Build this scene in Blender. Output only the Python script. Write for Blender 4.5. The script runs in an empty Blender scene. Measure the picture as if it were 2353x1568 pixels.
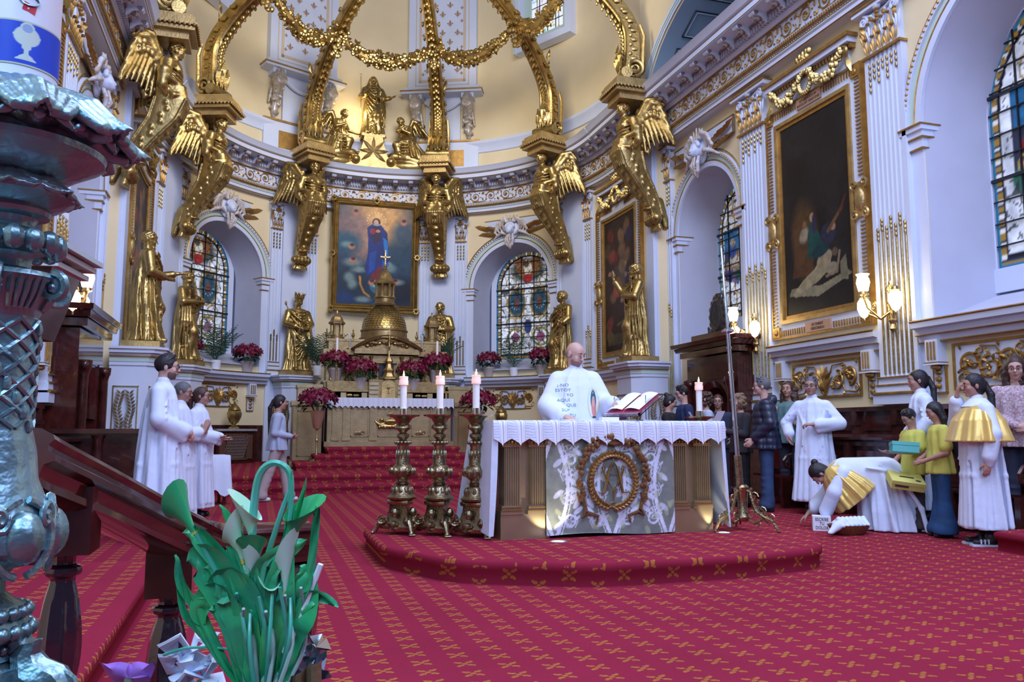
import bpy, math, random
import numpy as np
from mathutils import Vector, Matrix, Euler
R_=math.radians; PI=math.pi; sin=math.sin; cos=math.cos
random.seed(7); rng=np.random.default_rng(7)
sc=bpy.context.scene; COL=sc.collection
# ---------------- camera, world, lights, exposure ----------------
CZ=1.05
cd=bpy.data.cameras.new('camera'); cam=bpy.data.objects.new('camera',cd); COL.objects.link(cam)
cd.sensor_width=36; cd.lens=1850/2353*36; cd.clip_start=.05; cd.clip_end=200
cam.location=(0,0,CZ); cam.rotation_euler=Euler((R_(90+6.354),0,-R_(17.348)),'XYZ')
sc.camera=cam
sc.view_settings.view_transform='Standard'; sc.view_settings.look='None'
sc.view_settings.exposure=0.0; sc.view_settings.gamma=1; sc.view_settings.use_curve_mapping=False
wd=bpy.data.worlds.new('world'); sc.world=wd; wd.use_nodes=True
bg=wd.node_tree.nodes['Background']; bg.inputs[0].default_value=(.42,.52,1,1); bg.inputs[1].default_value=.13
def area(name,loc,target,size,power,color,sy=None):
    l=bpy.data.lights.new(name,'AREA'); l.energy=power; l.color=color; l.size=size
    if sy: l.shape='RECTANGLE'; l.size_y=sy
    o=bpy.data.objects.new(name,l); COL.objects.link(o); o.location=loc
    o.rotation_euler=(Vector(target)-Vector(loc)).to_track_quat('-Z','Y').to_euler(); return o
def point(name,loc,power,color,rad=.05,parent=None):
    l=bpy.data.lights.new(name,'POINT'); l.energy=power; l.color=color; l.shadow_soft_size=rad
    o=bpy.data.objects.new(name,l); COL.objects.link(o); o.location=loc
    if parent: o.parent=parent
    return o
area('added_nave_light',(3.4,1.5,12.0),(2.8,6.5,0),8,1500,(.56,.64,1),5)  # unseen area light added high over the nave
area('added_front_fill',(4.5,-4.0,7.5),(2.8,14,4.5),6,560,(.50,.60,1),3)  # unseen frontal fill added behind the camera to brighten the walls
area('added_choir_light',(2.6,8.0,11.5),(2.6,13,0),5,430,(.74,.80,1),7)  # area light added above the choir, no lamp modelled
area('added_apse_light',(2.7,13.0,9.9),(2.7,19.5,10.5),3.5,330,(1,.90,.70),2)  # warm light added for the upper apse, source unseen
area('added_cyan_fill',(-1.6,-1.5,4.5),(0.2,2.2,.8),2.5,230,(.40,.68,1))  # cyan fill added for the foreground candlestick and lilies

# ---------------- mesh helpers ----------------
def link(o,parent=None):
    COL.objects.link(o)
    if parent is not None: o.parent=parent
    return o
def tag(o,label=None,cat=None,group=None,kind=None):
    if label: o['label']=label
    if cat: o['category']=cat
    if group: o['group']=group
    if kind: o['kind']=kind
    return o
def thing(name,label,cat,loc=(0,0,0),rz=0,group=None):
    o=bpy.data.objects.new(name,None); COL.objects.link(o); o.empty_display_size=.1
    o.location=loc; o.rotation_euler=(0,0,rz); return tag(o,label,cat,group)
def copytree(r,loc=None,rz=None,label=None,parent=None):
    c=r.copy(); COL.objects.link(c); c.parent=parent
    if loc is not None: c.location=loc
    if rz is not None: c.rotation_euler=(0,0,rz)
    if label: c['label']=label
    for ch in list(r.children): copytree(ch,parent=c)
    return c
class MB:
    def __init__(s,T=None): s.v=[]; s.f=[]; s.m=[]; s.T=T; s.mi=0
    def add(s,v,f):
        b=len(s.v); s.v.extend(tuple(map(float,p)) for p in v)
        s.f.extend(tuple(b+i for i in q) for q in f); s.m.extend([s.mi]*len(f)); return s
    def box(s,c,d,M=None,taper=1.0,tx=None,ty=None):
        x,y,z=[a/2 for a in d]; tx=taper if tx is None else tx; ty=taper if ty is None else ty
        P=[(-x,-y,-z),(x,-y,-z),(x,y,-z),(-x,y,-z),(-x*tx,-y*ty,z),(x*tx,-y*ty,z),(x*tx,y*ty,z),(-x*tx,y*ty,z)]
        if M is not None: P=[M@Vector(p) for p in P]
        P=[(p[0]+c[0],p[1]+c[1],p[2]+c[2]) for p in P]
        return s.add(P,[(0,3,2,1),(4,5,6,7),(0,1,5,4),(1,2,6,5),(2,3,7,6),(3,0,4,7)])
    def b(s,x0,x1,y0,y1,z0,z1): return s.box(((x0+x1)/2,(y0+y1)/2,(z0+z1)/2),(x1-x0,y1-y0,z1-z0))
    def rows(s,rows,closed=False,cap=True):
        n=len(rows[0]); v=[p for r in rows for p in r]; f=[]
        for i in range(len(rows)-1):
            for j in range(n if closed else n-1):
                k=(j+1)%n; f.append((i*n+j,i*n+k,(i+1)*n+k,(i+1)*n+j))
        if closed and cap: f.append(tuple(range(n-1,-1,-1))); f.append(tuple((len(rows)-1)*n+j for j in range(n)))
        return s.add(v,f)
    def lathe(s,prof,c=(0,0,0),n=16,M=None,lob=0,la=0,cap=True):
        rows=[]
        for r,z in prof:
            row=[]
            for j in range(n):
                a=2*PI*j/n; rr=r*(1+(la*cos(lob*a) if lob else 0)); p=Vector((rr*cos(a),rr*sin(a),z))
                if M is not None: p=M@p
                row.append((p[0]+c[0],p[1]+c[1],p[2]+c[2]))
            rows.append(row)
        return s.rows(rows,True,cap)
    def prism(s,poly,z0,z1,M=None,c=(0,0,0)):   # poly in xy extruded along z (M may turn it)
        n=len(poly); P=[Vector((p[0],p[1],z0)) for p in poly]+[Vector((p[0],p[1],z1)) for p in poly]
        if M is not None: P=[M@p for p in P]
        P=[(p[0]+c[0],p[1]+c[1],p[2]+c[2]) for p in P]
        return s.add(P,[tuple(range(n-1,-1,-1)),tuple(range(n,2*n))]+[(i,(i+1)%n,n+(i+1)%n,n+i) for i in range(n)])
    def tube(s,path,r,n=8,flat=1.0,up=None):
        P=[Vector(p) for p in path]; m=len(P); rows=[]
        rr=r if hasattr(r,'__len__') else [r]*m
        prev=None
        for i in range(m):
            t=(P[min(i+1,m-1)]-P[max(i-1,0)]); t=t.normalized() if t.length>1e-9 else Vector((0,0,1))
            if up is not None: a=Vector(up)
            elif prev is None: a=Vector((0,0,1)) if abs(t.z)<.9 else Vector((1,0,0))
            else: a=prev
            a=a-t*a.dot(t)
            if a.length<1e-6: a=t.orthogonal()
            a.normalize(); bb=t.cross(a); prev=a
            rows.append([P[i]+(a*cos(2*PI*j/n)*flat+bb*sin(2*PI*j/n))*rr[i] for j in range(n)])
        return s.rows(rows,True)
    def ball(s,c,r,n=8,m=6,M=None):
        r=r if hasattr(r,'__len__') else (r,r,r); rows=[]
        for i in range(m+1):
            t=PI*i/m; q=max(sin(t),.02); row=[]
            for j in range(n):
                a=2*PI*j/n; p=Vector((r[0]*q*cos(a),r[1]*q*sin(a),-r[2]*cos(t)))
                if M is not None: p=M@p
                row.append((p[0]+c[0],p[1]+c[1],p[2]+c[2]))
            rows.append(row)
        return s.rows(rows,True)
    def mesh(s,name,smooth=35):
        me=bpy.data.meshes.new(name); v=s.v
        if s.T: v=[s.T(*p) for p in v]
        me.from_pydata([tuple(p) for p in v],[],s.f); 
        if any(s.m): me.polygons.foreach_set('material_index',s.m)
        if smooth:
            me.polygons.foreach_set('use_smooth',[True]*len(s.f))
            me.update()
            me.set_sharp_from_angle(angle=R_(smooth))
        me.update(); return me
    def build(s,name,mats,parent=None,label=None,smooth=35,**k):
        me=s.mesh(name,smooth)
        for m in (mats if isinstance(mats,(list,tuple)) else [mats]): me.materials.append(m)
        o=bpy.data.objects.new(name,me); link(o,parent); return tag(o,label,**k)
def objm(name,me,parent=None,loc=(0,0,0),rot=(0,0,0),scale=None,**k):
    o=bpy.data.objects.new(name,me); link(o,parent); o.location=loc; o.rotation_euler=rot
    if scale is not None: o.scale=scale if hasattr(scale,'__len__') else (scale,)*3
    return tag(o,**k)
def struct(name,mb,mats,parent=None,**k):
    return mb.build(name,mats,parent,kind=None if parent is not None else 'structure',**k)
def rotM(axis,a): return Matrix.Rotation(a,3,axis)
# ---------------- implicit surfaces (smooth unions of capsules / ellipsoids) ----------------
class Blob:
    def __init__(s,lo,hi,h):
        s.h=h; s.lo=np.array(lo,float); n=np.ceil((np.array(hi)-s.lo)/h).astype(int)+1; s.n=n
        s.ax=[(s.lo[i]+h*np.arange(n[i])).astype(np.float32) for i in range(3)]
        s.F=np.full(n,.5,np.float32)
    def sub(s,lo,hi):
        sl=[];g=[]
        for i in range(3):
            a=max(0,int((lo[i]-s.lo[i])/s.h)); b=min(s.n[i],int((hi[i]-s.lo[i])/s.h)+2)
            if b<=a: return None,None
            sl.append(slice(a,b)); g.append(s.ax[i][a:b])
        return tuple(sl),np.meshgrid(*g,indexing='ij',sparse=True)
    def put(s,sl,d,k,op):
        F=s.F[sl]
        if op>0: 
            if k>0: hh=np.maximum(k-np.abs(F-d),0)/k; s.F[sl]=np.minimum(F,d)-hh*hh*k*.25
            else: s.F[sl]=np.minimum(F,d)
        else:
            hh=np.maximum(k-np.abs(F+d),0)/k if k>0 else 0; s.F[sl]=np.maximum(F,-d)+hh*hh*k*.25
    def cap(s,a,b,ra,rb=None,k=.03,op=1):
        rb=ra if rb is None else rb; a=np.array(a,float);b=np.array(b,float); m=max(ra,rb)+k+2.5*s.h
        sl,g=s.sub(np.minimum(a,b)-m,np.maximum(a,b)+m)
        if sl is None: return s
        X,Y,Z=g; d=b-a; L=max(d@d,1e-9)
        t=np.clip(((X-a[0])*d[0]+(Y-a[1])*d[1]+(Z-a[2])*d[2])/L,0,1)
        D=np.sqrt((X-a[0]-t*d[0])**2+(Y-a[1]-t*d[1])**2+(Z-a[2]-t*d[2])**2)-(ra+(rb-ra)*t)
        s.put(sl,D.astype(np.float32),k,op); return s
    def chain(s,pts,rs,k=.03,op=1):
        for i in range(len(pts)-1): s.cap(pts[i],pts[i+1],rs[i] if hasattr(rs,'__len__') else rs,rs[i+1] if hasattr(rs,'__len__') else rs,k,op)
        return s
    def ell(s,c,r,k=.03,op=1,M=None):
        c=np.array(c,float); r=np.array(r if hasattr(r,'__len__') else (r,r,r),float); m=r.max()+k+2.5*s.h
        sl,g=s.sub(c-m,c+m)
        if sl is None: return s
        X,Y,Z=g[0]-c[0],g[1]-c[1],g[2]-c[2]
        if M is not None:
            M=np.array(M); X,Y,Z=M[0,0]*X+M[1,0]*Y+M[2,0]*Z, M[0,1]*X+M[1,1]*Y+M[2,1]*Z, M[0,2]*X+M[1,2]*Y+M[2,2]*Z
        k0=np.sqrt((X/r[0])**2+(Y/r[1])**2+(Z/r[2])**2); k1=np.sqrt((X/r[0]**2)**2+(Y/r[1]**2)**2+(Z/r[2]**2)**2)+1e-6
        s.put(sl,(k0*(k0-1)/k1).astype(np.float32),k,op); return s
    def fn(s,lo,hi,f,k=.03,op=1):
        sl,g=s.sub(lo,hi)
        if sl is None: return s
        D=f(*g); D=np.broadcast_to(D,s.F[sl].shape).astype(np.float32); s.put(sl,D,k,op); return s
    def warp(s,f,lo=None,hi=None):
        if lo is None: lo=s.lo; hi=s.lo+s.h*s.n
        sl,g=s.sub(lo,hi); s.F[sl]=s.F[sl]+f(*g).astype(np.float32); return s
    def nets(s):
        F=s.F.copy(); F[0]=F[-1]=1; F[:,0]=F[:,-1]=1; F[:,:,0]=F[:,:,-1]=1
        S=F<0; c=[S[i:S.shape[0]-1+i,j:S.shape[1]-1+j,k:S.shape[2]-1+k] for i in (0,1) for j in (0,1) for k in (0,1)]
        tot=sum(x.astype(np.int8) for x in c); act=(tot>0)&(tot<8); idx=np.argwhere(act)
        if len(idx)==0: return np.zeros((0,3)),np.zeros((0,4),int)
        acc=np.zeros((len(idx),3)); cnt=np.zeros(len(idx))
        co=[(i,j,k) for i in (0,1) for j in (0,1) for k in (0,1)]
        val=[F[idx[:,0]+a,idx[:,1]+b,idx[:,2]+d] for a,b,d in co]
        for p in range(8):
            for q in range(p+1,8):
                if sum(abs(co[p][t]-co[q][t]) for t in range(3))!=1: continue
                m=(val[p]<0)!=(val[q]<0); t=np.where(m,val[p]/np.where(m,val[p]-val[q],1),0)
                A=np.array(co[p]);Bv=np.array(co[q]); acc+=np.where(m[:,None],A+(Bv-A)*t[:,None],0); cnt+=m
        V=(idx+acc/cnt[:,None])*s.h+s.lo
        ids=np.full(act.shape,-1,np.int64); ids[tuple(idx.T)]=np.arange(len(idx)); Q=[]
        for ax in range(3):
            u,w=(ax+1)%3,(ax+2)%3
            a=[slice(None)]*3; b2=[slice(None)]*3; a[ax]=slice(0,-1); b2[ax]=slice(1,None)
            A=S[tuple(a)];Bs=S[tuple(b2)]; E=np.argwhere(A!=Bs)
            E=E[(E[:,u]>0)&(E[:,w]>0)&(E[:,u]<S.shape[u]-1)&(E[:,w]<S.shape[w]-1)]
            ins=A[tuple(E.T)]
            def g(du,dw):
                e=E.copy(); e[:,u]-=du; e[:,w]-=dw; return ids[tuple(e.T)]
            q=np.stack([g(1,1),g(0,1),g(0,0),g(1,0)],1); q[~ins]=q[~ins][:,::-1]; Q.append(q)
        Q=np.concatenate(Q); Q=Q[(Q>=0).all(1)]
        return V,Q
    def mesh(s,name,mats,extra=None):
        V,Q=s.nets(); me=bpy.data.meshes.new(name)
        nv=len(V); nq=len(Q)
        me.vertices.add(nv); me.vertices.foreach_set('co',V.astype(np.float32).ravel())
        me.loops.add(nq*4); me.loops.foreach_set('vertex_index',Q.astype(np.int32).ravel())
        me.polygons.add(nq); me.polygons.foreach_set('loop_start',np.arange(0,nq*4,4,dtype=np.int32))
        try: me.polygons.foreach_set('loop_total',np.full(nq,4,np.int32))
        except Exception: pass
        me.polygons.foreach_set('use_smooth',np.ones(nq,bool)); me.update(calc_edges=True); me.validate()
        for m in (mats if isinstance(mats,(list,tuple)) else [mats]): me.materials.append(m)
        return me
    def build(s,name,mat,parent=None,loc=(0,0,0),rot=(0,0,0),**k): return objm(name,s.mesh(name,mat),parent,loc,rot,**k)
# ---------------- materials ----------------
MATS={}
def mat(name,col,rough=.5,metal=0,var=0,vscale=6,bump=0,bscale=40,col2=None,emit=None,es=0,coat=0,sheen=0,alpha=None,trans=0,spec=None):
    if name in MATS: return MATS[name]
    m=bpy.data.materials.new(name); m.use_nodes=True; nt=m.node_tree; B=nt.nodes['Principled BSDF']
    B.inputs['Base Color'].default_value=(*col,1); B.inputs['Roughness'].default_value=rough; B.inputs['Metallic'].default_value=metal
    if coat: B.inputs['Coat Weight'].default_value=coat; B.inputs['Coat Roughness'].default_value=.06
    if sheen: B.inputs['Sheen Weight'].default_value=sheen
    if trans: B.inputs['Transmission Weight'].default_value=trans
    if spec is not None: B.inputs['Specular IOR Level'].default_value=spec
    if alpha is not None: B.inputs['Alpha'].default_value=alpha
    if emit: B.inputs['Emission Color'].default_value=(*emit,1); B.inputs['Emission Strength'].default_value=es
    if var or bump or col2:
        tc=nt.nodes.new('ShaderNodeTexCoord')
        if var or col2:
            n=nt.nodes.new('ShaderNodeTexNoise'); n.inputs['Scale'].default_value=vscale; n.inputs['Detail'].default_value=4
            nt.links.new(tc.outputs['Object'],n.inputs['Vector'])
            r=nt.nodes.new('ShaderNodeValToRGB'); r.color_ramp.elements[0].position=.3; r.color_ramp.elements[1].position=.7
            c2=col2 if col2 else tuple(c*(1-var) for c in col)
            r.color_ramp.elements[0].color=(*c2,1); r.color_ramp.elements[1].color=(*col,1)
            nt.links.new(n.outputs['Fac'],r.inputs['Fac']); nt.links.new(r.outputs['Color'],B.inputs['Base Color'])
        if bump:
            n=nt.nodes.new('ShaderNodeTexNoise'); n.inputs['Scale'].default_value=bscale; n.inputs['Detail'].default_value=3
            nt.links.new(tc.outputs['Object'],n.inputs['Vector'])
            b=nt.nodes.new('ShaderNodeBump'); b.inputs['Strength'].default_value=bump; b.inputs['Distance'].default_value=.01
            nt.links.new(n.outputs['Fac'],b.inputs['Height']); nt.links.new(b.outputs['Normal'],B.inputs['Normal'])
    MATS[name]=m; return m
GOLD=mat('gilding',(.57,.40,.145),.34,.88,var=.5,vscale=5,bump=.45,bscale=26)
GOLD2=mat('dull_gilding',(.60,.42,.17),.42,.75,var=.4,vscale=6,bump=.4,bscale=30)
TRIMG=mat('gilt_trim',(.52,.30,.085),.42,.7,var=.35,vscale=10)
BRASS=mat('brass',(.62,.45,.20),.25,.95,var=.45,vscale=14,bump=.3,bscale=60)
ALTG=mat('altar_champagne_gold',(.46,.38,.24),.36,.8,var=.15)
WHITE=mat('white_paint',(.66,.73,.90),.5,var=.06,vscale=2)
CREAM=mat('cream_plaster',(.82,.69,.43),.7,var=.08,vscale=1.2)
MINT=mat('mint_paint',(.52,.66,.60),.6)
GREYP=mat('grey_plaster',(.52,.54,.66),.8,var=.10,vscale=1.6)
SHADG=mat('modillion_gilt',(.34,.24,.20),.5,.35,var=.4,vscale=20)
DARKW=mat('dark_mahogany',(.075,.018,.012),.22,col2=(.03,.008,.008),vscale=9,coat=.6)
REDW=mat('polished_mahogany',(.085,.017,.012),.16,col2=(.04,.007,.007),vscale=7,coat=.8)
ALB=mat('white_cloth',(.69,.77,.96),.85,var=.05,bump=.55,bscale=11)
LACE=mat('white_lace',(.80,.83,.93),.9,var=.08,vscale=60,bump=.5,bscale=220)
GOLDCL=mat('gold_satin',(.86,.60,.16),.33,.35,var=.15,sheen=.3)
BLACK=mat('black_iron',(.012,.012,.018),.4)
WAX=mat('wax',(.90,.88,.86),.5)
# ---------------- carpet ----------------
def carpet(name,ang=0.0,base=(.25,.018,.044),vertical=False):
    m=bpy.data.materials.new(name); m.use_nodes=True; nt=m.node_tree; N=nt.nodes; L=nt.links; B=N['Principled BSDF']
    B.inputs['Roughness'].default_value=.95; B.inputs['Specular IOR Level'].default_value=.06
    tc=N.new('ShaderNodeTexCoord'); sp=N.new('ShaderNodeSeparateXYZ'); L.new(tc.outputs['Object'],sp.inputs[0])
    def M(op,a,b=None,c=None):
        n=N.new('ShaderNodeMath'); n.operation=op
        for i,v in enumerate((a,b,c)):
            if v is None: continue
            if isinstance(v,(int,float)): n.inputs[i].default_value=v
            else: L.new(v,n.inputs[i])
        return n.outputs[0]
    x=sp.outputs['X']; y=sp.outputs['Y']
    if vertical: x=M('ADD',x,M('MULTIPLY',y,.0)); y=sp.outputs['Z']
    w=.36; h=.30
    res=None
    # lozenge lattice of small four-petalled motifs : two offset grids
    for ox,oy in ((0,0),(.5,.5)):
        u=M('SUBTRACT',M('FRACT',M('ADD',M('DIVIDE',x,.37),ox)),.5); v=M('SUBTRACT',M('FRACT',M('ADD',M('DIVIDE',y,.15),oy)),.5)
        u=M('MULTIPLY',u,.37); v=M('MULTIPLY',v,.15)
        au=M('ABSOLUTE',u); av=M('ABSOLUTE',v)
        # petals: ellipses at diagonal positions plus small arms, spread mostly along x
        p1=M('ADD',M('POWER',M('DIVIDE',M('SUBTRACT',au,.022),.015),2),M('POWER',M('DIVIDE',M('SUBTRACT',av,.021),.011),2))
        p2=M('ADD',M('POWER',M('DIVIDE',au,.014),2),M('POWER',M('DIVIDE',av,.012),2))
        p3=M('ADD',M('POWER',M('DIVIDE',M('SUBTRACT',au,.036),.009),2),M('POWER',M('DIVIDE',M('SUBTRACT',av,.03),.010),2))
        q=M('MINIMUM',M('MINIMUM',p1,p3),p2); q=M('LESS_THAN',q,1.0)
        res=q if res is None else M('MAXIMUM',res,q)
    nz=N.new('ShaderNodeTexNoise'); nz.inputs['Scale'].default_value=260; L.new(tc.outputs['Object'],nz.inputs['Vector'])
    nz2=N.new('ShaderNodeTexNoise'); nz2.inputs['Scale'].default_value=1.6; L.new(tc.outputs['Object'],nz2.inputs['Vector'])
    k=M('ADD',.62,M('ADD',M('MULTIPLY',nz.outputs['Fac'],.5),M('MULTIPLY',nz2.outputs['Fac'],.35)))
    mx=N.new('ShaderNodeMix'); mx.data_type='RGBA'; L.new(M('MULTIPLY',res,.75),mx.inputs['Factor'])
    mx.inputs['A'].default_value=(*base,1); mx.inputs['B'].default_value=(.38,.16,.03,1)
    m2=N.new('ShaderNodeVectorMath'); m2.operation='SCALE'; L.new(mx.outputs['Result'],m2.inputs[0]); L.new(k,m2.inputs['Scale'])
    L.new(m2.outputs[0],B.inputs['Base Color'])
    b=N.new('ShaderNodeBump'); b.inputs['Strength'].default_value=.5; b.inputs['Distance'].default_value=.004; L.new(nz.outputs['Fac'],b.inputs['Height']); L.new(b.outputs['Normal'],B.inputs['Normal'])
    return m
CARP=carpet('red_patterned_carpet'); CARPV=carpet('red_patterned_carpet_riser',vertical=True)
X0=2.67; YC=16.6; RW=5.0; RS=5.28; YJ=14.62; SL=RW*PI/2
def W(s,n,z):
    """wall coordinates: s along the wall (0 = middle of the apse, + right), n out of the wall, z up"""
    if abs(s)<=SL: a=s/RW; return (X0+(RW-n)*sin(a),YC+(RW-n)*cos(a),z)
    g=1 if s>0 else -1; y=YC-(abs(s)-SL); return (X0+g*((RS if y<YJ else RW)-n),y,z)
def Wf(s):
    """location on the wall and z-rotation so that local x runs along +s, local -y ... is out of the wall (towards the room = -y)"""
    p=W(s,0,0); a=max(-PI/2,min(PI/2,s/RW)); return p,-a
def sy(y,side): return side*(SL+YC-y)
fl=MB(); fl.b(-4.2,10.5,-4,22.5,-.3,0); struct('floor',fl,CARP)
def nosed(poly,z0,z1,name,parent=None,mats=None,nr=.035):
    """carpeted block with a rounded bullnose; poly counter-clockwise"""
    mb=MB(); n=len(poly); prof=[(.02,z0),(.02,z1-2.2*nr),(0,z1-1.7*nr),(-nr*.1,z1-nr),(0.0,z1-nr*.4),(nr*.35,z1-.006),(nr,z1)]
    rows=[]
    P=[Vector((p[0],p[1])) for p in poly]
    for off,z in prof:
        row=[]
        for i in range(n):
            a,b,c=P[i-1],P[i],P[(i+1)%n]; e1=(b-a).normalized(); e2=(c-b).normalized()
            n1=Vector((-e1.y,e1.x)); n2=Vector((-e2.y,e2.x)); m=(n1+n2); m=m/max(m.dot(n1),.2)
            q=b+m*off; row.append((q.x,q.y,z))
        rows.append(row)
    mb.rows(rows,True)
    nb=len(mb.f)
    mb.m=[1]*(n*3)+[0]*(nb-n*3); mb.m[-2]=0
    o=mb.build(name,mats or [CARP,CARPV],parent,smooth=50); o['kind']='structure' if parent is None else 'structure'
    if parent is not None: del o['kind']
    return o
def roundpoly(pts,rad,seg=4):
    out=[]; n=len(pts)
    for i in range(n):
        a,b,c=Vector(pts[i-1]),Vector(pts[i]),Vector(pts[(i+1)%n]); r=rad if not hasattr(rad,'__len__') else rad[i]
        if r<=0: out.append(tuple(b)); continue
        p=b+(a-b).normalized()*r; q=b+(c-b).normalized()*r
        for k in range(seg+1):
            t=k/seg; out.append(tuple(p*(1-t)**2+b*2*t*(1-t)+q*t*t))
    return out
# altar dais
dais=nosed(roundpoly([(.93,7.6),(.93,6.35),(1.32,5.55),(2.2,5.12),(3.35,5.12),(4.15,5.3),(4.68,6.05),(4.72,7.6),(4.3,8.3),(1.4,8.3)],.2),0,.17,'floor_dais',nr=.04)
# steps of the high altar
def steps():
    for i,(hw,y,h) in enumerate([(4.6,13.95,.15),(4.6,14.35,.15)]):
        nosed([(X0-hw,y),(X0+hw,y),(X0+hw,21.3),(X0-hw,21.3)][::1],i*.15 if i==0 else .15*i,(i+1)*.15,'floor_step')
    for i,(hw,y) in enumerate([(2.0,15.75),(1.62,16.15),(1.36,16.55)]):
        nosed([(X0-hw,y),(X0+hw,y),(X0+hw,21.3),(X0-hw,21.3)],.3+.14*i,.3+.14*(i+1),'floor_step')
steps()
# side daises near the camera
nosed([(-2.5,1.2),(-.56,1.2),(-.62,6.15),(-2.5,6.15)],0,.17,'floor_dais')
nosed([(5.75,.5),(7.9,.5),(7.9,5.95),(6.22,5.65)],0,.17,'floor_dais')

# ---------------- walls with arched openings ----------------
WINS=[(46.6*PI/180*RW,1.17,2.62,4.85),(-46.6*PI/180*RW,1.17,2.62,4.85)]   # s centre, half width, sill z, spring z
for sd in (1,-1):
    WINS.append((sy(13.08,sd),1.08,2.66,4.93)); WINS.append((sy(6.2,sd),1.67,2.40,4.93))
ZT=7.75
def wallmesh(s0,s1,wins,zb=0,zt=ZT,step=.25):
    """front face of a wall between s0 and s1 with arched holes + 0.85 m deep reveals"""
    mb=MB(T=W); cuts=sorted(w for w in wins if s0<w[0]<s1)
    def strip(a,b,f0,f1,n=None):
        n=n or max(1,int(math.ceil((b-a)/step)))
        for i in range(n):
            u,v=a+(b-a)*i/n,a+(b-a)*(i+1)/n
            mb.add([(u,0,f0(u)),(v,0,f0(v)),(v,0,f1(v)),(u,0,f1(u))],[(0,1,2,3)])
    cur=s0
    for c,hw,zs,zp in cuts:
        if c-hw>cur: strip(cur,c-hw,lambda u:zb,lambda u:zt)
        strip(c-hw,c+hw,lambda u:zb,lambda u:zs)
        arc=[(c-hw*cos(PI*k/24),zp+hw*sin(PI*k/24)) for k in range(25)]
        for k in range(24):
            (a,za),(b,zc)=arc[k],arc[k+1]; mb.add([(a,0,za),(b,0,zc),(b,0,zt),(a,0,zt)],[(0,1,2,3)])
        cur=c+hw
    if s1>cur: strip(cur,s1,lambda u:zb,lambda u:zt)
    # fix: blocks between sill and spring are the opening
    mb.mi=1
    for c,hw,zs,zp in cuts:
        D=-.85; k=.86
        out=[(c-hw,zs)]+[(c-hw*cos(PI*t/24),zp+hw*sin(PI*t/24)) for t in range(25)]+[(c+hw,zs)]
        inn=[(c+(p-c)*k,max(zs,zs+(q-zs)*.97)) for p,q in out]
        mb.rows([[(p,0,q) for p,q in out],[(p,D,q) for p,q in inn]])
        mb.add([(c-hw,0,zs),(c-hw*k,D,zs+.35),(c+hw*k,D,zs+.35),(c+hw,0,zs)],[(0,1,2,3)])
    return mb
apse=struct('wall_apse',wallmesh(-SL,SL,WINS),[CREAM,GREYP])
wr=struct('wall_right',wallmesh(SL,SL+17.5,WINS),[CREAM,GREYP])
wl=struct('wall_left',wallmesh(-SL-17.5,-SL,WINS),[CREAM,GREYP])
def side(s): return apse if abs(s)<SL else (wr if s>0 else wl)
# ---------------- swept mouldings ----------------
def sweep(prof,s0,s1,mb=None,step=.2,caps=True):
    """prof: list of (n,z) outline from top-back round to bottom-back; swept along the wall"""
    mb=mb or MB(T=W); n=max(1,int(math.ceil(abs(s1-s0)/step)))
    if abs(s0)>SL+.01 and abs(s1)>SL+.01 and s0*s1>0: n=1
    rows=[[(s0+(s1-s0)*i/n,a,z) for a,z in prof] for i in range(n+1)]
    mb.rows(rows,False)
    if caps:
        mb.add(rows[0],[tuple(range(len(prof)))]); mb.add(rows[-1],[tuple(range(len(prof)-1,-1,-1))])
    return mb
def entab(s0,s1,ex,tn,par=None):
    """entablature: architrave, frieze, bed mouldings, modillions, corona. ex = extra projection"""
    g=lambda L:[(a+ex if a>0 else a,z) for a,z in L]
    mb=sweep(g([(0,6.92),(.14,6.92),(.14,7.0),(.17,7.0),(.17,7.02)]),s0,s1)       # fascia
    o=tn(mb,WHITE)
    for P,M in (([(.17,6.92+.10),(.165,7.02),(.165,7.09),(.0,7.09)],MINT),
                ([(0,7.09),(.20,7.09),(.22,7.16),(.20,7.17),(0,7.17)],WHITE),
                ([(0,7.17),(.155,7.17),(.155,7.52),(0,7.52)],WHITE),
                ([(0,7.52),(.19,7.52),(.22,7.56),(.25,7.57),(.25,7.66),(.30,7.67),(.32,7.72),(.62,7.73),(.62,7.85),(.60,7.85),(.60,7.87),(.66,7.89),(.72,7.98),(.74,8.0),(.0,8.0)],WHITE),
                ):
        part=sweep(g(P),s0,s1); o=part.build('moulding',M,par,smooth=25)
    gl=MB(T=W)   # gilt lines
    for a,z,r in ((.145,6.925,.012),(.205,7.09,.014),(.17,7.18,.010),(.19,7.51,.014),(.635,7.74,.010),(.605,7.86,.014)):
        n=max(1,int(abs(s1-s0)/.2)); 
        if abs(s0)>SL+.01: n=1
        gl.rows([[(s0+(s1-s0)*i/n,a+ex+r*cos(t),z+r*sin(t)) for t in (0,PI/2,PI,3*PI/2)] for i in range(n+1)],True)
    gl.build('gilt_line',TRIMG,par)
def trimstruct(name):
    def f(mb,m): return None
    return f
tcount=[0]
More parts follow.
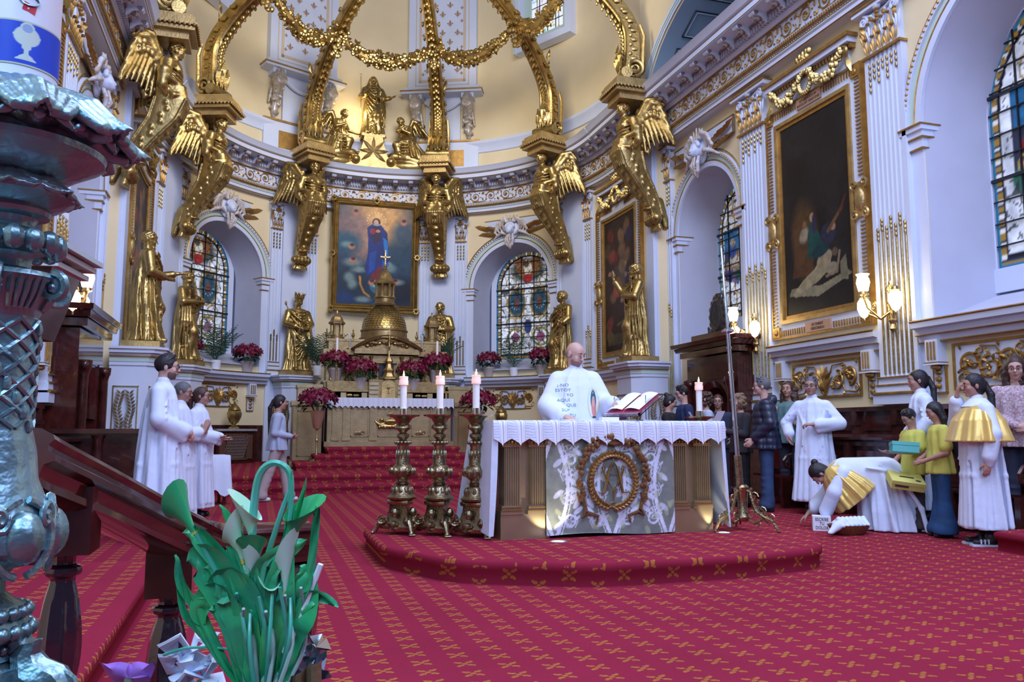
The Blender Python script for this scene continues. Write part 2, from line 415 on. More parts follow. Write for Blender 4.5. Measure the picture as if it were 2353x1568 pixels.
def entablature(s0,s1,ex=0,dent=True,mod=True,scroll=True):
    tcount[0]+=1; base=sweep([(0,6.92),(.14+ex,6.92),(.14+ex,7.0),(.17+ex,7.02),(.17+ex,7.03),(0,7.03)],s0,s1)
    root=struct('trim_%d'%tcount[0],base,WHITE)
    entab(s0,s1,ex,lambda a,b:None,root)
    L=abs(s1-s0); sg=1 if s1>s0 else -1
    def run(sp,fn):
        k=int(L/sp); 
        for i in range(k): fn(s0+sg*(L*(i+.5)/k))
    if dent:
        d=MB(T=W); run(.075,lambda s:d.box((s,.285+ex,7.615),(.045,.06,.075))); o=d.build('dentils',GREYP,root,smooth=0); o['kind']='stuff'
        d=MB(T=W); run(.062,lambda s:d.ball((s,.335+ex,7.69),(.022,.022,.03),6,4)); o=d.build('egg_moulding',SHADG,root); o['kind']='stuff'
        d=MB(T=W); run(.05,lambda s:d.box((s,.215+ex,7.12),(.026,.02,.05))); o=d.build('bead_moulding',TRIMG,root,smooth=0); o['kind']='stuff'
        d=MB(T=W); run(.05,lambda s:d.ball((s,.178+ex,7.055),(.014,.014,.014),5,3)); o=d.build('pearl_moulding',TRIMG,root); o['kind']='stuff'
    if mod:
        k=max(1,int(L/.46))
        me=modillion()
        for i in range(k):
            s=s0+sg*(L*(i+.5)/k); p,a=Wf(s); objm('modillion',me,root,(p[0],p[1],7.725),(0,0,a)).location=W(s,ex+.32,7.725)
    if scroll:
        k=max(1,round(L/.92)); me=rinceau()
        for i in range(k*2):
            s=s0+sg*(L*(i+.5)/(2*k)); p,a=Wf(s)
            o=objm('scroll_ornament',me,root,W(s,.16+ex,7.345),(0,0,a),(L/(2*k)/.46,1,1 if i%2==0 else -1))
    return root
_c={}
def spiral(cx,cz,r,turns,a0,dirn=1,n=26,r1=.15):
    return [(cx+(r*(1-t)+r*r1*t)*cos(a0+dirn*2*PI*turns*t),cz+(r*(1-t)+r*r1*t)*sin(a0+dirn*2*PI*turns*t)) for t in [i/n for i in range(n+1)]]
def leaf(mb,x,z,a,l,w,y=0,dy=.02):
    d=(cos(a),sin(a)); e=(-d[1],d[0])
    P=[(x,y,z)]
    for t,ww,yy in ((.35,.5,.6),(.65,.42,1),(1,.0,.5)):
        P.append((x+d[0]*l*t+e[0]*w*ww,y-dy*yy*.3,z+d[1]*l*t+e[1]*w*ww)); P.append((x+d[0]*l*t,y-dy*yy*1.3,z+d[1]*l*t)); P.append((x+d[0]*l*t-e[0]*w*ww,y-dy*yy*.3,z+d[1]*l*t-e[1]*w*ww))
    mb.add(P,[(0,1,2),(0,2,3),(1,4,5,2),(2,5,6,3),(4,7,8,5),(5,8,9,6)])
def ringtube(mb,pts,r,y=-.01,n=6):
    mb.tube([(p[0],y,p[1]) for p in pts],r,n)
def rinceau():
    if 'rin' in _c: return _c['rin']
    mb=MB(); sp=spiral(0,.0,.13,1.6,PI*.9,-1)
    ringtube(mb,sp,[.013*(1-.5*i/26) for i in range(27)])
    ringtube(mb,[(-.23,-.12),(-.17,-.13),(-.14,-.07),(-.125,.03)],.010)
    ringtube(mb,[(.23,.12),(.16,.14),(.06,.145),(-.06,.12)],[.008,.011,.013,.012])
    for k in range(7): a=k*.9; leaf(mb,.135*cos(a),.125*sin(a),a+.8,.055,.035)
    for k in range(5): leaf(mb,0,0,k*1.257,.05,.035)
    leaf(mb,-.18,.05,2.0,.09,.05); leaf(mb,.18,-.05,-1.0,.1,.06); leaf(mb,.2,.02,1.4,.09,.05)
    me=mb.mesh('scroll'); me.materials.append(TRIMG); _c['rin']=me; return me
def modillion():
    if 'mod' in _c: return _c['mod']
    mb=MB(); 
    P=[(-.005,0),(-.26,0),(-.28,-.03),(-.25,-.06),(-.2,-.055),(-.1,-.085),(-.03,-.15),(-.005,-.16)]
    mb.prism([(p[0],p[1]) for p in P],-.06,.06,M=Matrix(((0,0,1),(1,0,0),(0,1,0))))
    mb.mi=1
    for x in (-.068,.068): mb.tube([(x,p,q) for p,q in spiral(-.215,-.032,.04,1.2,0,1,10)],.011,5)
    for k in range(4): leaf(mb,(k-1.5)*.03,-.055-.0*k,-PI/2,.1,.05,y=-.14,dy=.05)
    mb.ball((0,-.13,-.1),(.05,.08,.035),8,5); leaf(mb,0,-.10,-PI/2,.08,.09,y=-.03,dy=.04)
    me=mb.mesh('modillion'); me.materials.append(WHITE); me.materials.append(SHADG); _c['mod']=me; return me
CORN=YJ
entablature(-SL+.02,SL-.02)
for sd in (1,-1):
    entablature(sy(YC-.02,sd),sy(CORN+.001,sd))
    entablature(sy(CORN-.1,sd),sy(-.9,sd),.06)
# ---------------- painted surfaces (colour attribute on a fine grid) ----------------
def vmat(name,rough=.5,es=0,spec=.5):
    if name in MATS: return MATS[name]
    m=bpy.data.materials.new(name); m.use_nodes=True; nt=m.node_tree; B=nt.nodes['Principled BSDF']
    a=nt.nodes.new('ShaderNodeVertexColor'); a.layer_name='paint'; nt.links.new(a.outputs['Color'],B.inputs['Base Color'])
    B.inputs['Roughness'].default_value=rough; B.inputs['Specular IOR Level'].default_value=spec
    if es: nt.links.new(a.outputs['Color'],B.inputs['Emission Color']); B.inputs['Emission Strength'].default_value=es
    MATS[name]=m; return m
def inpoly(U,V,poly):
    c=np.zeros(U.shape,bool); n=len(poly)
    for i in range(n):
        (x1,y1),(x2,y2)=poly[i-1],poly[i]
        if y1==y2: continue
        c^=((y1>V)!=(y2>V))&(U<(x2-x1)*(V-y1)/(y2-y1)+x1)
    return c
class Canvas:
    """u in 0..w, v in 0..h (metres), nu x nv samples"""
    def __init__(s,w,h,nu,nv,base=(0,0,0)):
        s.w,s.h,s.nu,s.nv=w,h,nu,nv; s.U,s.V=np.meshgrid(np.linspace(0,w,nu),np.linspace(0,h,nv)); s.C=np.ones((nv,nu,3))*np.array(base); s.g=1.0; s.k=1.0
    def mix(s,m,col):
        m=np.clip(m,0,1)[...,None]; s.C=s.C*(1-m)+np.array(col)*m; return s
    def noise(s,amp,sc,seed=0,col=None):
        r=np.random.default_rng(seed); tot=np.zeros(s.U.shape); a=1
        for o in range(3):
            gx,gy=int(s.w*sc*2**o)+2,int(s.h*sc*2**o)+2; g=r.random((gy+1,gx+1))
            fx=s.U/s.w*(gx-1);fy=s.V/s.h*(gy-1); ix=fx.astype(int);iy=fy.astype(int);tx=fx-ix;ty=fy-iy; tx=tx*tx*(3-2*tx);ty=ty*ty*(3-2*ty)
            tot+=a*((g[iy,ix]*(1-tx)+g[iy,ix+1]*tx)*(1-ty)+(g[iy+1,ix]*(1-tx)+g[iy+1,ix+1]*tx)*ty); a*=.5
        tot/=1.75
        if col is None: s.C*=(1+amp*(tot-.5)*2)[...,None]
        else: s.mix(np.clip((tot-.5)*4*amp,0,1),col)
        return s
    def ell(s,c,r,col,a=0,soft=.15,al=1,box=None):
        x=s.U-c[0];y=s.V-c[1]; X=x*cos(a)+y*sin(a);Y=-x*sin(a)+y*cos(a); q=np.sqrt((X/r[0])**2+(Y/r[1])**2)
        return s.mix(al*np.clip((1-q)/max(soft,.01)+.5,0,1),col)
    def poly(s,p,col,al=1): return s.mix(inpoly(s.U,s.V,p)*al,col)
    def line(s,pts,wd,col,al=1):
        m=np.zeros(s.U.shape)
        for (x1,y1),(x2,y2) in zip(pts[:-1],pts[1:]):
            L=max((x2-x1)**2+(y2-y1)**2,1e-9); t=np.clip(((s.U-x1)*(x2-x1)+(s.V-y1)*(y2-y1))/L,0,1)
            m=np.maximum(m,np.sqrt((s.U-x1-t*(x2-x1))**2+(s.V-y1-t*(y2-y1))**2)<wd)
        return s.mix(m*al,col)
    def ring(s,c,r,wd,col,al=1,ry=None):
        q=np.sqrt((s.U-c[0])**2+((s.V-c[1])*(r/(ry or r)))**2); return s.mix((np.abs(q-r)<wd)*al,col)
    def crackle(s,n,wd,col,seed=0,al=1):
        r=np.random.default_rng(seed); a=np.full(s.U.shape,9.);b=np.full(s.U.shape,9.)
        for x,y in zip(r.random(n)*s.w,r.random(n)*s.h): d=np.hypot(s.U-x,s.V-y); b=np.minimum(b,np.maximum(a,d)); a=np.minimum(a,d)
        return s.mix((b-a<wd)*al,col)
    def build(s,name,T,m,parent=None,mask=None,iu=None,iv=None,**k):
        iu=iu or (0,s.nu); iv=iv or (0,s.nv); U=s.U[iv[0]:iv[1],iu[0]:iu[1]];V=s.V[iv[0]:iv[1],iu[0]:iu[1]];C=s.C[iv[0]:iv[1],iu[0]:iu[1]]
        nv,nu=U.shape; P=[T(u,v) for u,v in zip(U.ravel(),V.ravel())]
        F=[(j*nu+i,j*nu+i+1,(j+1)*nu+i+1,(j+1)*nu+i) for j in range(nv-1) for i in range(nu-1) if mask is None or mask((U[j,i]+U[j+1,i+1])/2,(V[j,i]+V[j+1,i+1])/2)]
        if not F: return None
        me=bpy.data.meshes.new(name); me.from_pydata(P,[],F); ca=me.color_attributes.new('paint','FLOAT_COLOR','POINT')
        ca.data.foreach_set('color',np.concatenate([(np.clip(C,0,1)**s.g*s.k).reshape(-1,3),np.ones((nu*nv,1))],1).astype(np.float32).ravel())
        me.polygons.foreach_set('use_smooth',[True]*len(F)); me.materials.append(m); me.update()
        o=bpy.data.objects.new(name,me); link(o,parent); return tag(o,**k)
GLASSM=vmat('stained_glass',.25,.5); PAINTM=vmat('oil_paint',.45,0,.35)
# ---------------- stained glass windows ----------------
def halfw(v,hw,sp):   # arched outline: half width at height v above the sill
    return hw if v<=sp else (math.sqrt(max(hw*hw-(v-sp)**2,0)))
def glass_canvas(hw,sp,kind,seed):
    w=2*hw; h=sp+hw; c=Canvas(w,h,112,int(112*h/w*.85),(.60,.64,.70)); c.g=1.35; c.noise(.45,2.5,seed); cx=hw
    # quarry background with scroll ornament
    for i in range(10):
        for g in (-1,1): c.ring((cx+g*hw*(.28+.25*(i%2)),h*(i+.5)/10.5),.13*hw/1.0+.03,.018,(.42,.28,.06),.9)
    for i in range(13):
        for g in (-1,1): c.ell((cx+g*hw*(.2+.13*(i*7%4)),h*(i+.4)/13.2),(.05*hw,.035*hw),[(.35,.25,.05),(.10,.22,.14),(.30,.10,.12),(.12,.14,.30)][i%4])
    if kind=='apse':
        c.ell((cx,h*.82),(hw*.52,hw*.34),(.10,.13,.12),soft=.4); c.ell((cx-.2*hw,h*.85),(hw*.18,hw*.3),(.30,.16,.08),.5); c.ell((cx+.2*hw,h*.85),(hw*.18,hw*.3),(.30,.16,.08),-.5)
        c.ell((cx,h*.84),(hw*.13,hw*.2),(.62,.60,.52)); c.ell((cx,h*.905),(hw*.08,hw*.09),(.55,.35,.22)); c.ell((cx,h*.745),(hw*.15,hw*.13),(.36,.05,.06))
        for g in (-1,1):
            q=(cx+g*hw*.36,h*.52); c.ell(q,(hw*.29,hw*.4),(.25,.2,.08)); c.ell(q,(hw*.23,hw*.34),(.05,.12,.18))
            for k in range(7): a=PI*(.1+.8*k/6); c.line([q,(q[0]+hw*.2*cos(a+PI),q[1]+hw*.3*sin(a+PI)+.1)],.012,(.20,.42,.5))
            c.ell(q,(hw*.1,hw*.17),(.16,.10,.10)); c.ring((cx+g*hw*.4,h*.2),.24*hw,.03,(.25,.25,.12)); c.ell((cx+g*hw*.4,h*.2),(hw*.13,hw*.14),(.28,.12,.2))
        c.ell((cx,h*.30),(hw*.12,hw*.2),(.06,.09,.20))
    else:
        a,b=.30*h,.66*h
        c.poly([(.1*w,a),(.9*w,a),(.9*w,b),(.1*w,b)],(.05,.06,.10)); c.poly([(.1*w,b-.16*h),(.9*w,b-.16*h),(.9*w,b),(.1*w,b)],(.03,.20,.38),.8)
        r=np.random.default_rng(seed)
        cols=[(.45,.42,.40),(.30,.03,.04),(.05,.12,.35),(.30,.2,.06),(.45,.40,.3),(.05,.2,.14),(.22,.18,.3)]
        for k in range(20):
            x=w*(.15+.7*r.random()); y=a+(b-a)*(.12+.55*r.random()); c.ell((x,y-.08*h*.5),(w*.07,h*.055),cols[k%7],(r.random()-.5)); c.ell((x,y+.02*h),(w*.028,h*.017),(.42,.25,.16)); c.ring((x,y+.02*h),w*.04,.012,(.5,.4,.1),.7)
        c.ell((cx,a+.55*(b-a)),(w*.11,h*.09),(.42,.02,.04)); c.ell((cx,a+.75*(b-a)),(w*.07,h*.05),(.6,.57,.5)); c.ell((cx,a+.9*(b-a)),(w*.03,h*.02),(.5,.3,.2))
        for k in range(9): t=PI*k/8; c.line([(cx+w*.06*cos(t),a+.9*(b-a)+w*.06*sin(t)),(cx+w*.15*cos(t),a+.9*(b-a)+w*.15*sin(t))],.012,(.7,.42,.05))
    c.crackle(210,.010,(.05,.05,.05),seed,.85)
    c.noise(.35,9,seed+1)
    # border
    bw=.17
    m=np.zeros(c.U.shape); hwv=np.where(c.V<=sp,hw,np.sqrt(np.maximum(hw*hw-(c.V-sp)**2,0))); ins=np.where(c.V<=sp,hw-np.abs(c.U-cx),hw-np.sqrt((c.U-cx)**2+(c.V-sp)**2))
    ins=np.minimum(ins,c.V+.0); m=(ins<bw*.8); c.mix(m,(.03,.06,.12)); ph=np.sin(c.V*36)*np.where(c.V<sp,1,0)+np.where(c.V>=sp,np.sin(np.arctan2(c.U-cx,c.V-sp)*hw*36),0)
    mid=(np.abs(ins-bw*.42)<bw*.22); c.mix(m&mid&(ph>.1),(.36,.24,.05)); c.mix(m&mid&(ph<-.6),(.66,.66,.62)); c.mix(m&(np.abs(ph)<.25),(.02,.02,.02),.0) if 0 else None
    c.mix(np.abs(ins-bw*.8)<.018,(.01,.01,.015)); c.mix((np.abs(ins-bw*.1)<.02),(.05,.22,.34))
    return c
def window(n,s,hw,zs,sp,depth,kind,seed,cols=5,rows=10,zrel=None):
    """sash: glass plane placed depth behind the wall face"""
    p=W(s,-depth,zs); a=-max(-PI/2,min(PI/2,s/RW))
    root=bpy.data.objects.new('window_%d'%n,None); link(root); root['kind']='structure'; root.location=p; root.rotation_euler=(0,0,a)
    h=sp+hw; c=glass_canvas(hw,sp,kind,seed); nu,nv=c.nu,c.nv
    su=[int(round(i*(nu-1)/cols)) for i in range(cols+1)]; sv=[int(round(i*(nv-1)/rows)) for i in range(rows+1)]
    mask=lambda u,v: abs(u-hw)<=halfw(v,hw,sp)+.02
    for i in range(cols):
        for j in range(rows): c.build('pane',lambda u,v:(u-hw,0,v),GLASSM,root,mask,(su[i],su[i+1]+1),(sv[j],sv[j+1]+1))
    mb=MB()
    for i in range(1,cols):
        x=-hw+2*hw*i/cols; t=sp+math.sqrt(max(hw*hw-x*x,0)); mb.b(x-.008,x+.008,-.025,.0,0,t)
    for j in range(1,rows):
        z=h*j/rows; q=halfw(z,hw,sp); mb.b(-q,q,-.03,-.004,z-.008,z+.008)
    for z in (.33*h,.65*h): q=halfw(z,hw,sp); mb.b(-q,q,-.05,-.003,z-.02,z+.02)
    mb.build('leading',BLACK,root,smooth=0)
    fr=MB(); out=[(-hw,0)]+[(-hw*cos(PI*t/24),sp+hw*sin(PI*t/24)) for t in range(25)]+[(hw,0)]
    k=1+.16/hw
    fr.rows([[(x,-.03,z) for x,z in out],[(x*k,-.04,sp+(z-sp)*k if z>sp else z) for x,z in out],[(x*k,.1,sp+(z-sp)*k if z>sp else z) for x,z in out]])
    fr.b(-hw-.16,hw+.16,-.06,.06,-.3,0)
    fr.build('window_frame',WHITE,root)
    return root
window(1,WINS[0][0],.97,2.98,2.0,.80,'apse',3); window(2,WINS[1][0],.97,2.98,2.0,.80,'apse',3)
for k,sd in enumerate((1,-1)):
    window(3+k,sy(13.08,sd),.93,3.22,1.75,.82,'side',11+k); window(5+k,sy(6.2,sd),1.43,3.05,1.95,.82,'side',21+k,7,12)
# ---------------- arch mouldings, keystone cherubs, imposts ----------------
def arch(s,hw,zs,zp,par,side_imp=True):
    T=lambda a,n,z:W(a,n,z)
    def bandp(r0,r1,n0,n1,m,name,tabs=False):
        mb=MB(T=T); N=28; rows=[]
        for k in range(N+1):
            t=PI*k/N; rows.append([(s-r*cos(t),n,zp+r*sin(t)) for r,n in ((r0,0),(r0,n1),(r1,n1),(r1,0))])
        mb.rows(rows); return mb.build(name,m,par,smooth=25)
    bandp(hw-.005,hw+.10,0,.05,WHITE,'archivolt'); bandp(hw+.10,hw+.20,0,.035,MINT,'archivolt'); bandp(hw+.20,hw+.26,0,.07,WHITE,'archivolt')
    g=MB(T=T); N=48
    for r,n,q in ((hw+.10,.05,.013),(hw+.30,.03,.014)): 
        g.rows([[(s-(r+q*cos(u))*cos(PI*k/N),n+q*sin(u),zp+(r+q*cos(u))*sin(PI*k/N)) for u in (0,PI/2,PI,1.5*PI)] for k in range(N+1)],True)
    for k in range(int(PI*hw/.062)):
        t=PI*(k+.5)/int(PI*hw/.062); g.ball((s-(hw+.232)*cos(t),.075,zp+(hw+.232)*sin(t)),(.022,.02,.022),5,3)
    o=g.build('gilt_beading',TRIMG,par); o['kind']='stuff'
    if side_imp:
        for sg in (-1,1):
            x=s+sg*(hw+.13)
            for d0,d1,z0,z1,M in ((.18,.10,.10,.16,WHITE),(.19,.12,.16,.18,TRIMG),(.16,.07,.02,.10,WHITE),(.165,.075,0.0,.02,TRIMG),(.14,.05,-.12,0,WHITE),(.145,.055,-.14,-.12,TRIMG)):
                mb=MB(T=T); mb.b(x-d0,x+d0,-.3,d1,zp+z0-.18,zp+z1-.18); mb.build('impost',M,par,smooth=0)
def cherub(s,z,par,sc_=1.0):
    if 'cher' not in _c:
        b=Blob((-.5,-.34,-.45),(.5,.06,.42),.0125)
        b.ell((0,-.14,0),(.085,.09,.105),.02); b.ell((0,-.2,-.04),(.06,.05,.06),.02); b.ell((.045,-.2,-.025),.03,.02); b.ell((-.045,-.2,-.025),.03,.02); b.cap((0,-.225,.01),(0,-.245,-.02),.01,.014,.01)
        for x in (-.035,.035): b.ell((x,-.232,.012),.015,.01,-1)
        b.ell((0,-.235,-.055),(.022,.012,.008),.006,-1)
        for k in range(9): a=PI*k/8; b.ell((.09*cos(a),-.15,.05+.07*sin(a)),.032,.01)
        b.ell((0,-.04,0),(.16,.05,.2),.03)
        face=b.mesh('cherub_face',WHITE)
        b=Blob((-.6,-.3,-.45),(.6,.06,.45),.0125)
        for g in (-1,1):
            for k in range(4):
                a0=(g*.07,-.1,.15+.02*k); b.chain([a0,(g*(.14+.05*k),-.13,.24-.03*k),(g*(.2+.06*k),-.10,.12-.05*k),(g*(.17+.04*k),-.06,-.02-.03*k)],[.02,.03,.026,.014],.01)
            b.chain([(g*.10,-.1,-.10),(g*.2,-.12,-.05),(g*.33,-.08,-.10),(g*.48,-.04,-.20)],[.02,.034,.03,.012],.012)
            b.chain([(g*.06,-.13,-.12),(g*.09,-.17,-.22),(g*.06,-.15,-.33),(0,-.12,-.4)],[.025,.03,.028,.02],.01); b.chain([(g*.015,-.17,-.12),(g*.03,-.2,-.24),(0,-.15,-.38)],[.018,.022,.015],.008)
        for k in range(5): b.cap(((k-2)*.05,-.12,.16),((k-2)*.085,-.12,.34-.03*abs(k-2)),.022,.012,.01)
        _c['cher']=(face,b.mesh('cherub_scrolls',mat('white_and_gilt_carving',(.70,.73,.86),.45,col2=(.45,.32,.16),vscale=14)))
        m=MB()
        for g in (-1,1):
            for k in range(6): leaf(m,g*(.25+.08*k),.02+.015*k,(.25 if g>0 else PI-.25)+g*.08*(k%3-1),.24,.09,-.06,.05)
            for k in range(6): leaf(m,g*(.25+.07*k),-.06+.01*k,(-.1 if g>0 else PI+.1),.2,.07,-.05,.04)
        _c['cherw']=m.mesh('cherub_wings'); _c['cherw'].materials.append(TRIMG)
        q=MB(); q.b(-.82,.82,-.025,0,.0,.26); q.mi=1
        for a in ((-.82,.82,-.035,0,.0,.015),(-.82,.82,-.035,0,.245,.26),(-.82,-.805,-.035,0,0,.26),(.805,.82,-.035,0,0,.26)): q.b(*a)
        q=q.mesh('tablet',0); q.materials.append(WHITE); q.materials.append(TRIMG); _c['chert']=q
    a=Wf(s)[1]; r=objm('keystone_cherub',_c['cher'][0],par,W(s,.03,z),(0,0,a),sc_)
    objm('scrolls',_c['cher'][1],r); objm('wings',_c['cherw'],r); objm('tablet',_c['chert'],r)
for s,hw,zs,zp in WINS:
    arch(s,hw,zs,zp,side(s)); cherub(s,zp+hw+.33,side(s),1.28 if hw<1.3 else 1.4)
# ---------------- fluted pilasters ----------------
def capital(w):
    key='cap%.2f'%w
    if key in _c: return _c[key]
    mb=MB(); h=.72; x=w/2
    mb.box((0,-.05,h*.42),(w*.9,.12,h*.84)); mb.box((0,-.08,h*.93),(w*1.32,.22,h*.07),tx=1.05); 
    for g in (-1,1):
        mb.tube([(g*(x*.75+p),-.13,h*.74+q) for p,q in spiral(.03,0,.085,1.5,PI/2,-g,14)],.022,6)
        mb.tube([(g*x*.2,-.12,h*.55),(g*x*.4,-.13,h*.78),(g*x*.8,-.13,h*.84)],.02,5)
    mb.ball((0,-.15,h*.9),(.07,.05,.06),7,5)
    mb.mi=1
    mb.box((0,-.085,h*.985),(w*1.38,.25,h*.035)); mb.box((0,-.06,.01),(w*1.06,.16,.035))
    nl=3 if w<.5 else 5
    for r,(z0,l) in enumerate(((.03,.24),(.20,.27))):
        for k in range(nl+r):
            xx=(k-(nl+r-1)/2)*w*.92/(nl); mb.mi=1 if (k+r)%2 or r==0 else 0
            for q in (-1,0,1): leaf(mb,xx+q*w*.10/nl*3*.5,z0,PI/2-q*.22,l*(1-.18*abs(q)),.20*w/nl*1.5,y=-.112-.010*(1-abs(q)),dy=.022)
            mb.mi=1; mb.ball((xx,-.150,z0+l-.01),(.26*w/nl,.028,.020),6,4)
    mb.mi=1
    for g in (-1,1):
        leaf(mb,g*x*.8,h*.45,PI/2-g*.4,.16,.07,-.12,.05); mb.ball((g*x*.35,-.15,h*.7),(.035,.03,.035),6,4)
    for k in range(4): mb.ball((0,-.16,h*(.62+.07*k)),(.03+.005*k,.025,.025),6,4)
    me=mb.mesh('capital'); me.materials.append(WHITE); me.materials.append(TRIMG); _c[key]=me; return me
def pilaster(s,w,zb=1.39,zc=6.14,d=.10,par=None,nf=None,cabl=True,cap=True,gilt_to=3.3,low=None):
    par=par or side(s); a=Wf(s)[1]; nf=nf or (3 if w<.45 else 7 if w>.6 else 6)
    root=bpy.data.objects.new('pilaster',None); link(root,par); root.location=W(s,0,0); root.rotation_euler=(0,0,a)
    mb=MB(); x=w/2; z0=(zb+.36); fw=w*.84/nf
    # shaft with grooves
    prof=[(-x,.0),(-x,-d)]
    for k in range(nf):
        c=-w*.42+fw*(k+.5); prof+=[(c-fw*.34,-d),(c-fw*.2,-d+.022),(c+fw*.2,-d+.022),(c+fw*.34,-d)]
    prof+=[(x,-d),(x,0)]
    mb.rows([[(p,q,z0) for p,q in prof],[(p,q,zc) for p,q in prof]]); mb.build('shaft',WHITE,root,smooth=0)
    if zb<3:
        b=MB(); b.box((0,-d*.7,zb+.06),(w*1.24,d*1.9,.12)); b.box((0,-d*.65,zb+.20),(w*1.12,d*1.6,.10),taper=.97); b.box((0,-d*.6,zb+.305),(w*1.04,d*1.35,.11),taper=.98); b.build('base',WHITE,root,smooth=0)
        g=MB()
        for z,e,r in ((zb+.14,1.2,.022),(zb+.25,1.08,.012),(zb+.35,1.04,.012)): g.tube([(-w*e/2,-d*1.45*e+.01,z),(w*e/2,-d*1.45*e+.01,z)],r,6)
        g.build('gilt_torus',TRIMG,root)
    if cabl:
        g=MB()
        for k in range(nf):
            c=-w*.42+fw*(k+.5); g.tube([(c,-d+.004,z0+.03),(c,-d+.004,gilt_to+.12*(k%2))],fw*.17,6)
            for j in range(3): g.ball((c,-d-.004,gilt_to+.05+.12*(k%2)+j*.06),(fw*.26,.02,.035),6,4)
            L=[5,3,4,2,4,2,3,5][k%8] if nf>3 else 5
            for j in range(L): g.ball((c,-d-.002,zc-.12-j*.085),(fw*.24,.018,.034),6,4)
        g.build('gilt_cabling',GOLD,root)
    if cap: objm('capital',capital(w),root,(0,-.0,zc))
    return root
for g in (1,-1):
    for sm in (2.05,6.2):
        for o in (-.50,.50): pilaster(g*(sm+o*(1.04 if sm>3 else 1)),.30,zb=2.4,gilt_to=3.25)
    pilaster(sy(14.44,g),.30,zb=1.39); pilaster(sy(11.44,g),.72,zb=1.39,gilt_to=3.5); pilaster(sy(8.4,g),.66,zb=1.39,gilt_to=3.55); pilaster(sy(3.6,g),.66,zb=1.39)
# piers between the pilasters (flat white)
for g in (1,-1):
    for sm,w in ((2.05,.70),(6.2,.74)):
        m=MB(T=W); m.b(g*sm-w/2-.32,g*sm+w/2+.32,-.02,.05,0,6.9); m.b(g*sm-w/2,g*sm+w/2,0,.16,0,6.92); m.build('pier',WHITE,apse,smooth=0)
    s=sy(14.95,g); m=MB(T=W); m.b(min(s,sy(14.63,g)),max(s,sy(14.63,g)),-.3,.06,0,6.92); m.build('pier',WHITE,side(s),smooth=0)
    X=X0+g*5.0; m=MB(); m.b(min(X,X+g*.5),max(X,X+g*.5),YJ-.01,YJ+.2,0,8.0); m.build('pier',WHITE,side(s),smooth=0)
    for y0,y1 in ((14.16,14.60),(11.80,12.0-.01),(10.8,11.06)):
        pass
# white jamb strips flanking the openings and white backing of window bays
for g in (1,-1):
    for (a,b) in ((14.17,14.62),(11.75,12.0),(7.88,8.15)):
        m=MB(T=W); s0,s1=sorted((sy(a,g),sy(b,g))); m.b(s0,s1,0,.02,1.4,4.95); m.build('jamb_strip',WHITE,side(s0),smooth=0)
for g in (1,-1):
    for q in (-1,1):
        m=MB(T=W); c=g*WINS[0][0]+q*(1.17+.13); m.b(c-.13,c+.13,0,.025,2.44,4.8); m.build('jamb_strip',WHITE,apse,smooth=0)
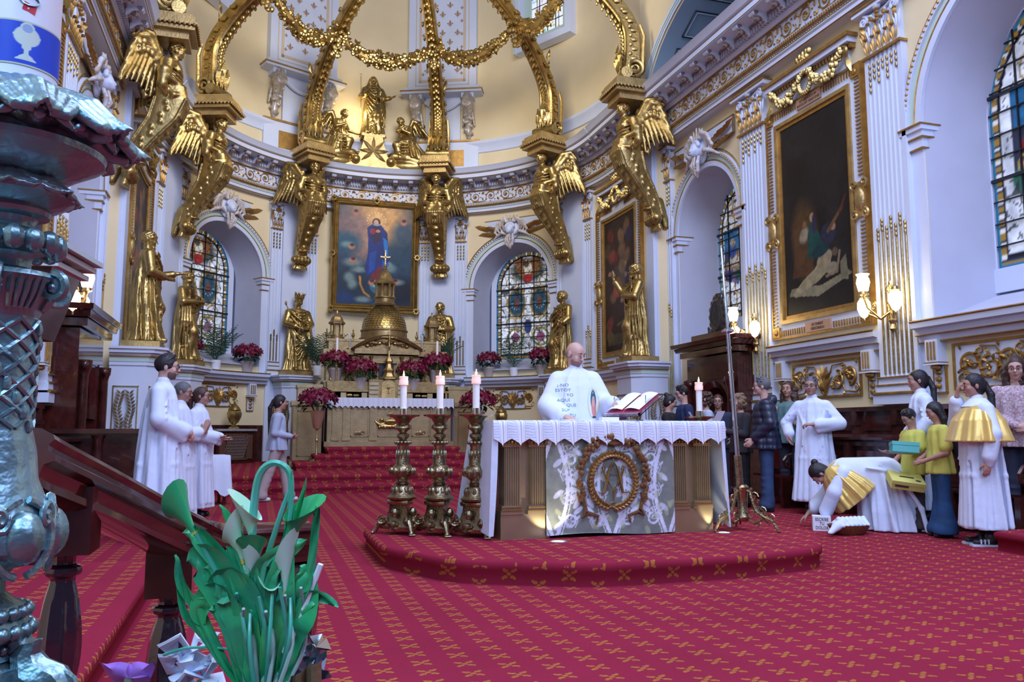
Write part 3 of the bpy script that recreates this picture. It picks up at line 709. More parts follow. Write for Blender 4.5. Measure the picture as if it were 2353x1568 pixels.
# ---------------- ledges ----------------
def ledge(s0,s1,z=2.38,ex=.20,par=None):
    s0,s1=sorted((s0,s1)); par=par or side((s0+s1)/2)
    mb=sweep([(0,z-.26),(ex*.35,z-.26),(ex*.45,z-.18),(ex*.6,z-.17),(ex*.65,z-.10),(ex*.95,z-.085),(ex*1.0,z-.0),(0,z)],s0,s1); o=mb.build('ledge',WHITE,par,smooth=25)
    g=MB(T=W); n=max(1,int(abs(s1-s0)/.2)) if abs(s0)<SL else 1
    for a,q,r in ((ex*1.0,z-.005,.014),(ex*.62,z-.175,.009),(ex*.4,z-.262,.010)):
        g.rows([[(s0+(s1-s0)*i/n,a+r*cos(t),q+r*sin(t)) for t in (0,PI/2,PI,1.5*PI)] for i in range(n+1)],True)
    g.build('gilt_line',TRIMG,par)
    return o
def scrollpanel(s,w,h,z,par=None):
    par=par or side(s); a=Wf(s)[1]; key='sp%.2f%.2f'%(w,h)
    if key not in _c:
        f=MB(); f.b(-w/2,w/2,-.012,.01,0,h); f.mi=1
        for q in ((-w/2-.02,w/2+.02,-.03,.01,-.02,.012),(-w/2-.02,w/2+.02,-.03,.01,h-.012,h+.02),(-w/2-.02,-w/2+.012,-.03,.01,0,h),(w/2-.012,w/2+.02,-.03,.01,0,h)): f.b(*q)
        f=f.mesh('panel',0); f.materials.append(WHITE); f.materials.append(TRIMG)
        mb=MB(); n=max(2,int(w/h*1.2/2)*2); c=h/2
        for g in (-1,1):
            # central bouquet
            for k in range(4): mb.tube([(g*.01,-.03,.02),(g*(.03+.02*k),-.06,h*.35),(g*(.05+.05*k),-.05,h*(.85-.1*k))],[.02,.028,.008],5)
            ns=max(2,int(round(w/h*.72)))
            for k in range(ns):
                x=g*(w*.5*(.20+.72*(k+.5)/ns)); r=min(h*.33,w*.5*.72/ns*.55); up=1 if k%2 else -1
                sp=spiral(x,c+up*h*.07,r,1.7,-up*PI/2,g*up,28,.10)
                mb.tube([(p,-.03-.015*sin(i*.3),q) for i,(p,q) in enumerate(sp)],[h*.036*(1.25-.8*i/28) for i in range(29)],6)
                for j in range(9): i=j*3; p,q=sp[i]; leaf(mb,p,q,j*1.1+k,h*.17,h*.085,-.035,.04)
                for j in range(5): leaf(mb,x,c+up*h*.07,j*1.257,h*.09,h*.06,-.05,.02)
                sp=spiral(x+g*r*.9,c-up*h*.30,h*.12,1.3,up*PI/2,-g*up,16,.15); mb.tube([(p,-.03,q) for p,q in sp],[h*.024*(1.2-.7*i/16) for i in range(17)],5)
                mb.tube([(x-g*r,-.03,c-up*h*.2),(x-g*r*.6,-.04,c-up*h*.38),(x+g*r*.3,-.03,c-up*h*.40),(x+g*r*.9,-.03,c-up*h*.42)],h*.022,5); leaf(mb,x+g*r,c+up*h*.36,PI/2*up,h*.12,h*.08,-.03,.03)
        for k in range(5): leaf(mb,0,h*.4,PI/2+(k-2)*.45,h*.5,h*.16,-.05,.04)
        mb.ball((0,-.05,h*.3),(h*.12,.05,h*.16),8,6)
        me=mb.mesh('scrollwork'); me.materials.append(TRIMG); _c[key]=(f,me)
    r=objm('scroll_panel',_c[key][0],par,W(s,.0,z),(0,0,a)); objm('scrollwork',_c[key][1],r); return r
def bracket(s,par=None,z=2.10):
    par=par or side(s)
    if 'brk' not in _c:
        m=MB(); m.b(-.095,.095,-.14,0,-.24,.04); m.b(-.12,.12,-.16,0,-.275,-.255); m.b(-.085,.085,-.03,0,-.60,-.28)
        m.mi=1
        for x in (-.05,0,.05): m.tube([(x,-.143,-.21),(x,-.143,.01)],.014,6)
        m.b(-.115,.115,-.155,0,-.255,-.24); 
        for k in range(3): m.ball((0,-.05,-.36-.085*k),(.055-.008*k,.03,.035),7,5); leaf(m,0,-.32-.085*k,-PI/2,.07,.11,-.05,.02)
        m.ball((0,-.08,-.30),(.07,.06,.04),8,5)
        for q in ((-.095,-.085),(.085,.095)): m.b(q[0],q[1],-.04,0,-.61,-.28)
        m.b(-.095,.095,-.04,0,-.62,-.605)
        me=m.mesh('bracket',0); me.materials.append(WHITE); me.materials.append(TRIMG); _c['brk']=me
    objm('bracket',_c['brk'],par,W(s,0,z),(0,0,Wf(s)[1]))
for g in (1,-1):
    # window bays of the apse
    c=g*WINS[0][0]; ledge(c-1.35,c+1.35,2.44,.28); scrollpanel(c,1.25,.50,1.62); bracket(c-.95,z=2.14); bracket(c+.95,z=2.14)
    ledge(g*7.0,sy(14.95,g),2.44,.16)
    ledge(sy(11.1,g),sy(8.72,g),2.385,.20); scrollpanel(sy(9.93,g),1.46,.50,1.55); bracket(sy(10.86,g)); bracket(sy(8.94,g))
    ledge(sy(8.06,g),sy(3.9,g),2.40,.22); scrollpanel(sy(6.15,g),2.9,.52,1.55); bracket(sy(7.82,g),z=2.12)
# ---------------- attic storey and half dome ----------------
att=MB(T=W)
att=sweep([(0,8.0),(0,13.6)],-SL-2.2,SL+2.2,caps=False); attic=struct('wall_attic',att,CREAM)
o=sweep([(0,8.0),(.14,8.0),(.14,8.12),(.08,8.14),(.08,8.16),(0,8.16)],-SL-2,SL+2); o.build('plinth',WHITE,attic,smooth=25)
o=sweep([(0,8.62),(.05,8.63),(.07,8.74),(.11,8.80),(.15,8.86),(.15,8.93),(0,8.94)],-SL-2,SL+2); o.build('moulding',WHITE,attic,smooth=25)
def fleur(mb,x,z,s,y):
    mb.add([(x+p*s,y,z+q*s) for p,q in ((0,.5),(.14,.15),(.05,-.12),(-.05,-.12),(-.14,.15))],[(0,1,2,3,4)])
    for g in (-1,1): mb.add([(x+g*p*s,y,z+q*s) for p,q in ((.06,-.1),(.2,.12),(.34,.1),(.36,-.02),(.28,-.06),(.2,-.02),(.09,-.16))],[tuple(range(7))])
    mb.add([(x+p*s,y,z+q*s) for p,q in ((-.22,-.12),(.22,-.12),(.22,-.18),(-.22,-.18))],[(0,1,2,3)])
    mb.add([(x+p*s,y,z+q*s) for p,q in ((-.05,-.18),(.05,-.18),(0,-.5))],[(0,1,2)])
    for g in (-1,1): mb.add([(x+g*p*s,y,z+q*s) for p,q in ((.05,-.18),(.18,-.34),(.12,-.2))],[(0,1,2)])
FLEUR=mat('stencil_brown_gold',(.36,.21,.12),.6)
for g in (1,-1):
    s=g*2.02; a=Wf(s)[1]; root=bpy.data.objects.new('fleur_de_lis_panel',None); link(root,attic); root.location=W(s,0,0); root.rotation_euler=(0,0,a)
    m=MB(); m.b(-.95,.95,-.32,.3,10.35,13.5); m.b(-1.05,1.05,-.42,.3,10.32,10.46); m.b(-1.12,1.12,-.50,.3,10.25,10.33); m.build('pilaster',WHITE,root,smooth=0)
    m=MB(); m.b(-1.14,1.14,-.52,.3,10.31,10.345); m.build('gilt_line',TRIMG,root,smooth=0)
    m=MB()
    for x in (-.62,.62): m.b(x-.035,x+.035,-.335,-.32,10.62,13.4); 
    m.b(-.65,.65,-.335,-.32,10.62,10.69)
    for x in (-.74,.74): m.b(x-.012,x+.012,-.33,-.31,10.52,13.4)
    m.b(-.75,.75,-.33,-.31,10.52,10.54); m.build('panel_border',mat('pale_gold_border',(.62,.50,.36),.6),root,smooth=0)
    f=MB()
    for j in range(9):
        for i in range(2 if j%2 else 3):
            x=(i-(.5 if j%2 else 1))*.42; z=10.95+j*.27
            if z<13.4: fleur(f,x,z,.24,-.325)
    for j in range(7):
        for g2 in (-1,1): fleur(f,g2*.54,10.85+.38*j,.13,-.326)
    f.build('stencil_lilies',FLEUR,root,smooth=0)
    if 'cons' not in _c:
        b=Blob((-.25,-.62,-1.3),(.25,.1,.1),.02); b.chain([(0,-.45,-.08),(0,-.5,-.28),(0,-.36,-.45),(0,-.22,-.7),(0,-.15,-1.0),(0,-.1,-1.15)],[.13,.15,.12,.09,.07,.05],.05)
        for k in range(9): b.ell((.08*(-1)**k,-.5+.045*k,-.3-.09*k),(.06,.06,.05),.015)
        for q in (-1,1): b.ell((q*.13,-.42,-.26),(.04,.13,.13),.02); b.chain([(q*.1,-.2,-.4),(q*.16,-.15,-.8)],[.05,.03],.02)
        _c['cons']=b.mesh('console',mat('silvery_gilt_carving',(.56,.58,.64),.4,.3,col2=(.36,.26,.12),vscale=16))
    for x in (-.72,.72):
        objm('console',_c['cons'],root,(x,0,10.2)); m=MB(); m.b(x-.17,x+.17,-.42,0,10.12,10.26); m.build('corbel_block',WHITE,root,smooth=0)
    m=MB(); m.b(-.48,.48,-.12,0,8.9,10.26); m.tube([(-.5+.1*k,-.2,10.1-.25*sin(PI*k/10)) for k in range(11)],.05,6); m.build('niche_field',WHITE,root,smooth=0)
    m=MB(); m.b(-1.0,1.0,-.2,0,8.0,8.98); m.build('pedestal',WHITE,root,smooth=0)
    m=MB(); m.b(-.6,.6,-.215,-.19,8.25,8.7); m.build('gilt_panel',TRIMG,root,smooth=0); m=MB(); m.b(-1.03,1.03,-.24,0,8.93,8.98); m.build('gilt_line',TRIMG,root,smooth=0)
# upper windows
def upwin(n,s,z0,hw):
    root=bpy.data.objects.new('window_%d'%n,None); link(root); root['kind']='structure'; a=Wf(s)[1]; root.location=W(s,.05,z0); root.rotation_euler=(0,0,a)
    h=1.9; c=Canvas(2*hw,h,50,70,(.80,.85,.90)); r=np.random.default_rng(5)
    for k in range(60): c.ell((2*hw*r.random(),h*r.random()),(.03,.05),[(.3,.5,.8),(.8,.45,.1),(.2,.55,.35),(.7,.3,.4)][k%4],r.random()*3)
    c.ell((hw*1.2,h*.75),(hw*.35,h*.35),(.85,.55,.12),al=.8)
    for x in (hw*.32,2*hw-hw*.32): c.line([(x,0),(x,h)],.015,(.02,.05,.08))
    c.line([(0,.15),(2*hw,.15)],.012,(.02,.05,.08))
    for j in range(7):
        for i in range(4): c.build('pane',lambda u,v:(u-hw,0,v),GLASSM,root,None,(int(i*49/4),int((i+1)*49/4)+1),(j*10-(j>0),min(70,j*10+10)))
    m=MB()
    for i in range(1,4): m.b(-hw+2*hw*i/4-.008,-hw+2*hw*i/4+.008,-.02,0,0,h)
    for j in range(1,7): m.b(-hw,hw,-.02,0,h*j/7-.006,h*j/7+.006)
    m.build('leading',BLACK,root,smooth=0)
    m=MB()
    for k,(q,y) in enumerate(((.02,-.03),(.25,-.30),(.34,-.30))):
        m.b(-hw-q-.09,-hw-q,y,0,-q-.09,h+1); m.b(hw+q,hw+q+.09,y,0,-q-.09,h+1); m.b(-hw-q,hw+q,y,0,-q-.09,-q)
    m.build('window_frame',WHITE,root,smooth=0)
    m=MB(); m.b(-hw-.30,-hw,-.05,.02,-.3,h+1);m.b(hw,hw+.3,-.05,.02,-.3,h+1);m.b(-hw,hw,-.05,.02,-.3,0);m.b(-hw-.36,-hw-.34,-.33,0,-.45,h+1); m.build('reveal',MINT,root,smooth=0)
upwin(7,60*PI/180*RW,11.55,.55); upwin(8,-60*PI/180*RW,11.55,.55)
# side lunettes over the choir walls, with coffered soffits
for g in (1,-1):
    m=MB(); N=20; yc,zc,A,Bz=11.5,7.75,3.05,1.75
    P=[(yc+A*cos(PI*k/N),zc+Bz*sin(PI*k/N)) for k in range(N+1)]; xa=X0+g*4.85; xb=X0+g*8.2
    m.rows([[(xa,y,z) for y,z in P],[(xb,y,z) for y,z in P]]); root=struct('wall_lunette',m,mat('blue_grey_plaster',(.22,.30,.36),.8))
    m=MB()
    for k in range(N):
        (y1,z1),(y2,z2)=P[k],P[k+1]; m.add([(xa,y1,z1),(xa,y2,z2),(xa,y2,13.5),(xa,y1,13.5)],[(0,1,2,3)])
    m.add([(xa,yc+A,7.9),(xa,14.85,7.9),(xa,14.85,13.5),(xa,yc+A,13.5)],[(0,1,2,3)]); m.add([(xa,yc-A,7.9),(xa,-1,7.9),(xa,-1,13.5),(xa,yc-A,13.5)],[(0,1,2,3)])
    m.add([(xa,14.85,7.9),(X0+g*5.0,14.85,7.9),(X0+g*5.0,14.85,13.5),(xa,14.85,13.5)],[(0,1,2,3)])
    m.build('upper_wall',CREAM,root)
    for q,yy,M in ((.10,.04,WHITE),(.16,.05,MINT),(.22,.06,WHITE)):
        m=MB(); m.rows([[(xa-g*yy,yc+(A+q-.07)*cos(PI*k/N),zc+(Bz+q-.07)*sin(PI*k/N)),(xa-g*yy,yc+(A+q)*cos(PI*k/N),zc+(Bz+q)*sin(PI*k/N)),(xa,yc+(A+q)*cos(PI*k/N),zc+(Bz+q)*sin(PI*k/N))] for k in range(N+1)]) ; m.build('arch_moulding',M,root)
    for k in range(9):
        for j in range(3):
            t0,t1=PI*(k+.16)/9,PI*(k+.84)/9; x0,x1=g*(.35+1.05*j),g*(1.15+1.05*j)
            for e,dd,M in ((0,.02,BLACK),(.10,.03,WHITE)):
                m=MB(); pts=[(t0+e*.12,x0+g*e*.5),(t1-e*.12,x0+g*e*.5),(t1-e*.12,x1-g*e*.5),(t0+e*.12,x1-g*e*.5)]
                L=[(xa+x,yc+(A-dd)*cos(t),zc+(Bz-dd)*sin(t)) for t,x in pts]+[(xa+x,yc+(A-dd)*cos(t),zc+(Bz-dd)*sin(t)) for t,x in pts[:1]]
                m.tube(L,.014,4); m.build('coffer',M if e==0 else mat('blue_grey_edge',(.30,.38,.44),.8),root)
    m=MB(); m.b(min(xb,xb+g*.1),max(xb,xb+g*.1),8,15,7.7,9.8); m.build('upper_wall',BLACK,root,smooth=0)  # black sheet stands in for the darkness beyond the arch
# wall ends / pier caps for the corner step
# ---------------- dark wood doorcases beneath the side windows ----------------
def throne(g):
    root=thing('doorcase','dark carved mahogany doorcase with a crest, under the %s side window'%('right' if g>0 else 'left'),'doorcase',(X0+g*5.28,12.45 if g>0 else 12.15,0),-g*PI/2)
    root.scale=(.86,.66,1)
    r=root; m=MB()   # local: x along wall, -y into room
    m.b(-1.0,-.62,-.62,0,0,1.98); m.b(.62,1.0,-.62,0,0,1.98); m.b(-.62,.62,-.12,-.05,0,2.0); m.b(-.95,.95,-.6,0,1.95,2.35)
    m.build('case',REDW if g<0 else DARKW,r,smooth=0)
    m=MB(); P=[(-.62,1.2)]+[(-.62*cos(PI*k/12),1.3+.62*sin(PI*k/12)) for k in range(13)]+[(.62,1.2)]
    m.rows([[(x,-.6,z) for x,z in P],[(x*.82,-.5,1.3+(z-1.3)*.82) for x,z in P],[(x*.82,-.45,1.3+(z-1.3)*.82) for x,z in P],[(x*.7,-.2,1.3+(z-1.3)*.7) for x,z in P]])
    for g2 in (-1,1): m.add([(0,-.58,1.97),(g2*.63,-.58,1.97),(g2*.63,-.58,1.3)]+[(g2*.62*cos(PI*k/12),-.58,1.3+.62*sin(PI*k/12)) for k in range(1,7)],[tuple(range(9))])
    m.build('arch',DARKW,r)
    m=MB(); m.box((0,-.36,2.42),(2.1,.78,.10)); m.box((0,-.38,2.52),(2.3,.86,.08),taper=1.05); m.box((0,-.40,2.60),(2.5,.96,.07),taper=1.03); m.box((0,-.30,2.70),(1.5,.6,.14)); m.build('cornice',REDW,r,smooth=0)
    for x in (-.8,.8):
        m=MB(); m.lathe([(.09,.0),(.12,.02),(.12,.1),(.085,.14),(.08,1.75),(.10,1.8),(.12,1.86),(.14,1.9),(.14,1.95)],(x,-.68,0),12); 
        for q in (-.12,.12): m.ball((x+q,-.72,1.88),(.06,.07,.06),8,6)
        m.build('colonnette',DARKW,r)
    b=Blob((-.5,-.6,2.7),(.5,-.1,3.5),.02); b.fn((-.45,-.4,2.75),(.45,-.2,3.4),lambda x,y,z:(np.sqrt((x/.27)**2+((z-3.08)/.33)**2)-1)*.25+np.abs(y+.3)*.6-.03,.01)
    for k in range(16):
        a=2*PI*k/16; b.ell((.27*cos(a),-.33,3.08+.33*sin(a)),(.07,.06,.07),.02)
    b.ell((0,-.32,3.46),(.1,.06,.09),.02); b.ell((-.12,-.3,3.42),(.05,.05,.07)); b.ell((.12,-.3,3.42),(.05,.05,.07))
    for q in (-1,1): b.chain([(q*.2,-.3,2.85),(q*.36,-.3,2.78),(q*.42,-.3,2.9)],[.07,.06,.03],.02)
    b.build('crest',mat('ebonised_wood',(.02,.018,.02),.3,coat=.5),r)
    m=MB(); m.ball((0,-.345,3.08),(.15,.03,.23),16,8); m.build('crest_medallion',mat('oxblood_medallion',(.22,.05,.02),.4),r)
    return root
throne(1); throne(-1)
# ---------------- figures ----------------
I3=np.eye(3)
def RM(yaw=0,pitch=0,roll=0):
    """head rotation; figure faces -y. yaw>0 turns towards +x, pitch>0 looks down"""
    M=Matrix.Rotation(yaw,3,'Z')@Matrix.Rotation(pitch,3,'X')@Matrix.Rotation(roll,3,'Y'); return np.array(M)
def head(b,c,s=1.0,M=I3,beard=0,female=0,ears=1,neck=True,k=.012,mouth=0):
    c=np.array(c,float); P=lambda x,y,z:c+M@(np.array((x,y,z))*s)
    def E(p,r,kk=k,op=1): b.ell(P(*p),np.array(r)*s,kk,op,M=M)
    E((0,.012,.022),(.074,.092,.088)); E((0,-.022,-.045),(.056,.060,.066),.02); E((0,-.063,-.094),(.020,.018,.018),.02)
    E((0,-.045,.03),(.055,.042,.05),.02)
    for g in (-1,1):
        E((g*.036,-.060,-.028),(.024,.022,.024),.02); E((g*.029,-.094,.006),(.017,.012,.011),.008,-1); E((g*.029,-.080,.004),(.0125,.010,.0095),.003)
        if ears: E((g*.076,.008,-.008),(.009,.019,.030),.006)
    b.cap(P(-.036,-.081,.024),P(.036,-.081,.024),.0075*s,.0075*s,.012)
    b.cap(P(0,-.088,.012),P(0,-.106,-.026),.007*s,.0125*s,.010); 
    for g in (-1,1): E((g*.010,-.096,-.030),(.008,.009,.006),.005)
    E((0,-.086,-.052),(.021,.010,.0055),.005); E((0,-.084,-.064),(.018,.010,.0065),.005)
    if mouth: E((0,-.095,-.058),(.014,.014,.008),.004,-1)
    else: E((0,-.100,-.0575),(.022,.006,.0018),.003,-1)
    if neck: b.cap(P(0,.022,-.05),P(0,.038,-.20) if neck is True else neck,.050*s,.056*s,.025)
    if beard:
        for g in (-.045,-.03,-.015,0,.015,.03,.045): b.chain([P(g,-.055+abs(g)*.6,-.075),P(g*1.1,-.075+abs(g)*.5,-.115),P(g*.8,-.07+abs(g)*.3,-.115-.05*beard)],[.018*s,.018*s,.008*s],.006)
        b.cap(P(-.024,-.098,-.047),P(.024,-.098,-.047),.006*s,.006*s,.006)
        for g in (-1,1): E((g*.058,-.02,-.05),(.016,.03,.035),.01)
def curls(b,c,s=1.0,M=I3,n=46,r=.020,seed=1,front=.055,lo=-.06,k=.006,top=1.05):
    q=np.random.default_rng(seed); c=np.array(c,float)
    for i in range(n):
        z=-.6+1.6*(i+.5)/n; a=i*2.399; rr=math.sqrt(max(1-z*z,0)); p=np.array((.080*rr*cos(a),.012+.098*rr*sin(a),.024+.094*z*top))
        if p[1]<-.02 and p[2]<front: continue
        if p[2]<lo: continue
        b.ell(c+M@(p*s),r*s*(.8+.4*q.random()),k)
def hand(b,w,d,n,s=1.0,curl=.5,k=.005,thumb=1,spread=1.0):
    """w wrist, d finger direction, n palm normal, thumb side = cross(d,n)*thumb"""
    w=np.array(w,float); d=np.array(d,float); d/=np.linalg.norm(d); n=np.array(n,float); n-=d*(n@d); n/=np.linalg.norm(n); t=np.cross(d,n)*thumb
    for o in (-.022,-.008,.008,.022): b.cap(w+t*o*.6*s,w+(d*.078+t*o)*s,.015*s,.0125*s,.008)
    for j,(o,L) in enumerate(((.025,.066),(.0085,.076),(-.0085,.070),(-.025,.054))):
        p=w+(d*.085+t*o)*s; L*=s
        for seg,f in enumerate((.45,.32,.23)):
            a=curl*(.55+.75*seg); q=p+(d*cos(a)+n*sin(a)+t*o*2.0*spread*(1-curl))*L*f; b.cap(p,q,(.0098-.0010*seg)*s,(.0090-.0012*seg)*s,k if seg==0 else 0); p=q
    p=w+(d*.02+t*.024)*s; q=p+(d*.035+t*.028+n*.012)*s; r=q+(d*.030+t*(.012-.02*curl)+n*(.008+.02*curl))*s
    b.cap(p,q,.013*s,.011*s,.008); b.cap(q,r,.0105*s,.008*s,.003)
def robe(b,zs,rx,ry,cx=0,cy=0,amp=.012,n=11,ph=0.0,tw=1.0,k=.02,lo=None,ampz=None,seed=0,x0=0,y0=0):
    zs=np.array(zs,float); o=np.argsort(zs); zs=zs[o]; f=lambda v:(np.array(v,float)[o] if hasattr(v,'__len__') else np.full(len(zs),float(v)))
    rx,ry,cx,cy=f(rx),f(ry),f(cx),f(cy); am=f(ampz) if ampz is not None else np.linspace(1,.15,len(zs))
    m=max(rx.max(),ry.max())+.08
    def F(X,Y,Z):
        z=np.clip(Z,zs[0],zs[-1]); a=np.interp(z,zs,rx);c=np.interp(z,zs,ry);u=X-np.interp(z,zs,cx)-x0;v=Y-np.interp(z,zs,cy)-y0
        th=np.arctan2(v/c,u/a); q=np.sqrt((u/a)**2+(v/c)**2)
        c1=np.cos(n*th+ph+tw*(z-zs[0])*2); fold=amp*1.25*np.interp(z,zs,am)*(c1*(.75+.25*c1*c1)+.55*np.cos((n*1.7//1)*th+2*ph+tw*z*3)+.25*np.cos(n*3*th+ph-tw*z*5))
        d=(q-1)*np.minimum(a,c)*.95-fold
        return np.maximum(d,np.maximum(zs[0]-Z,Z-zs[-1]))
    b.fn((x0-m+cx.min(),y0-m+cy.min(),zs[0]-.04),(x0+m+cx.max(),y0+m+cy.max(),zs[-1]+.04),F,k); return b
def sleeve(b,sh,el,wr,r0=.085,r1=.08,r2=.10,k=.03,hang=.05,fold=.006):
    sh,el,wr=[np.array(p,float) for p in (sh,el,wr)]
    b.cap(sh,el,r0,r1,k); b.cap(el,wr,r1,r2*.75,k)
    if hang: b.cap(el+(0,0,-.02),wr+np.array((0,0,-hang)),r1*.8,r2*.6,k)
def swag(b,p0,p1,sag,r=.02,n=6,k=.012,out=(0,-.03,0)):
    p0=np.array(p0,float);p1=np.array(p1,float);out=np.array(out)
    pts=[p0+(p1-p0)*t+np.array((0,0,-sag))*4*t*(1-t)+out*4*t*(1-t) for t in np.linspace(0,1,n)]
    b.chain(pts,[r*(.5+.5*sin(PI*(.15+.7*t))) for t in np.linspace(0,1,n)],k)
def statue_mesh(key,arms,hd=(0,.0,0),beard=0,curl=1,crown=0,veil=0,lean=0,toga=1,extra=None,seed=1):
    b=Blob((-.75,-.72,-.02),(.75,.42,2.08),.0165)
    l=lean
    robe(b,[0,.06,.3,.7,.95,1.15,1.32,1.44],[.30,.28,.235,.225,.205,.17,.19,.12],[.25,.23,.19,.18,.16,.135,.14,.10],cx=[l,l,l*.8,l*.3,0,0,0,0],cy=[-.02,-.02,-.01,0,0,0,0,.01],amp=.024,n=9,ph=seed,tw=1.2,k=.03)
    b.ell((0,0,1.36),(.235,.115,.10),.06)
    q=np.random.default_rng(seed)
    # bent knee pushing through the cloth
    kx=.10*(1 if seed%2 else -1); b.chain([(kx*.6,-.05,.95),(kx+l*.5,-.20,.56),(kx*1.3+l,-.10,.08)],[.11,.085,.06],.05)
    for g in (-1,1): b.chain([(g*.1+l,-.10,.05),(g*.13+l,-.27,.035)],[.05,.038],.02)
    if toga:
        sgn=1 if seed%2 else -1
        for i in range(6): swag(b,(-sgn*.20,-.10,1.36-.09*i),(sgn*.22,-.10+.01*i,1.12-.17*i),.10+.02*i,.024,8,.016,(0,-.10,0))
        for i in range(5): swag(b,(sgn*.24,-.02,1.0-.02*i),(-sgn*.15+.03*i*sgn,-.22,.55-.10*i),.05,.022,7,.016,(0,-.06,0))
        for i in range(4): b.chain([(sgn*(.16+.035*i),-.14+.03*i,1.15),(sgn*(.19+.035*i),-.18+.04*i,.75),(sgn*(.17+.045*i)+l,-.17+.05*i,.32)],[.022,.026,.016],.014)
        for i in range(5): swag(b,(-.16+.02*i,-.12,1.42-.02*i),(.16,-.12,1.40-.03*i),.05+.05*i,.014,6,.012,(0,-.05,0))
    for i in range(7): x=-.2+.065*i; b.chain([(x*.7,-.17+abs(x)*.3,.62),(x*1.05+l,-.215+abs(x)*.4,.25),(x*1.15+l,-.235+abs(x)*.45,.03)],[.010,.02,.024],.014)
    for g,(el,wr,hdir,hn,cu) in zip((-1,1),arms):
        sh=(g*.20,.01,1.36); b.cap(sh,el,.080,.068,.03); mid=np.array(el)+(np.array(wr)-np.array(el))*.72
        b.cap(el,mid,.070,.060,.02); 
        for t in (.2,.45,.7): p=np.array(sh)+(np.array(el)-np.array(sh))*t; b.ell(p+(0,-.02,-.05),(.06,.06,.035),.02)
        b.cap(el,wr,.04,.027,.01); hand(b,wr,hdir,hn,1.05,cu,thumb=-g)
    M=RM(*hd); c=(0,-.02,1.62); head(b,c,1.08,M,beard,neck=(0,.01,1.42))
    if curl: curls(b,c,1.10,M,60,.021,seed)
    if crown:
        for i in range(14):
            a=2*PI*i/14; P=lambda r,z:np.array(c)+M@np.array((r*cos(a),.01+r*1.15*sin(a),z)); b.chain([P(.085,.07),P(.088,.12),P(.10,.17+.03*(i%2))],[.014,.012,.016],.006)
        b.ell(np.array(c)+M@np.array((0,.01,.09)),(.085,.1,.06),.01)
    if veil:
        b.ell(np.array(c)+M@np.array((0,.035,.03)),(.095,.1,.11),.01)
        for g in (-1,1): b.chain([(g*.075,.01,1.66),(g*.11,.01,1.5),(g*.19,-.02,1.36)],[.035,.045,.05],.02)
        b.cap((0,.06,1.6),(0,.09,1.35),.07,.12,.03)
    if extra: extra(b)
    return b.mesh('figure',GOLD)
def plinth_mesh(w=.62,d=.5,h=.12):
    m=MB(); m.box((0,0,h/2),(w,d,h)); me=m.mesh('plinth',0); me.materials.append(GOLD2); return me
def pedestal(s,n0,label,w=.8,d=.62,zt=2.38,arms=True):
    """white pedestal with gilt foliage panels projecting from a pier; chamfered front corners"""
    r=thing('pedestal',label,'pedestal',W(s,0,0),Wf(s)[1],'statue pedestals along the sanctuary wall')
    def oct_(e): a=w/2+e;q=d+e;c=.17; return [(-a,0),(-a,-q+c),(-a+c,-q),(a-c,-q),(a,-q+c),(a,0)]
    m=MB()
    for e,z0,z1 in ((0,.0,zt-.24),(.05,.0,.25),(.02,zt-.3,zt-.24)): m.prism(oct_(e)[::-1],z0,z1)
    m.build('body',WHITE,r,smooth=0)
    m=MB(); m.prism(oct_(.03)[::-1],zt-.24,zt-.15); m.build('neck',MINT,r,smooth=0)
    m=MB()
    for e,z0,z1 in ((.06,zt-.15,zt-.10),(.12,zt-.10,zt-.04),(.15,zt-.04,zt)): m.prism(oct_(e)[::-1],z0,z1)
    m.build('cap',WHITE,r,smooth=0)
    m=MB(); m.prism(oct_(.065)[::-1],zt-.155,zt-.14); m.prism(oct_(.13)[::-1],zt-.045,zt-.035); m.build('gilt_line',TRIMG,r,smooth=0)
    for k,(x,y,a,ww) in enumerate(((0,-d-.005,0,w-.42),(-w/2+.085,-d+.085,-PI/4,.13),(w/2-.085,-d+.085,PI/4,.13),(-w/2,-d/2+.1,-PI/2,d-.34),(w/2,-d/2+.1,PI/2,d-.34))):
        f=MB(); hh=1.15
        for q in ((-ww/2,-ww/2+.015,0,hh),(ww/2-.015,ww/2,0,hh),(-ww/2,ww/2,0,.015),(-ww/2,ww/2,hh-.015,hh)): f.b(q[0],q[1],-.02,0,q[2],q[3])
        for sg in (-1,1):
            for j in range(17):
                z=.14+j*.055; xx=sg*ww*.22+sg*.02*sin(j*.7); leaf(f,xx,z,PI/2+.8,.09,.035,-.03,.04); leaf(f,xx,z,PI/2-.8,.09,.035,-.03,.04)
        for j in range(14): t=2*PI*j/14; leaf(f,ww*.25*cos(t),.18+.12*sin(t),t+PI/2,.06,.04,-.03,.03)
        o=f.build('gilt_foliage',GOLD,r,smooth=0); o.location=(x,y,.62); o.rotation_euler=(0,0,a)
    return r
D=(0,-1,0)
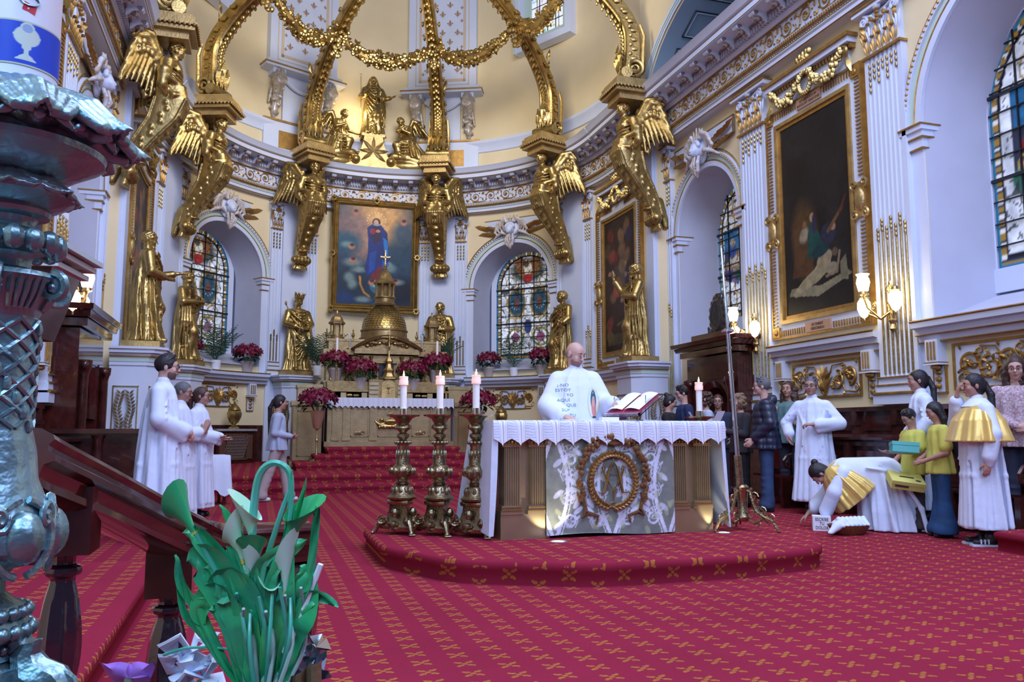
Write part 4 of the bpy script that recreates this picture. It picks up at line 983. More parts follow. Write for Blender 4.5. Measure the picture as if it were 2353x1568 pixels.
# sceptre / reed bundle / palm built into the mesh of what the hand holds
def ex_reeds(b):
    for k in range(6): b.cap((-.12+.01*k,-.22,1.20),(-.30+.05*k,-.20,1.62-.03*k),.010,.012,.004)
    for k in range(10): b.ell((-.1+.02*k,-.24,1.22+.02*(k%3)),.02,.01)
def ex_sceptre(b): b.chain([(-.08,-.27,.95),(-.24,-.24,1.2),(-.36,-.22,1.48)],.013,.004); b.ell((-.37,-.22,1.52),(.025,.025,.05),.008)
def ex_palm(b):
    b.chain([(.22,-.15,.95),(.25,-.14,1.2),(.22,-.12,1.5)],.012,.004)
    for k in range(12):
        z=1.02+.045*k; 
        for g in (-1,1): b.cap((.24,-.14,z),(.24+g*.085*sin(PI*(k+1)/13),-.13,z+.07),.010,.006,.004)
PLAB=dict(left1='toga statue reaching forward',left2='reed-bearing statue',left3='crowned statue',right3='statue with folded arms',right2='statue with the palm branch',right1='statue raising its hand')
STAT=[ # name, s, n, rz extra, arms [(elbow,wrist,dir,normal,curl)]x2, ...
 ('left1',sy(14.15,-1),.42,dict(arms=[((-.27,-.02,1.08),(-.14,-.28,1.00),(.5,-.8,.1),(1,0,0),.5),((.25,-.10,1.08),(.20,-.50,1.18),(0,-1,.1),(0,0,1),.15)],hd=(.1,.1,0),beard=1,seed=3,lean=-.03),'gilded statue of a bearded man in a toga reaching one open hand forward','left1',.25),
 ('left2',-5.93,.42,dict(arms=[((-.28,-.06,1.12),(-.06,-.26,1.16),(.8,-.4,.1),(0,.7,-.7),.7),((.30,-.10,1.12),(.10,-.28,1.20),(-.9,-.3,0),(0,1,0),.7)],hd=(.15,.35,0),beard=1,extra=ex_reeds,seed=4,lean=.02),'gilded statue of a bearded man bowing over a bundle of reeds in his arms','left2',.1),
 ('left3',-2.05,.42,dict(arms=[((-.28,-.04,1.10),(-.10,-.27,.98),(.9,-.3,0),(0,.6,-.6),.8),((.28,-.04,1.10),(.08,-.27,.96),(-.9,-.3,-.1),(0,.6,-.6),.7)],hd=(.1,.3,0),crown=1,curl=0,extra=ex_sceptre,seed=5),'gilded statue of a crowned figure holding a sceptre, left of the high altar','left3',.0),
 ('right3',2.05,.42,dict(arms=[((-.27,-.05,1.10),(-.04,-.24,1.12),(1,-.2,.1),(0,1,0),.6),((.28,-.05,1.10),(.06,-.26,1.06),(-1,-.2,0),(0,1,0),.6)],hd=(-.1,.0,0),seed=7),'gilded statue of a clean-shaven man with folded arms, right of the high altar','right3',-.05),
 ('right2',6.1,.42,dict(arms=[((-.29,-.06,1.14),(-.05,-.20,1.24),(.9,-.1,.3),(0,1,0),.3),((.28,-.05,1.10),(.24,-.18,.98),(0,-.6,.6),(-1,0,0),.9)],hd=(-.25,.0,.06),extra=ex_palm,seed=6,lean=-.02),'gilded statue of a woman with a hand on her breast and a palm branch','right2',-.15),
 ('right1',sy(14.25,1),.42,dict(arms=[((-.36,-.16,1.28),(-.42,-.30,1.56),(0,-.1,1),(.6,-.6,0),.15),((.26,-.10,1.10),(.02,-.24,1.16),(-1,-.1,.1),(0,1,0),.7)],hd=(-.35,-.05,0),beard=1,seed=9,lean=.02),'gilded statue of a bearded man raising his right hand high','right1',-.2),
]
for nm,s,n,kw,lab,key,dz in STAT:
    me=statue_mesh(nm,**kw)
    wide=nm in('left1','right1')
    pd=pedestal(s,0,'white pedestal with gilt foliage under the '+PLAB[nm],w=.98 if wide else .86,d=.72,zt=2.40)
    r=thing('statue',lab,'statue',W(s,n,2.40),Wf(s)[1],'gilded statues along the sanctuary wall')
    if wide: g_=1 if s>0 else -1; pd.location=(X0+g_*5.0,14.72,0); r.location=(X0+g_*4.58,14.72,2.40)
    o=objm('figure',me,r,(0,0,.12)); o.scale=(1.22,1.15,1.09); o.rotation_euler=(0,0,dz)
    objm('plinth',plinth_mesh(.74,.60,.12),r)
# ---------------- winged angel brackets of the canopy ----------------
def angel_parts():
    b=Blob((-.48,-1.45,5.1),(.48,.05,8.02),.0165); Z=7.72
    head(b,(0,-.98,Z-.12),1.25,RM(0,.12),neck=(0,-.93,Z-.34)); curls(b,(0,-.98,Z-.12),1.28,RM(0,.12),60,.022,3)
    b.ell((0,-.90,Z-.42),(.27,.15,.13),.05); b.cap((0,-.90,Z-.45),(0,-.93,Z-.80),.17,.15,.06); 
    b.ell((-.09,-1.02,Z-.5),(.09,.07,.08),.04); b.ell((.09,-1.02,Z-.5),(.09,.07,.08),.04)
    for g in (-1,1):
        b.chain([(g*.27,-.88,Z-.42),(g*.33,-.86,Z-.72),(g*.10,-1.12,Z-.80)],[.085,.07,.045],.03); hand(b,(g*.10,-1.12,Z-.80),(-g,-.2,0),(0,1,.2),1.2,.6,thumb=g)
    # S-shaped tapering console body
    P=[(0,-.88,Z-.8),(0,-.92,Z-1.05),(0,-.80,Z-1.4),(0,-.55,Z-1.75),(0,-.36,Z-2.05),(0,-.28,Z-2.3)]; Rr=[.24,.25,.22,.17,.125,.11]
    def F(X,Y,Zc):
        z=Zc; zs=[p[2] for p in P][::-1]; cy=np.interp(z,zs,[p[1] for p in P][::-1]); r=np.interp(z,zs,Rr[::-1])
        q=((np.abs(X)/1.0)**4+(np.abs(Y-cy)/1.1)**4)**.25; d=q-r+.012*np.cos(np.minimum(np.abs(X)/np.maximum(r,.05),1)*PI*1.5)
        return np.maximum(d*.8,np.maximum(P[-1][2]-z,z-P[0][2]))
    b.fn((-.4,-1.35,5.3),(.4,0,Z-.75),F,.03)
    for g in (-1,1):   # raised edges and bosses along the console sides
        for off in (-1,1): b.chain([(g*r_*.92,p[1]+off*r_*1.0,p[2]) for p,r_ in zip(P[1:],Rr[1:])],.022,.01)
        for j in range(12): t=.08+.8*j/11; zz=P[0][2]+(P[-1][2]-P[0][2])*t; cy_=np.interp(zz,[p[2] for p in P][::-1],[p[1] for p in P][::-1]); rr_=np.interp(zz,[p[2] for p in P][::-1],Rr[::-1]); b.ell((g*rr_*.98,cy_+.03*(-1)**j,zz),(.03,.04,.05),.01)
    for k in range(8): zz=P[1][2]+(P[-1][2]-P[1][2])*(k+.5)/8; cy_=np.interp(zz,[p[2] for p in P][::-1],[p[1] for p in P][::-1]); rr_=np.interp(zz,[p[2] for p in P][::-1],Rr[::-1]); b.ell((0,cy_-rr_*1.08,zz),(rr_*.4,.04,.06),.01)
    for i in range(7): x=-.18+.06*i; b.chain([(x*.6,-1.10,Z-.84),(x,-1.18,Z-1.05),(x*1.1,-1.10+.1*abs(x),Z-1.35)],[.024,.03,.018],.014)
    for k in range(5): swag(b,(-.24,-.95,Z-.50-.07*k),(.24,-.95,Z-.52-.07*k),.05,.020,6,.012,(0,-.13,0))
    for g in (-1,1): b.chain([(g*.24,-.84,Z-.42),(g*.34,-.82,Z-.62),(g*.33,-.80,Z-.86),(g*.27,-.86,Z-1.0)],[.095,.10,.085,.03],.03)
    for g in (-1,1): b.chain([(g*.25,-.85,Z-.85),(g*.27,-.98,Z-1.0),(g*.15,-1.16,Z-.95)],[.035,.04,.03],.02)
    for g in (-1,1): b.chain([(g*.2,-.62,Z-.92),(g*.22,-.50,Z-.98),(g*.21,-.53,Z-1.06),(g*.2,-.6,Z-1.03)],[.05,.045,.04,.03],.015)
    for k in range(3): b.ell((0,-.42-.02*k,Z-1.78-.2*k+.0),(.16-.02*k,.12,.03),.02)
    # bottom scroll and leaf
    b.cap((-.17,-.34,Z-2.38),(.17,-.34,Z-2.38),.10,.10,.02)
    for g in (-.17,-.10,0,.10,.17): b.chain([(g,-.34+.11*cos(t),Z-2.38+.11*sin(t)) for t in np.linspace(0,2*PI,9)],.016,.006)
    for k in range(5): g=(k-2)*.06; b.chain([(g,-.28,Z-2.48),(g*1.3,-.26,Z-2.60),(g*.7,-.30,Z-2.72)],[.045,.05,.02],.012)
    b.ell((0,-.26,Z-2.62),(.12,.08,.10),.03)
    b.cap((0,-.2,Z-2.0),(0,-.05,Z-2.5),.1,.08,.05)
    body=b.mesh('angel_figure',GOLD)
    b=Blob((0,-.95,6.2),(.75,.0,8.1),.018)
    # right wing: curved leading edge plus feathers
    b.chain([(.16,-.72,7.15),(.30,-.62,7.45),(.42,-.52,7.62),(.50,-.42,7.58),(.54,-.36,7.4)],[.06,.07,.075,.06,.05],.03)
    for r_,(n_,L,w) in enumerate(((5,.20,.045),(6,.30,.05),(8,.62,.042))):
        for k in range(n_):
            t=k/(n_-1); p=np.array((.20+.32*t,-.66+.30*t,7.30+.28*sin(PI*t*.75)-.09*r_-.05*t)); d=np.array((.18+.25*t,.10+.2*t,-1.0)); d/=np.linalg.norm(d)
            w2=w*1.25; b.cap(p,p+d*L*(.75+.35*t)*.55,w2,w2*.9,.004); b.cap(p+d*L*(.75+.35*t)*.5,p+d*L*(.8+.4*t),w2*.9,w*.5,.004)
    for k in range(18): t=(k%6)/5; q_=k//6; b.ell((.20+.30*t,-.70+.28*t-.03,7.50+.16*sin(PI*t*.8)-.13*q_),(.05,.045,.075),.006)
    b.chain([(.10,-.75,7.0),(.22,-.70,7.42),(.36,-.60,7.68),(.50,-.46,7.72),(.58,-.36,7.56)],[.06,.075,.08,.065,.05],.02)
    wing=b.mesh('angel_wing',GOLD)
    m=MB(); 
    for e,z0,z1 in ((-.1,7.80,7.86),(0,7.86,7.93),(.04,7.95,7.99),(.0,7.99,8.10),(-.04,8.10,8.16)): m.b(-.38-e,.38+e,-1.28-e,.0,z0,z1)
    m.b(-.30,.30,-1.18,0,7.72,7.8); 
    for k in range(16): 
        for g in (-1,1): m.ball((g*.42,-.1-.078*k,7.945),.03,6,4)
    for k in range(10): m.ball((-.38+.085*k,-1.32,7.945),.03,6,4)
    slab=m.mesh('slab',0); slab.materials.append(GOLD2)
    return body,wing,slab
AB,AW,AS=angel_parts()
wl_=AW.copy(); wl_.transform(Matrix.Scale(-1,4,(1,0,0))); wl_.flip_normals()
C0=Vector((X0,15.2))
FOOT=[(sy(14.5,-1),'near left','leftmost'),(-6.2,'left','second from the left'),(-2.05,'left of the Virgin painting','third from the left'),(2.05,'right of the Virgin painting','third from the right'),(6.2,'right','second from the right'),(sy(14.5,1),'near right','rightmost')]
for i,(s,_,w_) in enumerate(FOOT):
    p=W(s,.16 if abs(s)<SL else .06,0); 
    r=thing('angel_bracket','gilded winged angel bracket carrying a canopy rib, %s of the six'%w_,'angel bracket',p,Wf(s)[1],'winged angel brackets under the canopy')
    objm('figure',AB,r); objm('wing',AW,r); objm('wing',wl_,r); objm('slab',AS,r)
# ---------------- canopy ribs and garlands ----------------
def rib_profile(r0): return [(r0,8.25),(r0+.02,8.55),(r0+.04,8.95),(r0,9.35),(r0*.95,9.75),(r0*.85,10.22),(r0*.72,10.62),(r0*.57,10.93),(r0*.40,11.13),(r0*.2,11.25)]
def catmull(P,n=4):
    out=[]
    for i in range(len(P)-1):
        p0,p1,p2,p3=[np.array(P[max(0,min(len(P)-1,j))],float) for j in (i-1,i,i+1,i+2)]
        for k in range(n):
            t=k/n; out.append(.5*((2*p1)+(-p0+p2)*t+(2*p0-5*p1+4*p2-p3)*t*t+(-p0+3*p1-3*p2+p3)*t**3))
    out.append(np.array(P[-1],float)); return out
tops=[]
for i,(s,_,w_) in enumerate(FOOT):
    p=W(s,.16+.75 if abs(s)<SL else .85,0); v=Vector((p[0],p[1]))-C0; r0=v.length; a=math.atan2(v.y,v.x)-PI/2   # local +y outwards
    r=thing('canopy_rib','gilded curved canopy rib rising from the %s angel bracket'%w_,'canopy rib',(C0.x,C0.y,0),a,'ribs of the gilded canopy')
    C=catmull(rib_profile(r0),4); m=MB(); rows=[]; hw=.21
    cs=[(-hw,-.17),(-hw,.12),(-hw*.8,.17),(-hw*.6,.12),(-hw*.45,.18),(0,.12),(hw*.45,.18),(hw*.6,.12),(hw*.8,.17),(hw,.12),(hw,-.17),(hw*.75,-.20),(hw*.5,-.16),(hw*.35,-.20),(0,-.165),(-hw*.35,-.20),(-hw*.5,-.16),(-hw*.75,-.20)]
    orn=MB()
    for k,c in enumerate(C):
        t=C[min(k+1,len(C)-1)]-C[max(k-1,0)]; t/=np.linalg.norm(t); nn=np.array((t[1],-t[0])); w=1.0-.012*k
        rows.append([(x*w,c[0]+nn[0]*y*w,c[1]+nn[1]*y*w) for x,y in cs])
        q=c+nn*-.20
        if k>2:
            orn.ball((0,q[0],q[1]),(.045,.035,.06),7,5)
            for g in (-1,1): orn.ball((g*.055,q[0],q[1]-.05),(.035,.03,.05),6,4)
        for g in (-1,1):
            if k>1 and k%2: orn.ball((g*.20,c[0],c[1]),(.035,.085,.05),6,4); orn.ball((g*.20,c[0]-nn[0]*.08,c[1]+.09-nn[1]*.08),(.03,.045,.04),6,4)
    m.rows(rows,True); m.build('rib',GOLD,r,smooth=30)
    o=orn.build('husk_ornament',GOLD,r); o['kind']='stuff'
    # base acanthus, volutes and roll
    b=MB()
    for g in (-1,1):
        b.tube([(g*.25,r0+.02+q0,8.42+q1) for q0,q1 in spiral(0,0,.19,1.7,-PI/2,1,26,.15)],[.055*(1-.6*j/26) for j in range(27)],7)
        b.tube([(g*.25,r0+.19,8.42),(g*.25,r0+.2,8.75),(g*.24,r0+.23,9.1),(g*.23,r0+.15,9.35)],[.05,.05,.045,.03],7)
    b.tube([(-.3,r0-.16,8.30),(-.15,r0-.16,8.30),(0,r0-.16,8.30),(.15,r0-.16,8.30),(.3,r0-.16,8.30)],[.12,.13,.10,.13,.12],12)
    b.build('volutes',GOLD,r)
    b=MB()
    for j,(x,h,w) in enumerate(((-.14,.5,.16),(.14,.5,.16),(0,.65,.2),(-.07,.4,.13),(.07,.4,.13))): leaf(b,x,8.38,PI/2,h,w,y=r0-.22-.01*j,dy=.07)
    for g in (-1,1):
        for j in range(4): leaf(b,g*.05*j,9.25+.25*j,PI/2-g*.3,.3,.12,y=r0-.21-.05*(j>2),dy=.03)
    b.build('acanthus',GOLD,r,smooth=0)
    k=24; c=C[k]; e=Vector((cos(a+PI/2),sin(a+PI/2))); tops.append(Vector((C0.x+e.x*c[0],C0.y+e.y*c[0],c[1]-.05)))
def garland(P0,P1,sag,label,seed):
    q=random.Random(seed); m=MB(); n=46; P0=Vector(P0);P1=Vector(P1)
    path=[P0.lerp(P1,t/n)-Vector((0,0,sag*4*(t/n)*(1-t/n))) for t in range(n+1)]
    m.tube(path,[.05+.075*sin(PI*t/n) for t in range(n+1)],8)
    c=m.build('core',GOLD,None); r=c; c.name='garland'; tag(c,label,'garland','gilded fruit garlands of the canopy')
    f=MB()
    for t in range(n+1):
        R0=.06+.10*sin(PI*t/n)
        for k in range(7):
            a=q.random()*6.28; d=Vector((q.gauss(0,.3),cos(a),sin(a))).normalized(); p=path[t]+d*R0; s=.028+.03*q.random()
            f.ball(p,(s,s,s*1.2),6,4) if k<5 else leaf(f,p.x,p.z,q.random()*6.28,.13,.08,p.y-.04,.05)
    o=f.build('fruit_and_leaves',GOLD,r,smooth=0); o['kind']='stuff'
    return r
for i in range(5): garland(tops[i],tops[i+1],.55,'gilded garland of fruit and leaves, %s of five between the ribs'%('leftmost','second from the left','middle one','second from the right','rightmost')[i],i)
for i,t in enumerate(tops):
    m=MB(); q=random.Random(i+30)
    for k in range(60): h=q.random(); m.ball((t.x+q.gauss(0,.10*(1-.5*h)),t.y+q.gauss(0,.10*(1-.5*h))-.1,t.z+.15-.75*h),(.05,.05,.06),6,4)
    o=m.build('tassel_of_leaves',GOLD); tag(o,'gilded drop of leaves hanging where the garland meets the %s canopy rib'%FOOT[i][2],'garland','gilded leaf drops of the canopy')
# ---------------- group over the cornice ----------------
def top_group():
    za=8.0; base=W(0,.35,za)
    me=statue_mesh('virgin',[((-.30,-.05,1.12),(-.22,-.25,1.05),(0,-1,.2),(0,0,-1),.5),((.30,-.06,1.12),(.42,-.22,1.10),(.5,-.7,.1),(0,0,1),.2)],hd=(-.1,.25,0),veil=1,curl=0,seed=7)
    r=thing('statue','gilded statue of a veiled woman standing on a pedestal above the cornice','statue',(base[0],base[1],za),0,'gilded figures above the cornice')
    objm('figure',me,r,(0,0,.95),scale=(1.1,1.05,.98))
    m=MB(); m.prism([(-.85,0),(-.6,.12),(-.38,.35),(-.27,.7),(-.24,.9),(.24,.9),(.27,.7),(.38,.35),(.6,.12),(.85,0)][::-1],-.3,.25,M=Matrix(((1,0,0),(0,0,1),(0,1,0)))); m.box((0,-.02,.93),(.62,.5,.08))
    for k in range(7): leaf(m,0,.45,PI/2+(k-3)*.75,.42,.10,-.33,.03)
    m.build('pedestal',GOLD2,r,smooth=0)
    m=MB(); m.tube([(-.34,-.2,1.55),(-.36,-.22,2.55)],.012,6); m.box((-.36,-.22,2.6),(.07,.02,.02)); m.build('staff',GOLD,r)
    for g,lab in ((-1,'gilded kneeling winged angel left of the veiled statue above the cornice'),(1,'gilded kneeling winged angel with bowed head, right of the veiled statue above the cornice')):
        s=g*1.02; rr=thing('kneeling_angel',lab,'statue',W(s,.38,za),Wf(s)[1],'gilded figures above the cornice')
        b=Blob((-.7,-.7,.3),(.7,.5,1.75),.015)
        d=-g  # leans towards the middle
        robe(b,[.35,.6,.85,1.05,1.3],[.42,.34,.24,.17,.19],[.26,.24,.2,.15,.13],cx=[-d*.12,-d*.08,0,d*.05,d*.08],amp=.03,n=9,ph=g,k=.04)
        b.chain([(0,-.1,.85),(d*.28,-.16,.72),(d*.2,-.12,.4)],[.14,.11,.1],.05); b.chain([(-d*.1,0,.6),(-d*.5,.02,.42)],[.16,.08],.05)
        for k in range(6): swag(b,(-d*.25,-.1,1.0-.08*k),(d*.25,-.22,.85-.08*k),.10,.02,6,.014,(0,-.08,0))
        b.ell((d*.08,0,1.22),(.17,.12,.12),.05)
        if g<0: b.chain([(d*.2,-.05,1.25),(d*.28,-.12,1.0),(d*.5,-.2,.92)],[.06,.05,.03],.02); hand(b,(d*.5,-.2,.92),(d,-.2,-.2),(0,0,1),1,.2)
        else: b.chain([(d*.2,-.05,1.25),(d*.26,-.22,1.1),(d*.05,-.28,1.2)],[.06,.05,.035],.02)
        b.chain([(-d*.05,-.05,1.25),(-d*.08,-.2,1.05),(d*.12,-.26,1.12)],[.06,.05,.035],.02)
        hc=(d*.17,-.06,1.46) if g<0 else (d*.18,-.12,1.38); M=RM(d*.9,.15 if g<0 else .7); head(b,hc,1.0,M,neck=(d*.1,0,1.28)); curls(b,hc,1.02,M,50,.022,2)
        b.build('figure',GOLD,rr)
        b=Blob((-.75,-.3,.55),(.75,.55,1.8),.018)
        for q in (-.3,.25):
            b.chain([(-d*.02,.05,1.2),(-d*(.2+q*.2),.15+q*.3,1.5),(-d*(.38+q*.2),.2+q*.4,1.45)],[.05,.06,.05],.02)
            for k in range(8): t=k/7; p=np.array((-d*(.06+.38*t+q*.15*t),.1+q*.5*t+.05,1.3+.2*sin(PI*t)-.05)); dd=np.array((-d*(.35+.4*t),.1,-.9)); b.cap(p,p+dd*.42*(.6+.5*t),.045,.02,.006)
        b.build('wings',GOLD,rr)
        b=Blob((-.7,-.45,-.05),(.7,.4,.5),.018)
        b.chain([(d*.45,-.1,.12),(d*.55,-.1,.3),(d*.35,-.1,.42),(0,-.1,.38),(-d*.4,-.1,.25),(-d*.6,-.1,.06)],[.12,.1,.12,.16,.13,.08],.05); b.ell((0,0,.15),(.55,.25,.2),.05); b.cap((d*.42,-.3,.2),(d*.42,.15,.2),.12,.12,.02)
        b.build('scroll_base',GOLD,rr)
top_group()
point('added_virgin_light',W(-.42,.55,9.6),24,(1,.80,.45),.10)  # unseen point light added to brighten the veiled statue
# ---------------- lettering ----------------
def text(s,size,mat_,parent,loc,rot=(PI/2,0,0),ext=.0015,name='lettering',align='CENTER',sx=1):
    c=bpy.data.curves.new('t','FONT'); c.body=s; c.size=size; c.extrude=ext; c.align_x=align; c.resolution_u=2
    o=bpy.data.objects.new('t',c); COL.objects.link(o); dg=bpy.context.evaluated_depsgraph_get(); me=bpy.data.meshes.new_from_object(o.evaluated_get(dg)); bpy.data.objects.remove(o); bpy.data.curves.remove(c)
    me.name=name; me.materials.clear(); me.materials.append(mat_); return objm(name,me,parent,loc,rot,(sx,1,1))
INK=mat('dark_lettering',(.05,.03,.03),.6); PLQ=mat('plaque_rose_gold',(.50,.30,.20),.5,.3)
# ---------------- paintings ----------------
def big_frame(name,label,s0,s1,z0,z1,cv,top=None,bot=None,ped=True,curved=False,n=.0,cart=True):
    """plaster frame with ribbed white and gilt border; local u along the wall"""
    sm=(s0+s1)/2; w=abs(s1-s0); h=z1-z0; 
    r=thing(name,label,'painting',W(sm,n,z0),Wf(sm)[1])
    def T(x,y,z):   # bend with the wall when it is curved
        if not curved: return (x,y,z)
        p=Vector(W(sm+x,n-y,z0+z)); q=p-Vector(W(sm,n,z0)); a=-Wf(sm)[1]; return (q.x*cos(a)-q.y*sin(a),q.x*sin(a)+q.y*cos(a),q.z)
    bw=.16; N=6
    def bar(m,x0,x1,y0,y1,a,b):
        k=N if curved and x1-x0>.4 else 1
        for i in range(k): m.b(x0+(x1-x0)*i/k,x0+(x1-x0)*(i+1)/k,y0,y1,a,b)
    def ring(e0,e1,y,M,nm):
        m=MB(T=T); bar(m,-w/2-e1,w/2+e1,-y,0,-e1,-e0); bar(m,-w/2-e1,w/2+e1,-y,0,h+e0,h+e1); m.b(-w/2-e1,-w/2-e0,-y,0,-e0,h+e0); m.b(w/2+e0,w/2+e1,-y,0,-e0,h+e0); return m.build(nm,M,r,smooth=0)
    ring(-.10,-.04,.09,GOLD2,'inner_moulding'); ring(-.16,-.10,.06,TRIMG,'sight_edge'); ring(-.04,bw,.06,WHITE,'rail'); ring(bw,bw+.035,.085,TRIMG,'outer_moulding')
    m=MB(T=T)
    nx=int(w/.055); nz=int(h/.055)
    for i in range(nx):
        x=-w/2+w*(i+.5)/nx
        for z in (-bw/2-.0,h+bw/2):
            if abs(x)<.30: continue
            m.box((x,-.068,z-.02*(1 if z<0 else -1)),(.017,.03,bw*.55)); 
    for i in range(nz):
        z=h*(i+.5)/nz
        if cart and abs(z-h*.47)<.3: continue
        for x in (-w/2-bw/2,w/2+bw/2): m.box((x+.02*(1 if x>0 else -1),-.068,z),(bw*.55,.03,.017))
    o=m.build('gilt_ribs',TRIMG,r,smooth=0); o['kind']='stuff'
    for x in (-1,1):
        for z in (-bw/2,h+bw/2): m=MB(T=T); m.box((x*(w/2+bw/2),-.075,z),(bw,.03,bw)); m.ball((x*(w/2+bw/2),-.095,z),(.05,.02,.05),8,5); m.build('corner_block',TRIMG,r,smooth=0)
    if cart:
        for x in (-1,1):
            m=MB(T=T); X=x*(w/2+bw/2); m.ball((X,-.09,h*.47),(.09,.05,.17),12,8); m.box((X,-.07,h*.47),(.2,.04,.5))
            for g in (-1,1):
                for q in (-1,1): m.tube([(X+q*.10+p*q,-.10,h*.47+g*.22+t*g) for p,t in spiral(0,0,.07,1.3,-PI/2,1,12)],.022,5)
            m.build('cartouche',GOLD2,r)
    for tx,z in ((top,h+bw/2),(bot,-bw/2)):
        if tx:
            m=MB(T=T); m.box((0,-.07,z),(.56,.04,bw*.95)); m.build('plaque',PLQ,r,smooth=0)
            for i,l in enumerate(tx): text(l,.058,INK,r,(0,-.0925 if not curved else -.095,z+.012-.062*i),name='lettering')
    cv.build('canvas',lambda u,v:T(-w/2+.10+u,-.045,.10+v),PAINTM,r)
    if ped:
        m=MB(T=T); z=h+bw+.06
        bar(m,-w/2+.06,w/2-.06,-.05,0,z,z+.38); bar(m,-w/2-.06,w/2+.06,-.16,0,z+.32,z+.40); m.build('pediment',WHITE,r,smooth=0)
        m=MB(T=T); bar(m,-w/2-.10,w/2+.10,-.20,0,z+.40,z+.45)
        for i in range(int(w/.07)): m.b(-w/2+.1+i*.07,-w/2+.135+i*.07,-.1,0,z+.25,z+.31)
        m.build('gilt_cornice',TRIMG,r,smooth=0)
        m=MB(T=T); q=random.Random(4)
        for g in (-1,1):
            for i in range(26):
                t=i/25; x=g*(.12+(w/2-.22)*t); zz=z+.24-.26*sin(PI*t)
                for k in range(3): m.ball((x+q.gauss(0,.02),-.13-q.random()*.05,zz+q.gauss(0,.03)),(.04,.04,.045),5,4)
            m.tube([(g*(w/2-.08+p),-.12,z+.22+t) for p,t in spiral(0,0,.08,1.3,PI/2,-g,12)],.03,6); leaf(m,g*(w/2-.05),z+.15,-PI/2+g*.4,.3,.12,-.1,.05)
        for i in range(24): a=2*PI*i/24; m.ball((.14*cos(a),-.14,z+.13+.17*sin(a)),(.04,.04,.045),5,4)
        for i in range(14): m.ball((q.gauss(0,.07),-.15,z+.42+q.random()*.16),(.05,.04,.05),5,4)
        o=m.build('carved_garland',GOLD,r)
    return r
def dark_canvas(w,h,kind):
    c=Canvas(w,h,int(w*95),int(h*70),(.018,.016,.018)); c.noise(.6,2,3)
    if kind=='mourn':
        c.ell((.34*w,.42*h),(.16*w,.14*h),(.10,.055,.02),.1,.7); c.ell((.30*w,.33*h),(.12*w,.15*h),(.13,.07,.03),.2,.8); c.poly([(.14*w,.2*h),(.45*w,.2*h),(.40*w,.42*h),(.30*w,.47*h),(.22*w,.40*h)],(.11,.055,.025),.8)
        c.ell((.33*w,.40*h),(.06*w,.04*h),(.30,.26,.18),-.6,.5); c.poly([(.37*w,.28*h),(.62*w,.27*h),(.60*w,.34*h),(.52*w,.40*h),(.48*w,.47*h),(.42*w,.46*h),(.38*w,.38*h)],(.01,.085,.075),.95)
        c.ell((.45*w,.475*h),(.035*w,.022*h),(.34,.25,.14)); c.ell((.48*w,.44*h),(.03*w,.05*h),(.05,.03,.07)); c.ell((.34*w,.45*h),(.03*w,.02*h),(.22,.12,.06))
        c.ell((.66*w,.37*h),(.10*w,.05*h),(.03,.035,.07),.4); c.ell((.73*w,.395*h),(.035*w,.018*h),(.33,.2,.13)); c.line([(.66*w,.38*h),(.84*w,.465*h)],.03,(.16,.09,.04)); c.line([(.82*w,.45*h),(.9*w,.52*h)],.02,(.13,.03,.02))
        c.poly([(.08*w,.115*h),(.5*w,.085*h),(.95*w,.155*h),(.9*w,.175*h),(.55*w,.135*h),(.12*w,.15*h)],(.28,.26,.17),.9); c.poly([(.80*w,.14*h),(.90*w,.13*h),(.88*w,.25*h),(.80*w,.22*h)],(.18,.17,.11))
        c.poly([(.14*w,.125*h),(.30*w,.18*h),(.46*w,.22*h),(.60*w,.29*h),(.70*w,.27*h),(.66*w,.20*h),(.50*w,.155*h),(.30*w,.125*h),(.18*w,.10*h)],(.36,.32,.20),.95)
        c.ell((.60*w,.255*h),(.11*w,.035*h),(.34,.29,.18),.4); c.ell((.70*w,.2*h),(.08*w,.03*h),(.27,.24,.17)); c.line([(.62*w,.17*h),(.76*w,.18*h),(.80*w,.27*h)],.022,(.24,.18,.11)); c.ell((.74*w,.275*h),(.04*w,.02*h),(.12,.09,.06)); c.ell((.55*w,.30*h),(.12*w,.03*h),(.01,.05,.06),.2)
    else:
        r=np.random.default_rng(8 if kind=='a' else 9); c.ell((.5*w,.5*h),(.5*w,.5*h),(.07,.04,.03),soft=.6)
        cols=[(.22,.05,.04),(.25,.15,.09),(.05,.05,.11),(.32,.20,.12),(.12,.10,.07),(.30,.09,.07)]
        for k in range(26): c.ell((w*(.12+.76*r.random()),h*(.12+.78*r.random())),(w*.11,h*.045),cols[k%6],r.random()*2-1,.5,.8)
        for k in range(8): x,y=w*(.15+.7*r.random()),h*(.2+.5*r.random()); c.ell((x,y),(w*.045,h*.018),(.4,.25,.16),soft=.5)
        c.poly([(.5*w,.42*h),(.66*w,.42*h),(.66*w,.8*h),(.5*w,.8*h)],(.20,.15,.09),.6); c.ell((.42*w,.46*h),(.13*w,.06*h),(.45,.10,.07),.2)
        c.poly([(.1*w,.06*h),(.9*w,.06*h),(.9*w,.14*h),(.1*w,.14*h)],(.13,.12,.06),.6); c.poly([(.38*w,.19*h),(.9*w,.24*h),(.9*w,.26*h),(.38*w,.21*h)],(.2,.18,.06),.8)
    c.noise(.35,14,6); c.g=1.15; return c
